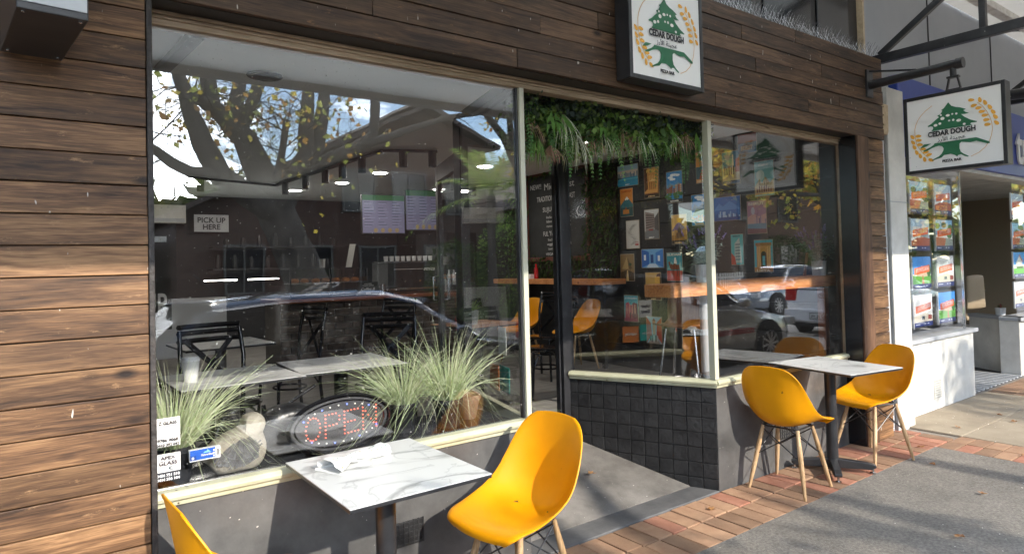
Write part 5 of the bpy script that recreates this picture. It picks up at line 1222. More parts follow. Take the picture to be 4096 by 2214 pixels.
def design(kind, p):
    T = []
    if kind == 'skyline':
        p.r('#9fc0cf',0,0,1,1); p.r('#d8c9b4',0,.42,1,.75); blocks(p,.4,16,['#7c8f9d','#96a6ae','#6b7f8f'],.06,.28); p.r('#2f8fb0',0,0,1,.41); p.r('#5db0c4',0,.3,1,.36); p.p('#40575e',[(0,.32),(.25,.4),(0,.45)]); T = [('BEIRUT',.08,.06,'#d8e8ee',.2)]
    elif kind == 'petra':
        p.r('#7a4a24',0,0,1,1); p.p('#d39a52',[(0,.15),(.9,.15),(1,1),(.2,1)]); p.p('#5b341a',[(0,.2),(.25,.3),(.2,1),(0,1)]); p.r('#c58a45',.3,.25,.85,.8)
        for k in range(4): p.r('#6f421f',.36+k*.12,.28,.4+k*.12,.52); p.r('#e2b36c',.34+k*.12,.58,.39+k*.12,.76)
        p.p('#e9c07a',[(.3,.55),(.85,.55),(.575,.63)]); p.r('#2a1a10',0,0,1,.11); T = [('PETRA',.88,.12,'#f0cf6a',.6),('JORDAN',.055,.06,'#e8c890',.45)]
    elif kind == 'gyumri':
        p.r('#2e86c4',0,0,1,1); [p.e('#eef4f7',rnd(.1,.9),rnd(.7,.9),rnd(.12,.22),.04) for _ in range(5)]; mount(p,'#6c8f9c',.5,[(.2,.62),(.5,.55),(.8,.64)]); blocks(p,.3,7,['#a3604a','#b9876a','#8c4f3c','#c9a98a'],.15,.32,win='#5d3a30'); [p.e('#3f6b34',rnd(0,1),rnd(.08,.3),.13,.06) for _ in range(9)]; p.r('#2c2f33',0,0,1,.1); T = [('GYUMRI',.06,.06,'#f2f2ea',.5)]
    elif kind == 'armenia1':
        p.r('#d98a3a',0,0,1,1); mount(p,'#2d6a72',.3,[(.0,.4),(.55,.72),(1,.42)]); p.p('#f0ece0',[(.38,.62),(.55,.72),(.7,.62),(.6,.58),(.53,.62),(.46,.57)]); p.r('#1f4a4c',0,0,1,.32); p.r('#c07a32',.2,.08,.7,.24); p.p('#8a4f22',[(.35,.24),(.45,.36),(.55,.24)]); T = [('ARMENIA',.9,.1,'#c96f28',.8)]
    elif kind == 'map':
        p.r('#c9c6bf',0,0,1,1)
        for k in range(16):
            y = .12+k*.048; x = .35+.2*math.sin(k*.5)+.1; p.p('#6d6a66',[(x-.2,y),(x+rnd(-.05,.05),y+.03),(x+.25,y+rnd(0,.05)),(x,y+.012)])
        p.r('#b23a34',.68,.1,.95,.16); p.r('#b23a34',.68,.2,.95,.22)
    elif kind == 'bw':
        p.r('#c5c8c6',0,0,1,1); p.p('#8b7f78',[(.05,.25),(.7,.35),(.7,.85),(.05,.95)]); 
        for k in range(6): p.p('#4a3f3c',[(.08,.36+k*.09),(.68,.42+k*.07),(.68,.45+k*.07),(.08,.4+k*.09)])
        p.p('#56524f',[(.7,.3),(1,.25),(1,.9),(.7,.7)]); p.p('#6f7274',[(0,0),(1,0),(1,.26),(.6,.34),(0,.25)]); p.r('#8e3d36',.3,.28,.6,.33); T = [('BEIRUT',.06,.05,'#e9e9e6',.35)]
    elif kind == 'armenia2':
        p.r('#d8b26a',0,0,1,1); p.e('#f3c33c',.5,.82,.14,.09); mount(p,'#7d6a8a',.45,[(.3,.68),(.5,.74),(.8,.6)]); mount(p,'#b08a4e',.2,[(.2,.5),(.6,.42),(.9,.55)]); p.r('#a0752f',0,.1,1,.3); p.p('#4b3a2a',[(.4,.25),(.4,.5),(.5,.62),(.6,.5),(.6,.25)]); p.p('#6d5132',[(.3,.2),(.3,.38),(.7,.38),(.7,.2)]); p.r('#3b2d20',0,0,1,.12); T = [('ARMENIA',.06,.07,'#e8c890',.6)]
    elif kind == 'armenia3':
        p.r('#1e7fc0',0,0,1,1); [p.e('#e8f1f5',rnd(.1,.9),rnd(.74,.92),.2,.05) for _ in range(4)]; mount(p,'#3d6f8c',.5,[(.2,.7),(.45,.6),(.75,.72)]); mount(p,'#3c7440',.3,[(.3,.55),(.8,.5)]); blocks(p,.12,8,['#b5502e','#c98a4e','#8d3d26'],.1,.3); [p.e('#2f5c2f',rnd(0,1),rnd(.08,.25),.1,.05) for _ in range(6)]; p.p('#2d5a3a',[(0,.85),(.12,.95),(.05,.7)]); T = [('ARMENIA',.06,.06,'#f2d9a0',.55)]
    elif kind == 'bluest':
        p.r('#6fa8d8',0,0,1,1); p.p('#2f66b4',[(0,0),(.35,.2),(.35,.85),(0,1)]); p.p('#3f7cc6',[(.65,.2),(1,0),(1,1),(.65,.8)]); p.p('#c9dcec',[(.35,.2),(.65,.2),(.8,0),(.2,0)]); p.r('#1f4686',.42,.25,.55,.7); p.r('#e6eef5',.1,.4,.2,.7); p.r('#e6eef5',.75,.35,.85,.65)
    elif kind == 'pyr':
        p.r('#8d7248',0,0,1,1); p.p('#b79a62',[(.1,.45),(.5,.92),(.9,.45)]); p.p('#6e5632',[(.5,.92),(.9,.45),(.6,.45)]); p.p('#4a3a22',[(0,0),(1,0),(1,.3),(.5,.42),(0,.32)]); p.p('#d3b77a',[(.4,0),(.6,0),(.55,.4),(.48,.4)]); p.r('#2d2416',.7,.2,.73,.6); p.e('#3a4a2a',.72,.62,.12,.06)
    elif kind == 'sudan':
        p.r('#3f8f9a',0,0,1,1); p.p('#7fb7b4',[(0,.4),(.3,.7),(.6,.45),(.9,.68),(1,.4)]); p.r('#b8452c',0,0,1,.36); p.p('#7a4424',[(.2,.45),(.3,.62),(.4,.56),(.5,.66),(.65,.56),(.8,.58),(.85,.4),(.3,.4)]); [p.r('#5e331c',x_,.16,x_+.05,.42) for x_ in (.3,.42,.66,.78)]; p.p('#7a4424',[(.2,.45),(.12,.62),(.08,.66),(.2,.7),(.28,.55)]); p.p('#e9e2d2',[(.46,.62),(.5,.82),(.6,.84),(.68,.6)]); T = [('SUDAN',.92,.1,'#e6e2d2',.85)]
    elif kind == 'irin':
        p.r('#c9a25a',0,0,1,1); mount(p,'#a8864c',.4,[(.2,.6),(.4,.5)]); p.p('#5a2f18',[(1,1),(.75,.95),(.6,.6),(.45,.3),(.4,0),(1,0)]); [p.r('#e0b050',rnd(.6,.9),rnd(.15,.85),rnd(.9,.95),rnd(.85,.88)) for _ in range(2)]; p.p('#3a1f12',[(0,0),(.5,0),(.45,.2),(0,.28)]); [p.r('#d99a3c',.55+.1*(k%4),.2+.08*k,.59+.1*(k%4),.24+.08*k) for k in range(8)]; T = [('IRIN',.05,.05,'#e8c890',.3)]
    elif kind == 'jordan':
        p.r('#59b3c4',0,0,1,1); p.p('#c0506a',[(.05,.1),(.1,.7),(.3,.75),(.5,.62),(.7,.74),(.95,.7),(1,.1)]); p.p('#7f2f52',[(.5,.62),(.7,.74),(.95,.7),(1,.1),(.6,.1)]); [p.r('#e08a86',.15+.2*k,.3,.22+.2*k,.66) for k in range(4)]; p.r('#5a2340',.4,.1,.5,.35); p.r('#a8466a',0,0,1,.12); T = [('JORDAN',.88,.11,'#d9ecef',.85)]
    elif kind == 'market':
        p.r('#9fc2d4',0,0,1,1); p.p('#b54a34',[(0,0),(0,1),(.3,.75),(.35,.3)]); p.p('#c0583c',[(1,0),(1,1),(.7,.8),(.65,.3)]); p.r('#d0a07a',.4,.3,.6,.85); p.p('#8f4a34',[(.38,.85),(.5,.95),(.62,.85)]); p.p('#a89a90',[(.1,0),(.9,0),(.6,.34),(.4,.34)]); [p.r(random.choice(['#2a2a34','#4a3030','#d8d4cc']),x_,.02+rnd(0,.1),x_+.06,.3) for x_ in (.2,.32,.46,.58,.7)]
    elif kind == 'lebanon':
        p.r('#d98f2f',0,0,1,1); p.r('#33585e',0,.12,.45,.52); p.p('#c45a26',[(.2,.1),(.35,.4),(.6,.5),(.62,.7),(.75,.76),(.8,.6),(1,.55),(1,.1)]); [p.r('#f0a850',.45+.14*k,.3,.52+.14*k,.48) for k in range(4)]; T = [('LEBANON',.07,.09,'#f0d8a8',.8)]
    elif kind == 'palm':
        p.r('#58b4d8',0,0,1,1); p.e('#f2f6f6',.3,.85,.3,.06); p.r('#2a86b0',0,.1,1,.4); p.p('#d8c08a',[(0,0),(1,0),(1,.18),(.4,.1),(0,.16)]); p.r('#5a4630',.7,.3,.73,.75); [p.e('#2f5f3a',.7+.1*math.cos(k),.76+.05*math.sin(k),.14,.03) for k in range(5)]; p.p('#f5f5f0',[(.2,.3),(.4,.3),(.3,.5)])
    elif kind == 'beiruttop':
        p.r('#a03a2e',0,.4,1,1); p.r('#2a5a86',0,0,1,.55); T = [('BEIRUT',.28,.26,'#e9e6dc',.6)]
    elif kind == 'mosque':
        p.r('#3a7f9a',0,.4,1,1); p.r('#c9b27a',0,0,1,.5); p.p('#e0d6bc',[(.55,.3),(.6,.9),(.66,.9),(.7,.3)]); p.p('#c0603c',[(.75,.35),(.8,.75),(1,.8),(1,.35)]); [p.r('#4a3426',.1+.13*k,.28,.17+.13*k,.45+rnd(0,.1)) for k in range(5)]; p.p('#d9c48c',[(0,0),(1,0),(1,.12),(0,.25)]); p.r('#2d4a6a',0,0,1,.1); T = [('CAIRO',.05,.06,'#9fb8d0',.5)]
    elif kind == 'cairo':
        p.r('#8fc9cf',0,0,1,1); p.e('#d8e8e0',.3,.6,.22,.16); p.p('#d9c58f',[(.0,.28),(.25,.5),(.4,.36),(.55,.56),(.8,.36),(1,.48),(1,.1),(0,.1)]); p.p('#b59a63',[(.55,.56),(.8,.36),(.62,.3)]); p.r('#c9a76a',0,.04,1,.24); [p.r('#8a4a34',.1+.12*k,.1,.16+.12*k,.2+rnd(0,.12)) for k in range(7)]; p.r('#5a3a2c',.25,.12,.27,.42); p.r('#5a3a2c',.52,.12,.54,.42); T = [('Cairo',.88,.08,'#e6f0ee',.5)]
    elif kind == 'blueland':
        p.r('#2f6fc0',0,0,1,1); mount(p,'#4f8fd6',.45,[(.2,.75),(.35,.6),(.6,.82),(.85,.62)]); blocks(p,.1,18,['#7fb0e0','#2a5aa0','#a8c8e8'],.08,.3); p.r('#1c4a94',0,0,1,.14)
    elif kind == 'beirutp':
        p.r('#b98aa0',0,0,1,1); p.p('#d9a9a0',[(0,.5),(.3,.62),(.6,.52),(1,.6),(1,.3),(0,.3)]); p.e('#c9c2d2',.3,.7,.1,.12); blocks(p,.3,10,['#8a6f8c','#cfa9a4','#a5869c'],.08,.25,.35,1); p.r('#7a94a8',0,.1,1,.3); p.p('#8a5a5a',[(0,0),(1,0),(1,.12),(0,.16)]); T = [('BEIRUT',.9,.11,'#efe4e0',.8)]
    elif kind == 'beirutteal':
        p.r('#4fb8b8',0,0,1,1); p.p('#b8c8c0',[(.25,.05),(.3,.7),(.7,.9),(.85,.05)]); [p.r('#5f7f80',.34,.15+.1*k,.75,.19+.1*k) for k in range(6)]; p.p('#c24a30',[(0,0),(.4,0),(.3,.25),(0,.4)]); T = [('BEIRUT',.93,.06,'#1f5a60',.6)]
    elif kind == 'libya':
        p.r('#4ab0c0',0,0,1,1); p.r('#c98f45',.12,.1,.9,.86); p.r('#a8702f',.06,.82,.95,.92); p.r('#3c2a18',.36,.1,.66,.55); p.e('#3c2a18',.51,.55,.15,.1); p.r('#4ab0c0',.44,.2,.58,.5); [p.r('#e0ae62',x_,.1,x_+.06,.8) for x_ in (.17,.27,.7,.8)]; p.r('#b98038',0,0,1,.14); T = [('LIBYA',.05,.1,'#e8d6b0',.7)]
    return T
PL = {'skyline':'landscape tin poster of a blue seaside skyline','petra':'tin poster of a carved rock temple lettered PETRA','gyumri':'tin poster of town roofs under blue sky lettered GYUMRI','armenia1':'orange tin poster of a snowy peak lettered ARMENIA','map':'white tin poster with a line map','bw':'grey tin poster of an old city street block','armenia2':'ochre tin poster of a hill monastery under a yellow sun','armenia3':'blue tin poster of green mountains beside the corner mullion','bluest':'landscape tin poster of a blue painted alley','pyr':'brown tin poster of pyramids and palms','sudan':'tin poster of a camel rider lettered SUDAN','irin':'golden tin poster of a cliff village','jordan':'pink and teal tin poster lettered JORDAN','market':'tin poster of a crowded red market street','lebanon':'orange tin poster of ruins lettered LEBANON beside the mullion','palm':'tin poster of a palm beach low on the wall','beiruttop':'small red and blue tin poster lettered BEIRUT at the window top','mosque':'tin poster of a sandy square with white minaret','cairo':'pale teal tin poster of pyramids lettered Cairo','blueland':'landscape tin poster of a blue mountain town','beirutp':'mauve tin poster lettered BEIRUT above the bar','beirutteal':'narrow teal tin poster of a leaning tower block','libya':'tin poster of a sandstone arch lettered LIBYA'}
for kind, y, z, w_, h_ in POST:
    if w_ < .05: continue
    t = thing('tin_poster', PL[kind], 'poster', (5.688,y,z), 0, 'tin posters on the dark side wall')
    b = MB(); b.box(-.003,.0015,-w_/2,w_/2,-h_/2,h_/2); o = b.build('plate', 'print', t, bevel=.002); 
    at = o.data.color_attributes.new('Col','FLOAT_COLOR','CORNER'); at.data.foreach_set('color', [.35,.3,.22,1]*len(at.data))
    p = Print(w_*.95, h_*.96); T = design(kind, p); p.build('printed_picture', 'print', t, (-.0034,0,0), LEFT)
    for body, v, sz, col, wd in T:
        mn = 'txt_'+col[1:]
        if mn not in M: mat(mn, col, .6)
        text(body, sz*h_, (-.0095,0,(v-.5)*h_), LEFT, mn, t, width=wd*w_, height=sz*h_*.8, bold=.001, extrude=.0003)
# ------------------------------------------------------------------ neighbouring office
nbh = thing('neighbour_office', 'white rendered estate agent shop with blue sign band and grey wall above', 'shop', (8,0,0)); NW = (8,0,0)
def np_(b, name, mt, bevel=0, smooth=False): return b.build(name, mt, nbh, smooth, bevel, world=NW)
b = MB(); b.box(5.90,6.22,-.095,.1,-.05,2.95); np_(b, 'pillar', 'white_paint', .006)
b = MB(); b.box(5.90,6.222,-.0965,-.094,1.955,1.962); np_(b, 'render_joint', 'grey_wall')
b = MB(); b.box(6.22,8.0,.04,.3,-.05,.665); np_(b, 'bulkhead', 'white_paint', .006)
b = MB(); b.box(6.22,8.03,.0,.3,.666,.705); np_(b, 'window_ledge', 'grey_wall', .004)
b = MB(); b.box(5.77,20,.06,.3,2.95,4.8); np_(b, 'upper_wall', 'grey_wall')
for x in (7.2,8.9,10.6): b = MB(); b.box(x,x+.012,.05,.062,3.18,4.6); np_(b, 'wall_joint', 'truss')
b = MB(); b.box(6.3,20,-.02,.28,2.40,3.14); np_(b, 'sign_band', 'blue_sign', .01)
b = MB(); b.box(6.22,20,.02,.2,2.36,2.40); np_(b, 'head_trim', 'white_paint')
for s_, x in (('tra',9.5),): text(s_, .45, (x-8+.12,-.035,2.72), FRONT, 'letter_white', nbh, width=.62, height=.37, bold=.008, extrude=.01)
b = MB(); b.box(6.23,7.83,.055,.063,.705,2.36); np_(b, 'pane', 'shop_glass')
b = MB(); b.box(7.83,7.845,.05,.07,.705,2.36); np_(b, 'glass_edge', 'steel')
# recess: return panes, second bulkhead
def nseg(p, q, z0, z1, t0, t1): return wallseg(p, q, z0, z1, t0, t1)[0]
np_(nseg((8.0,.3),(8.25,1.3),-.05,.665,0,.1), 'recess_wall', 'white_paint')
np_(nseg((9.59,.09),(9.97,.75),-.05,.655,-.12,0), 'recess_wall', 'white_paint', .004); np_(nseg((9.57,.06),(9.97,.76),.656,.7,-.14,.01), 'window_ledge', 'grey_wall', .004)
b = MB(); b.box(9.59,16,.09,.3,-.05,.655); np_(b, 'bulkhead', 'white_paint', .005); b = MB(); b.box(9.58,16,.055,.3,.656,.7); np_(b, 'window_ledge', 'grey_wall', .004)
np_(nseg((9.6,.12),(9.98,.78),.7,2.36,-.02,-.012), 'pane', 'clear_glass'); b = MB(); b.box(9.61,16,.11,.118,.7,2.36); np_(b, 'pane', 'clear_glass')
b = MB(); b.box(5.95,20,3.2,3.3,-.1,3.0); np_(b, 'office_wall', 'office_wall'); b = MB(); b.box(6.2,20,.3,3.2,2.6,2.7); np_(b, 'office_ceiling', 'white_paint')
b = MB(); b.box(6.2,20,.3,3.2,-.04,-.005); np_(b, 'office_floor', 'carpet'); b = MB(); b.box(16,16.1,.1,3.2,0,2.6); np_(b, 'office_wall', 'office_wall')
mt_ = MB(); 
for k in range(13): mt_.box(8.05+k*.12,8.11+k*.12,.07,1.2,-.004,.006)
o = mt_.build('entrance_mat', 'pvc'); tag(o, 'grey ribbed entrance mat in the estate agent doorway', 'mat')
b = MB(); b.open = True; b.poly([(8.02,.05,-.003),(9.62,.05,-.003),(9.98,1.3,-.003),(8.2,1.3,-.003)]); np_(b, 'recess_floor', 'strip_dark')
v = vent(6.97,.09,7,8,.0225,'white_paint',nbh,y=.034); np_(v, 'air_vent', 'white_paint')
# listing cards
LC = {}
def card(x, z, label, style, w_=.40, h_=.32, y=.13, rot=FRONT):
    t = thing('listing_card', label, 'listing card', (x,y,z), 0, 'lit listing cards in the estate agent window')
    b = MB(); b.box(-w_/2-.012,w_/2+.012,.002,.014,-h_/2-.014,h_/2+.012); b.build('holder', 'black_metal', t)
    b = MB(); b.box(-w_/2-.026,-w_/2-.014,-.004,.012,-h_/2-.014,h_/2+.012); b.build('light_edge', 'white', t)
    p = Print(w_, h_); p.r('#f3f3f1',0,0,1,1)
    if style == 0: p.r('#3f93e0',0,.45,1,1); p.p('#dfe9ee',[(.3,.5),(.5,.72),(.75,.5)]); p.r('#c9b59a',.2,.35,.8,.5); p.p('#5ea23c',[(0,.14),(1,.14),(1,.4),(.6,.36),(.0,.42)]); p.p('#b8664a',[(.5,.14),(.62,.14),(.56,.4),(.52,.4)]); p.e('#2f6a2c',.88,.55,.12,.2)
    elif style == 1: p.r('#dfe0de',0,.14,1,1); p.p('#c7bfae',[(0,.14),(1,.14),(1,.3),(.6,.42),(0,.34)]); p.p('#ffffff',[(.6,.42),(1,.5),(1,.95),(.6,.8)]); p.r('#8a3a34',.75,.2,.95,.34); p.r('#3c4a5a',.4,.22,.56,.32)
    elif style == 2: p.r('#a9c3d6',0,.4,1,1); p.p('#a8543a',[(0,.14),(1,.14),(1,.38),(.5,.46),(0,.3)]); p.r('#d8d3cc',.1,.4,.5,.75); p.r('#7a9aa8',.55,.42,.9,.7)
    elif style == 3: p.r('#7fb4d8',0,.5,1,1); [p.e(random.choice(['#3f6a34','#56803c','#2d5230']),rnd(0,1),rnd(.45,.85),.15,.1) for _ in range(9)]; p.p('#b9654a',[(0,.14),(.5,.14),(.6,.4),(0,.42)]); p.p('#9aa39a',[(.5,.14),(1,.14),(1,.36),(.6,.4)])
    elif style == 4: p.r('#4a9fe4',0,.5,1,1); p.p('#e8e4da',[(.2,.35),(.2,.6),(.45,.85),(.7,.6),(.7,.35)]); p.p('#c47a5a',[(.45,.85),(.7,.6),(.78,.62),(.5,.92)]); p.p('#58b038',[(0,.14),(1,.14),(1,.36),(0,.36)]); p.r('#3a5a30',.2,.34,.8,.44)
    if style != 4: p.p('#e2622a',[(.08,.42),(.92,.52),(.92,.74),(.08,.64)])
    p.r('#1f2f6a',0,0,1,.14); p.r('#c9d0e4',.06,.06,.3,.085); p.r('#c9d0e4',.55,.06,.62,.09); p.r('#c9d0e4',.7,.06,.78,.09)
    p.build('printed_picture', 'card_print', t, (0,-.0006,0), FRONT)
    if style != 4:
        for s_, zz in (('ANOTHER HAPPY VENDOR',.125),('SOLD FOR $1,840,000',.055)): text(s_, .03, (0,-.006,(zz)*h_+.004), FRONT, 'letter_white', t, width=w_*.7, spin=R(5.5), extrude=.0002)
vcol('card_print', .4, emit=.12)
zs = (2.06,1.692,1.318,.945)
nm = ['top','second','third','bottom']
sty = [[3,2,0,1],[2,3,1,0]]; xs_ = (7.03,7.60)
for ci, x in enumerate(xs_):
    for ri, z in enumerate(zs): card(x, z, '%s property listing card in the %s column behind the white pillar' % (nm[ri], ('middle','right')[ci]), sty[ci][ri], w_=.41, h_=.31)
for ri, z in enumerate(zs): card(6.52, z, '%s listing card in the column half hidden by the white pillar' % nm[ri], (0,3,0,1)[ri], w_=.35, h_=.31)
for ri, z in enumerate((2.07,1.7,1.335,.965)): card(9.95, z, '%s listing card at the picture right edge' % nm[ri], (2,3,4,1)[ri], w_=.44, h_=.31, y=.16)
# office furnishings
mpn = thing('wall_map', 'large framed district map on the office wall', 'map', (14.9,3.19,1.75)); b = MB(); b.box(-1.1,1.1,-.02,.005,-1.15,1.15); b.build('frame', 'black_metal', mpn)
p = Print(2.1,2.2); p.r('#5f7a82',0,0,1,1); random.seed(4)
xe = [(.55+.12*math.sin(k*.9)+rnd(-.05,.05), k/18) for k in range(19)]; p.p('#8a8456', [(0,0)]+xe+[(0,1)])
for k in range(60): y = rnd(0,1); p.e(random.choice(['#a08a5a','#6f7a40','#93714e','#7d8a4a']), rnd(0,.5), y, rnd(.03,.07), rnd(.02,.05), 8)
p.build('printed_map', 'print', mpn, (0,-.021,0), FRONT)
oc = thing('office_chair', 'brown ribbed office armchair with chrome arms behind the estate agent glass', 'chair', (11.9,1.5,0), R(170))
b = MB(); b.pillow(smooth_outline([(-.25,.62),(-.25,.66),(-.23,1.1),(-.2,1.15),(.2,1.15),(.23,1.1),(.25,.66),(.25,.62)],1), .2, .03); b.build('backrest', 'office_chair', oc, smooth=True)
b = MB(); b.box(-.25,.25,-.27,.2,.45,.52); b.build('seat', 'office_chair', oc, bevel=.02)
for s in (-1,1): b = MB(); b.tube([(.28*s,.2,.9),(.29*s,.1,.68),(.29*s,-.2,.66),(.29*s,-.26,.6),(.28*s,-.1,.47)], .013, 8); b.build('armrest', 'steel', oc, smooth=True)
b = MB(); b.tube([(0,0,.1),(0,0,.45)], .03, 12); [b.bar((0,0,.09),(.3*math.cos(a),.3*math.sin(a),.05),.04) for a in (0,1.26,2.5,3.77,5.0)]; b.build('base', 'steel', oc)
su = thing('succulent_pot', 'small red succulent in a white pot on the office ledge', 'plant', (9.86,.36,.701)); b = MB(); b.lathe([(.05,0),(.06,.09),(.05,.09)], (0,0,0), 20); b.build('pot', 'white', su, smooth=True)
b = MB(); b.open = True
for k in range(30): a = rnd(0,6.28); e = R(rnd(20,80)); d = Vector((math.cos(a)*math.cos(e),math.sin(a)*math.cos(e),math.sin(e))); b.leaf((0,0,.085), d, (-math.sin(a),math.cos(a),0), .06, .02, random.choice([(.25,.05,.06),(.12,.2,.06),(.35,.09,.08)]))
b.build('leaves', 'leaf_dry', su)
# ------------------------------------------------------------------ across the street (seen mirrored in the glass)
random.seed(77)
BARKY = 'bark'
ZMAX = [99]
def twigs(b, p, d, ln, r, depth, leaves, lc, lsize):
    if p.z > ZMAX[0]: return
    d = d.normalized(); n = 4; pts = [p]; q = p.copy()
    for i in range(n):
        d = (d+Vector((rnd(-.28,.28),rnd(-.28,.28),rnd(-.12,.2)))).normalized(); d.z -= max(0, q.z+.3-ZMAX[0])*1.5; d.normalize(); q = q+d*ln/n; pts.append(q.copy())
    b.tube(pts, [r*(1-.6*i/n) for i in range(n+1)], 5 if depth > 1 else 3, cap=False)
    if depth == 0:
        for k in range(leaves):
            if leaves == 1 and random.random() < .6: continue
            f = random.choice(pts[1:]); a = rnd(0,6.28); dd = Vector((math.cos(a),math.sin(a),rnd(-1,.3))); s = rnd(.6,1.3)*lsize
            lc[0].leaf(f+Vector((rnd(-.12,.12),rnd(-.12,.12),rnd(-.12,.12))), dd, dd.cross(Vector((rnd(-1,1),rnd(-1,1),rnd(-1,1)))), s, s*.9, random.choice(lc[1]), droop=.2)
        return
    for k in range(3 if depth > 1 else 4):
        i = random.randint(1, n); ax = Vector((rnd(-1,1),rnd(-1,1),rnd(-.5,.9))); twigs(b, pts[i], d*.55+ax*.8, ln*rnd(.5,.75), r*.5, depth-1, leaves, lc, lsize)
def tree(name, label, base, limbs, twig_n, leaves, cols, lsize, ln, depth=2, dens=1, zmin=3.0, zmax=99, tr=.035):
    ZMAX[0] = zmax
    t = thing(name, label, 'tree', base, 0, 'street trees across the road'); B = base
    b = MB(); tips = []
    for L_ in limbs:
        pts = [Vector(q[:3]) for q in L_]; rr = [q[3] for q in L_]; fine = []; fr_ = []
        for i in range(len(pts)-1):
            for s in range(3): f = s/3; fine.append(pts[i].lerp(pts[i+1], f)+Vector((rnd(-1,1),rnd(-1,1),0))*rr[i]*.05); fr_.append(rr[i]*(1-f)+rr[i+1]*f)
        fine.append(pts[-1]); fr_.append(rr[-1]); b.tube(fine, fr_, 12); tips.append((pts, rr))
    b.build('trunk', BARKY, t, smooth=True, world=B, angle=80)
    br, lv = MB(), MB(); lv.open = True
    for pts, rr in tips:
        if len(pts) < 3: continue
        for k in range(twig_n):
            f = random.random()**.6; i = min(int(f*(len(pts)-1)), len(pts)-2); q = pts[i].lerp(pts[i+1], f*(len(pts)-1)-i)
            if q.z < zmin: continue
            d = Vector((rnd(-1,1),rnd(-1,1),rnd(-.15,.9))); twigs(br, q, d, ln*rnd(.6,1.2), tr, depth, leaves, (lv, cols), lsize)
    br.build('branches', BARKY, t, world=B)
    if lv.f: lv.build('crown', 'leaf', t, world=B)['kind'] = 'stuff'
    return t
LIMBS = [[(4.75,-10.4,-.1,.62),(4.61,-10.4,.52,.50),(4.39,-10.4,1.33,.43),(4.12,-10.4,1.97,.39),(3.9,-10.4,2.51,.38),(3.72,-10.4,2.97,.38)],
 [(3.79,-10.4,2.72,.36),(3.5,-10.4,3.5,.27),(3.26,-10.4,4.02,.22),(3.08,-10.4,4.19,.196)],
 [(3.15,-10.4,4.1,.16),(3.05,-10.4,4.38,.158),(3.13,-10.4,4.84,.128),(3.26,-10.4,5.43,.114),(3.4,-10.6,6.2,.07),(3.45,-10.6,6.8,.02)],
 [(3.14,-10.4,4.1,.15),(3.24,-10.4,4.32,.129),(3.45,-10.4,4.88,.123),(3.67,-10.4,5.5,.116),(3.85,-10.3,5.95,.06),(3.95,-10.3,6.3,.02)],
 [(3.13,-10.4,4.1,.17),(2.87,-10.4,4.43,.157),(2.7,-10.4,4.6,.163),(2.64,-10.4,5.07,.148),(2.66,-10.7,5.5,.1),(2.7,-11,5.8,.03)],
 [(3.78,-10.3,2.6,.26),(3.16,-10.2,3.0,.223),(2.78,-10.2,3.28,.212),(2.49,-10.2,3.84,.187),(2.33,-10.2,4.26,.165),(2.19,-10.2,4.81,.135),(2.05,-10.3,5.29,.11),(2.0,-10.5,5.65,.03)],
 [(2.72,-10.15,3.28,.13),(2.25,-10.0,3.29,.105),(1.94,-10.0,3.44,.097),(1.64,-10.0,3.66,.075),(1.17,-9.9,3.95,.053),(.4,-9.8,4.6,.03)],
 [(2.69,-10.3,4.55,.15),(2.43,-10.2,4.66,.108),(2.3,-10.2,4.79,.086)],
 [(3.85,-10.45,2.65,.3),(4.29,-10.6,3.42,.25),(4.51,-10.6,3.84,.187),(4.55,-10.6,4.58,.147),(4.65,-10.7,5.42,.11),(4.7,-10.9,5.85,.03)],
 [(4.38,-10.6,3.55,.18),(4.75,-10.6,3.99,.148),(4.86,-10.6,4.62,.141),(4.96,-10.7,5.38,.11),(5.0,-10.9,5.8,.03)],
 [(4.4,-10.7,3.36,.17),(5.07,-10.8,3.83,.144),(5.7,-10.8,4.14,.147),(6.08,-10.8,4.44,.115),(6.11,-10.8,4.89,.106),(6.16,-10.8,5.87,.089),(6.4,-10.8,8.2,.04)],
 [(5.7,-10.8,4.14,.1),(6.6,-10.6,4.5,.08),(7.6,-10.2,4.9,.06),(8.8,-9.8,5.1,.03)],
 [(3.74,-10.1,3.2,.08),(3.85,-10.0,3.85,.068),(3.94,-10.0,4.4,.069)]]
AUT = [(.7,.55,.08),(.78,.62,.12),(.48,.5,.1),(.7,.38,.08),(.55,.58,.16),(.5,.28,.1),(.35,.4,.1)]
tree('plane_tree', 'large bare forking plane tree mirrored in the left window', (4.6,-10.4,0), LIMBS, 8, 1, AUT, .12, 1.7, 3, zmax=4.85, tr=.016)
t2 = [[(17.4,-8.9,-.14,.3),(17.3,-8.9,1.5,.24),(17.5,-8.9,2.8,.2)],[(17.5,-8.9,2.8,.16),(16.6,-8.9,3.6,.12),(15.8,-8.8,4.6,.07),(15.4,-8.7,6,.03)],[(17.5,-8.9,2.8,.16),(18.4,-8.9,3.6,.12),(19.8,-8.8,4.3,.08),(21,-8.6,5.2,.03)],[(17.5,-8.9,2.8,.16),(17.7,-9.1,4,.12),(17.5,-9.3,5.6,.06)],[(18.4,-8.9,3.5,.1),(19,-8.0,3.4,.07),(20.4,-7.6,3.4,.03)],[(16.8,-8.9,3.4,.1),(16,-8.2,3.3,.07),(15,-8,3.4,.03)]]
random.seed(5)
tree('plane_tree', 'leafy yellowing plane tree mirrored in the right window', (17.4,-8.9,-.14), t2, 13, 7, AUT, .15, 1.1, 2, zmin=2.6)
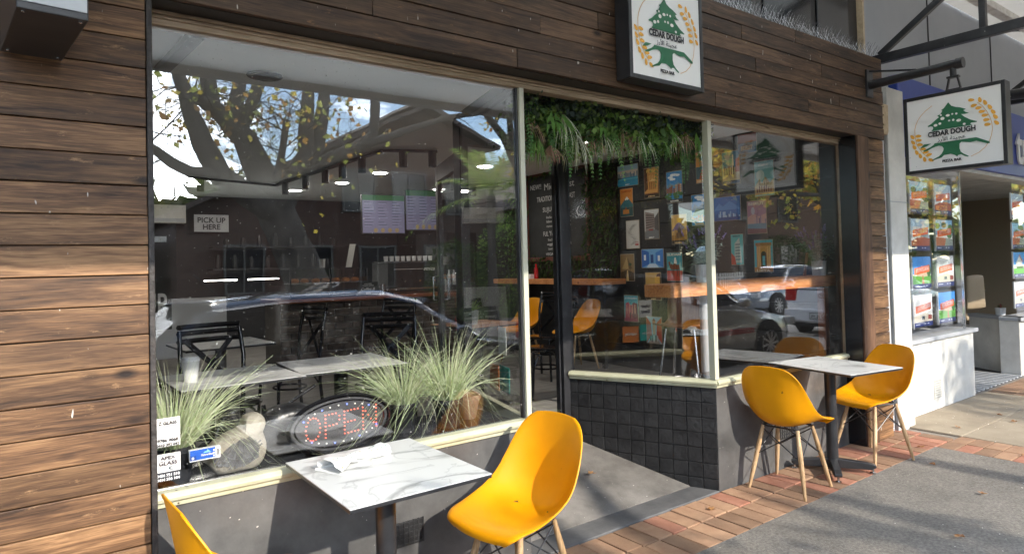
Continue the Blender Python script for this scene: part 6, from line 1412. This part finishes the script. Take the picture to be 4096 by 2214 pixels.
t3 = [[(-2.2,-10.6,0,.34),(-2.0,-10.6,2,.28),(-1.6,-10.6,3.2,.22)],[(-1.6,-10.6,3.2,.18),(-.6,-10.5,4.3,.12),(.3,-10.4,5.6,.06)],[(-1.6,-10.6,3.2,.18),(-2.4,-10.5,4.6,.12),(-2.6,-10.4,6.4,.05)],[(-.9,-10.6,4.0,.1),(.4,-10.6,4.0,.07),(1.4,-10.5,4.3,.03)]]
tree('plane_tree', 'bushier plane tree at the far left of the mirrored street', (-2.2,-10.6,0), t3, 9, 5, [(.07,.1,.04),(.1,.13,.05),(.2,.2,.06),(.06,.08,.04)], .14, 1.1, 2, zmax=5.2, tr=.02)
random.seed(9)
t4 = [[(10.6,-10.6,0,.3),(10.5,-10.6,2,.24),(10.3,-10.6,3.4,.2)],[(10.3,-10.6,3.4,.16),(9.3,-10.3,4.6,.11),(8.2,-9.9,5.3,.05)],[(10.3,-10.6,3.4,.16),(11.2,-10.4,4.8,.1),(12,-10.2,6.2,.05)],[(9.6,-10.4,4.3,.1),(9.2,-10,5.6,.06),(9,-9.8,7,.03)]]
tree('plane_tree', 'plane tree with sparse yellow leaves mirrored beside the palm', (10.6,-10.6,0), t4, 7, 4, AUT, .13, 1.2, 2, zmax=6.2, tr=.02)
for k, (x, y, s) in enumerate(((25.5,-9.9,1.0),(33,-10.3,1.1),(42,-10.2,1.2),(54,-10.4,1.3))):
    random.seed(60+k)
    tt = [[(x,y,-.1,.3*s),(x+.1,y,1.8*s,.24*s),(x,y,2.8*s,.2*s)]]+[[(x,y,2.7*s,.16*s),(x+1.4*s*math.cos(a),y+1.4*s*math.sin(a),3.9*s,.1*s),(x+2.4*s*math.cos(a),y+2.4*s*math.sin(a),(4.6+(i%2)*1.2)*s,.03)] for i, a in enumerate([j*1.05 for j in range(6)])]
    tree('plane_tree', 'leafy yellow green plane tree, number %s along the far kerb beyond the hatchback' % ('one','two','three','four')[k], (x,y,-.1), tt, 8, 7, AUT, .2, 1.3, 2, zmin=2.4)
# palm
pl = thing('palm_tree', 'slim palm with feathery fronds mirrored at the doorway mullion', 'palm', (9.6,-11.4,0)); PLm = (9.6,-11.4,0)
b = MB(); b.tube([(9.6,-11.4,0),(9.58,-11.4,1.4),(9.6,-11.4,2.6),(9.6,-11.4,3.3)], [.16,.12,.1,.12], 12); b.build('trunk', 'bark', pl, smooth=True, world=PLm)
for k in range(24):
    a = 2*math.pi*k/24+rnd(-.2,.2); el = R(rnd(0,82)); d = Vector((math.cos(a)*math.cos(el), math.sin(a)*math.cos(el), math.sin(el))); ln = rnd(1.6,2.3); b = MB(); b.open = True
    P = [Vector((9.6,-11.4,3.25))+d*ln*f-Vector((0,0,1))*ln*.55*f*f*(1.2-el*.5) for f in [i/14 for i in range(15)]]; b.ribbon(P, [.03*(1-.8*i/14) for i in range(15)], (-math.sin(a),math.cos(a),0), (.14,.2,.05))
    for i in range(2, 15):
        for s in (-1,1): b.leaf(P[i], Vector((-math.sin(a),math.cos(a),0))*s+(P[i]-P[i-1]).normalized()*.8, (P[i]-P[i-1]), .46*(1-.55*abs(i/14-.4)), .045, random.choice([(.25,.4,.08),(.4,.52,.12),(.55,.6,.2)]), droop=.3)
    b.build('frond', 'leaf', pl, world=PLm)
# shrubs and hedge
def shrub(loc, r, n, label, cols):
    t = thing('shrub', label, 'shrub', loc, 0, 'garden shrubs across the road'); b = MB(); b.open = True
    for k in range(n):
        u = Vector((random.gauss(0,1),random.gauss(0,1),random.gauss(0,1))).normalized()*rnd(.55,1)**.5; q = Vector((u.x*r[0],u.y*r[1],r[2]+u.z*r[2])); dd = u+Vector((rnd(-.6,.6),)*3); s = rnd(.06,.13); b.leaf(q, dd, dd.cross(Vector((rnd(-1,1),rnd(-1,1),rnd(-1,1)))), s, s*.7, random.choice(cols))
    b.build('foliage', 'leaf', t)['kind'] = 'stuff'
    b = MB(); [b.tube([(0,0,-.02),(rnd(-.6,.6)*r[0],rnd(-.6,.6)*r[1],r[2])], .03, 5) for _ in range(5)]; b.build('stems', 'bark', t)
DG = [(.035,.065,.02),(.05,.09,.025),(.08,.13,.035),(.12,.16,.05)]
shrub((25.5,-12.9,-.02), (1.9,.9,1.25), 2600, 'rounded dark green shrub mirrored behind the lavender pots', DG)
shrub((11.2,-12.8,-.02), (1.1,.8,1.5), 2200, 'dense green shrub mirrored under the palm', [(.12,.2,.05),(.2,.32,.07),(.32,.46,.1),(.08,.13,.04)])
shrub((9.2,-12.6,-.02), (.9,.7,1.1), 1500, 'low green shrub mirrored left of the palm base', DG)
shrub((-.4,-12.9,-.02), (1.6,.9,1.5), 2200, 'dark shrub mirrored at the left window edge', DG)
ft = MB(); ft.open = True; random.seed(90)  # tree belt added to block bright low sky in the reflections
path = [(-78,12),(-80,-20),(-70,-44),(-20,-46),(30,-48),(70,-42),(112,-20),(120,6)]
for k in range(9000):
    i = random.randrange(len(path)-1); f = random.random(); px_ = path[i][0]+(path[i+1][0]-path[i][0])*f; py_ = path[i][1]+(path[i+1][1]-path[i][1])*f
    top = 5.5+2.2*math.sin(px_*.21+py_*.13)+1.2*math.sin(px_*.57+1); z = rnd(0,1)**.7*top; a = rnd(0,6.28); d = Vector((math.cos(a),math.sin(a),rnd(-.6,.6))); s = rnd(1.1,2.6)
    ft.leaf((px_+rnd(-2,2),py_+rnd(-2,2),z), d, d.cross(Vector((rnd(-1,1),rnd(-1,1),rnd(-1,1)))), s, s*.8, random.choice([(.05,.08,.025),(.08,.11,.035),(.12,.14,.05),(.16,.16,.06)]))
o = ft.build('sky_block_trees', 'leaf'); tag(o, 'added far belt of dark green trees blocking the bright low sky in reflections', 'trees', None, 'stuff')
# houses
def house(label, x0, x1, y0, y1, eave, ridge, mtw, wins, over=.5, floors=None, name='brick_house'):
    B = ((x0+x1)/2, y1, 0); t = thing(name, label, 'house', B, 0, 'houses across the road')
    b = MB(); b.box(x0,x1,y0,y1,-.1,eave); b.build('wall', mtw, t, world=B)
    o = over; h_ = (y1-y0)/2+o; P = [(x0-o,y0-o,eave),(x1+o,y0-o,eave),(x1+o,y1+o,eave),(x0-o,y1+o,eave)]; my = (y0+y1)/2; ra, rb = (x0-o+h_*.9,my,ridge), (x1+o-h_*.9,my,ridge)
    if ra[0] > rb[0]: ra = rb = ((x0+x1)/2,my,ridge)
    b = MB(); n = 0; b.v += P+[ra,rb]
    for q in ((0,1,5,4),(1,2,5),(2,3,4,5),(3,0,4),(3,2,1,0)): b._face(q)
    rf = b.build('roof', 'roof_tile', t, world=B)
    b = MB(); b.box(x0-o-.02,x1+o+.02,y1+o-.02,y1+o+.1,eave-.12,eave+.03); b.build('gutter', 'old_white', rf, world=B)
    for (wx, wz, ww, wh) in wins:
        b = MB(); b.box(wx-ww/2-.07,wx+ww/2+.07,y1-.03,y1+.05,wz-.07,wz); b.box(wx-ww/2-.07,wx+ww/2+.07,y1-.03,y1+.05,wz+wh,wz+wh+.07); b.box(wx-ww/2-.07,wx-ww/2,y1-.03,y1+.05,wz,wz+wh); b.box(wx+ww/2,wx+ww/2+.07,y1-.03,y1+.05,wz,wz+wh); b.box(wx-.025,wx+.025,y1-.03,y1+.045,wz,wz+wh)
        w_ = b.build('window', 'house_trim', t, world=B); b = MB(); b.box(wx-ww/2,wx+ww/2,y1-.02,y1+.012,wz,wz+wh); b.build('pane', 'black_gloss', w_, world=B)
    return t

def gable(label, out, y0, y1, wins, mtw):
    B = (out[0][0], y1, 0); t = thing('brick_house', label, 'house', B, 0, 'houses across the road')
    b = MB(); b.prism(out, y0, y1, 'y'); b.build('wall', mtw, t, world=B)
    top = out[1:-1]
    for (a, c) in zip(top, top[1:]):
        d = Vector((c[0]-a[0],0,c[1]-a[1])); l_ = d.normalized(); n = Vector((-l_.z,0,l_.x)); n = n if n.z > 0 else -n
        a_ = Vector((a[0],0,a[1]))-l_*.35+n*.01; c_ = Vector((c[0],0,c[1]))+l_*(.35 if c[1] < a[1] else -.0)+n*.01
        b = MB(); k = 0; P = []
        for y in (y0-.4, y1+.5):
            for q in (a_, c_, c_+n*.14, a_+n*.14): P.append((q.x, y, q.z))
        b.v += P
        for q in ((0,1,2,3),(7,6,5,4),(0,4,5,1),(1,5,6,2),(2,6,7,3),(3,7,4,0)): b._face(q)
        b.build('roof', 'roof_tile', t, world=B)
    for (wx, wz, ww, wh) in wins:
        b = MB(); b.box(wx-ww/2-.07,wx+ww/2+.07,y1-.03,y1+.05,wz-.07,wz); b.box(wx-ww/2-.07,wx+ww/2+.07,y1-.03,y1+.05,wz+wh,wz+wh+.07); b.box(wx-ww/2-.07,wx-ww/2,y1-.03,y1+.05,wz,wz+wh); b.box(wx+ww/2,wx+ww/2+.07,y1-.03,y1+.05,wz,wz+wh); b.box(wx-.025,wx+.025,y1-.03,y1+.045,wz,wz+wh)
        w_ = b.build('window', 'house_trim', t, world=B); b = MB(); b.box(wx-ww/2,wx+ww/2,y1-.02,y1+.012,wz,wz+wh); b.build('pane', 'black_gloss', w_, world=B)
gable('two storey brick house with a long sloping tile roof mirrored in the left window', [(3.2,-.1),(3.2,3.15),(11.0,7.0),(13.6,5.9),(13.6,-.1)], -26, -17.6, [(5.0,.9,1.0,1.3),(7.0,.9,1.2,1.3),(9.2,.9,1.2,1.3),(11.6,.9,1.2,1.3),(8.6,3.4,1.0,1.3),(10.4,3.4,1.2,1.3),(12.4,3.4,1.0,1.2)], 'house_brick')
house('low brick house with dark roof mirrored behind the bare tree', -4, 2.6, -27, -18.5, 2.5, 3.9, 'house_brick', [(-2.4,.8,1.4,1.2),(.2,.8,1.2,1.2)], over=.4)
house('brown brick flats with white windows mirrored in the right window', 20.5, 38, -26, -16.2, 5.6, 8.5, 'house_brick2', [(22,.8,1.5,1.3),(24.6,.8,1.5,1.3),(28,.8,1.6,1.3),(31.5,.8,1.6,1.3),(22,3.4,1.5,1.3),(24.6,3.4,1.6,1.3),(28,3.4,1.6,1.3),(31.5,3.4,1.6,1.3)])
house('red brick cottage mirrored beyond the parked hatchback', 13.6, 19, -24, -15.5, 3.4, 6.0, 'house_brick', [(14.8,.9,1.2,1.3),(17.2,.9,1.2,1.3)])
house('distant brick house at the far left of the mirrored street', -16, -5, -26, -16.5, 3.6, 6.4, 'house_brick2', [(-8,.9,1.4,1.3),(-12,.9,1.4,1.3)])
fn = thing('picket_fence', 'pale picket fence mirrored in front of the brick flats', 'fence', (24,-12.45,0)); FN = (24,-12.45,0)
b = MB(); b.box(18.5,32,-12.48,-12.45,.25,.31); b.box(18.5,32,-12.48,-12.45,.8,.86); b.build('rail', 'old_white', fn, world=FN)
pk0 = None
for k in range(96):
    if pk0 is None: b = MB(); b.box(-.035,.035,-.012,.0,.05,1.0); pk0 = b.build('picket', 'old_white', fn); o = pk0
    else: o = pk0.copy(); COL.objects.link(o)
    o.location = (18.55+k*.14-24,-12.481+12.45+.06,0)
# ------------------------------------------------------------------ parked cars
def car(name, label, loc, rz, paint, S, roofS, wheels, wr=.32, extras=None):
    """S: stations (x, z_low, z_top, halfwidth) of the lower body; roofS: side outline of the cabin, front to rear"""
    t = thing(name, label, 'car', loc, rz, 'parked cars')
    b = MB(); k = 12
    for x, zl, zt, hw in S:
        for (fy, fz) in ((-.8,0),(-.97,.12),(-1,.35),(-.985,.7),(-.93,.93),(-.7,1),(.7,1),(.93,.93),(.985,.7),(1,.35),(.97,.12),(.8,0)): b.v.append((x, fy*hw, zl+fz*(zt-zl)))
    for i in range(len(S)-1):
        for j in range(k): b._face((i*k+j, i*k+(j+1)%k, (i+1)*k+(j+1)%k, (i+1)*k+j))
    b._face(range(k)); b._face(reversed(range((len(S)-1)*k, len(S)*k))); b.build('body', paint, t, smooth=True, angle=38)
    hwb, hwr = .78, .60; zb = min(p[1] for p in roofS); zr = max(p[1] for p in roofS)
    def hw(z): return hwb+(hwr-hwb)*(z-zb)/(zr-zb)
    n = len(roofS); b = MB(); xs_ = [p[0] for p in roofS]; st = []
    for (xa, za), (xb, zb3) in zip(roofS, roofS[1:]):
        for q in range(4): st.append((xa+(xb-xa)*q/4, za+(zb3-za)*q/4))
    st.append(roofS[-1])
    for x, z in st:
        w_ = hw(z); c_ = .05*(z-zb)/(zr-zb)
        for fy, yz in ((-1,'b'),(0,'s'),(-.97,-.05),(-.8,-.012),(-.4,.006),(0,.012),(.4,.006),(.8,-.012),(.97,-.05),(0,'t'),(1,'b')):
            if yz == 'b': b.v.append((x, fy*hwb, zb-.02))
            elif yz in ('s','t'): b.v.append((x, (-1 if yz == 's' else 1)*hw((z+zb)/2), (z+zb)/2))
            else: b.v.append((x, fy*w_, max(zb-.02, z+yz*(1.6 if z > zb+.2 else .6)*(z-zb)/(zr-zb))))
    k = 11
    for i in range(len(st)-1):
        for j in range(k-1): b._face((i*k+j, i*k+j+1, (i+1)*k+j+1, (i+1)*k+j))
    b.build('cabin', paint, t, smooth=True, angle=60)
    # glazing set 4 mm proud of the cabin shell
    cx = sum(p[0] for p in roofS)/n
    for s in (-1,1):
        b = MB(); Q = []
        for x, z in roofS: Q.append((cx+(x-cx)*.86, zb+.05+(z-zb)*.78))
        P = [(x, s*(hw(z)+.006), z) for x, z in Q]; P2 = [(x, s*(hw(z)-.012), z) for x, z in Q]; m_ = len(P); b.v += P+P2; b._face(range(m_)); b._face(reversed(range(m_,2*m_)))
        for i in range(m_): b._face((i, m_+i, m_+(i+1)%m_, (i+1)%m_))
        b.build('side_window', 'black_gloss', t)
    for (pa, pb_) in extras.get('screens', []):
        (xa, za), (xb, zb2) = pa, pb_; d = Vector((xb-xa,0,zb2-za)).normalized(); nrm = Vector((d.z,0,-d.x)); nrm = nrm if (nrm.x*(xa-cx) > 0) else -nrm
        b = MB(); v = []
        for (f, tt) in ((.1,0),(.9,0)):
            x, z = xa+(xb-xa)*f, za+(zb2-za)*f
            for s in (-1,1): v.append(Vector((x, s*hw(z)*.88, z)))
        o1 = [tuple(q+nrm*.045) for q in v]; o0 = [tuple(q-nrm*.02) for q in v]; b.v += o1+o0
        for q in ((0,1,3,2),(4,6,7,5),(0,4,5,1),(2,3,7,6),(0,2,6,4),(1,5,7,3)): b._face(q)
        b.build('windscreen', 'black_gloss', t)
    for x in wheels:
        for s in (-1,1):
            y = s*.80
            b = MB(); b.lathe([(wr+.05,-.02),(wr+.05,.075)] if s > 0 else [(wr+.05,-.075),(wr+.05,.02)], (x,y,wr), 28, axis='y'); b.build('wheel_arch', 'tyre', t)
            b = MB(); pr = [(wr*.66,.0),(wr*.9,-.01),(wr,.02),(wr,.08),(wr*.9,.095),(wr*.66,.09)]; b.lathe([(r_, s*z) for r_, z in pr], (x,y,wr), 30, axis='y'); w_ = b.build('wheel', 'tyre', t, smooth=True)
            b = MB(); b.lathe([(wr*.68,s*.082),(wr*.64,s*.096),(wr*.6,s*.082)], (x,y,wr), 30, axis='y', cap=False)
            for q in range(10): a = 2*math.pi*q/10; b.bar((x+.04*math.cos(a),y+s*.086,wr+.04*math.sin(a)),(x+wr*.62*math.cos(a+.12),y+s*.09,wr+wr*.62*math.sin(a+.12)),.03,.014,upv=(0,1,0))
            b.lathe([(.05,s*.08),(.05,s*.098)], (x,y,wr), 14, axis='y'); b.build('rim', 'rim', w_)
    for s in (-1,1):
        mx_ = extras['mirror']; b = MB(); b.pillow([(mx_[0]+.1*math.cos(a), mx_[1]+.07*math.sin(a)) for a in [2*math.pi*q/12 for q in range(12)]], s*.9, .07); b.bar((mx_[0]+.03,s*.76,mx_[1]-.04),(mx_[0],s*.87,mx_[1]-.03),.04,.03); b.build('mirror', paint, t, smooth=True)
    for nm_, mt_, bxs in extras.get('boxes', []):
        for q in bxs: b = MB(); b.box(*q); b.build(nm_, mt_, t, bevel=.015)
    return t
SED = [(2.25,.32,.5,.55),(2.2,.25,.66,.72),(1.95,.2,.74,.82),(1.3,.2,.86,.86),(.9,.2,.93,.87),(0,.18,.95,.88),(-1.2,.18,.96,.88),(-1.7,.2,.96,.86),(-2.1,.24,.9,.8),(-2.25,.3,.7,.7)]
CAB = [(1.0,.9),(.35,1.36),(.0,1.42),(-.8,1.41),(-1.25,1.32),(-1.95,.93)]
HAT = [(1.0,.9),(.35,1.38),(.0,1.45),(-1.0,1.44),(-1.5,1.38),(-1.95,.95)]
LB_ = lambda s: [(2.1,2.24,s*.7-.12,s*.7+.12,.55,.68)]
c1 = car('parked_car', 'dark blue hatchback parked at the kerb, mirrored low in the left window', (2.72,-3.85,-.14), 0, 'car_dark', SED, [(1.05,.9),(.45,1.33),(.1,1.42),(-.9,1.42),(-1.6,1.36),(-2.05,.95)], (1.4,-1.35), extras={'mirror':(.75,.98),'screens':[((1.05,.9),(.45,1.33)),((-1.6,1.36),(-2.05,.95))],'boxes':[('headlight','lamp_clear',LB_(1)+LB_(-1)),('tail_light','tail_red',[(-2.26,-2.12,.5,.8,.6,.85),(-2.26,-2.12,-.8,-.5,.6,.85)]),('spoiler','car_dark',[(-1.85,-1.5,-.55,.55,1.365,1.395)])]})
b = MB(); b.tube([(-1.35,.05,1.42),(-1.55,.05,1.62)], .007, 5); b.build('aerial', 'black_metal', c1)
c2 = car('parked_car', 'silver car with a dark red side stripe, mirrored below the window bar', (7.75,-4.03,-.14), 0, 'car_silver', SED, CAB, (1.4,-1.35), extras={'mirror':(.75,.98),'screens':[((1.0,.9),(.35,1.36)),((-1.25,1.32),(-1.95,.93))],'boxes':[('headlight','lamp_clear',LB_(1)+LB_(-1)),('tail_light','tail_red',[(-2.26,-2.12,.5,.8,.6,.85),(-2.26,-2.12,-.8,-.5,.6,.85)]),('side_stripe','red_stripe',[(-1.0,1.0,.868,.888,.52,.6)])]})
HS = [(2.0,.32,.5,.55),(1.95,.25,.7,.72),(1.7,.2,.8,.84),(1.1,.2,.92,.87),(0,.18,.97,.88),(-1.3,.18,.99,.88),(-1.75,.2,1.0,.86),(-1.95,.25,.95,.82),(-2.02,.3,.62,.76)]
c3 = car('parked_car', 'white hatchback seen from behind, mirrored at the right of the window', (14.9,-4.3,-.14), R(1), 'car_white', HS, [(1.05,.93),(.4,1.4),(.0,1.47),(-1.1,1.46),(-1.55,1.4),(-1.93,.98)], (1.25,-1.25), extras={'mirror':(.75,1.0),'screens':[((1.05,.93),(.4,1.4)),((-1.55,1.4),(-1.93,.98))],'boxes':[('tail_light','tail_red',[(-2.0,-1.8,.58,.83,.72,1.02),(-2.0,-1.8,-.83,-.58,.72,1.02)]),('bumper','car_white',[(-2.1,-1.9,-.8,.8,.32,.56)]),('plate_holder','black_metal',[(-2.115,-2.1,-.22,.22,.36,.5)]),('number_plate','plate',[(-2.12,-2.114,-.2,.2,.375,.485)]),('under_tray','tyre',[(-1.98,-1.5,-.7,.7,.2,.34)])]})
text('BU 16 FI', .1, (-2.1235,0,.43), LEFT, 'letter_black', c3, width=.34, height=.08, bold=.002)
b = MB(); b.tube([(-2.03-.0,.075*math.cos(a),.84+.05*math.sin(a)) for a in [2*math.pi*q/20 for q in range(21)]], .009, 6); b.bar((-2.03,-.03,.8),(-2.03,-.02,.88),.012); b.bar((-2.03,.03,.88),(-2.03,.02,.8),.012); b.bar((-2.03,-.03,.84),(-2.03,.03,.845),.01); b.build('emblem', 'steel', c3)
c4 = car('parked_car', 'grey sedan parked across the road, mirrored behind the lavender', (18.0,-8.5,-.14), R(180), 'car_grey', SED, CAB, (1.4,-1.35), extras={'mirror':(.75,.98),'screens':[((1.0,.9),(.35,1.36)),((-1.25,1.32),(-1.95,.93))],'boxes':[('headlight','lamp_clear',LB_(1)+LB_(-1)),('tail_light','tail_red',[(-2.26,-2.12,.5,.8,.6,.85),(-2.26,-2.12,-.8,-.5,.6,.85)])]})
c5 = car('sky_block_van', 'added dark grey van down the kerb, blocking bright sky mirrored in the doorway pane', (-15,-4.05,-.14), 0, 'car_dark', [(2.3,.32,.6,.6),(2.2,.25,.9,.78),(1.7,.2,1.05,.86),(0,.18,1.1,.9),(-2,.18,1.1,.9),(-2.4,.25,1.1,.86)], [(1.7,1.05),(1.0,1.95),(.5,2.1),(-1.8,2.12),(-2.2,2.05),(-2.38,1.1)], (1.5,-1.5), extras={'mirror':(1.3,1.2),'screens':[((1.7,1.05),(1.0,1.95))],'boxes':[('headlight','lamp_clear',LB_(1)+LB_(-1))]})  # added out of view to block sky glare in the doorway pane
c5['category'] = 'van'
# fallen leaves on the paving
random.seed(42)
lf0 = None
for i, (x, y) in enumerate(((3.25,-.17),(6.35,-.38),(6.9,-.62),(7.1,-.45),(3.9,-1.25),(2.9,.5),(5.5,-.42),(5.8,-1.0),(4.7,-1.1),(5.1,-.66))):
    b = MB(); n = 11; b.open = True; P = []
    for q in range(n): a = 2*math.pi*q/n; r_ = rnd(.6,1)*(.04 if q % 2 else .024); P.append((r_*math.cos(a), r_*math.sin(a)*.8, .004+rnd(0,.014)))
    b.v += P+[(0,0,.006)]
    for q in range(n): b._face((q,(q+1)%n,n), random.choice([(.36,.17,.06),(.45,.24,.1),(.3,.15,.07)]))
    o = b.build('fallen_leaf', 'leaf_dry'); o.location = (x,y,.004 if y < 0 else .13); o.rotation_euler = (0,0,rnd(0,6)); tag(o, ['curled brown leaf on the bricks in front of the doorway','curled leaf beside the white pillar on the pale slabs','brown leaf farther out on the pale slabs','brown leaf near the office bulkhead on the pale slabs','single leaf on the asphalt near the picture bottom','tiny leaf on the doorway ramp by the tiles','brown leaf on the bricks under the far chair','brown leaf on the crossing brick band','leaf on dark asphalt right of the far table','leaf on the asphalt edge next to the bricks'][i], 'leaf', 'fallen leaves on the paving')
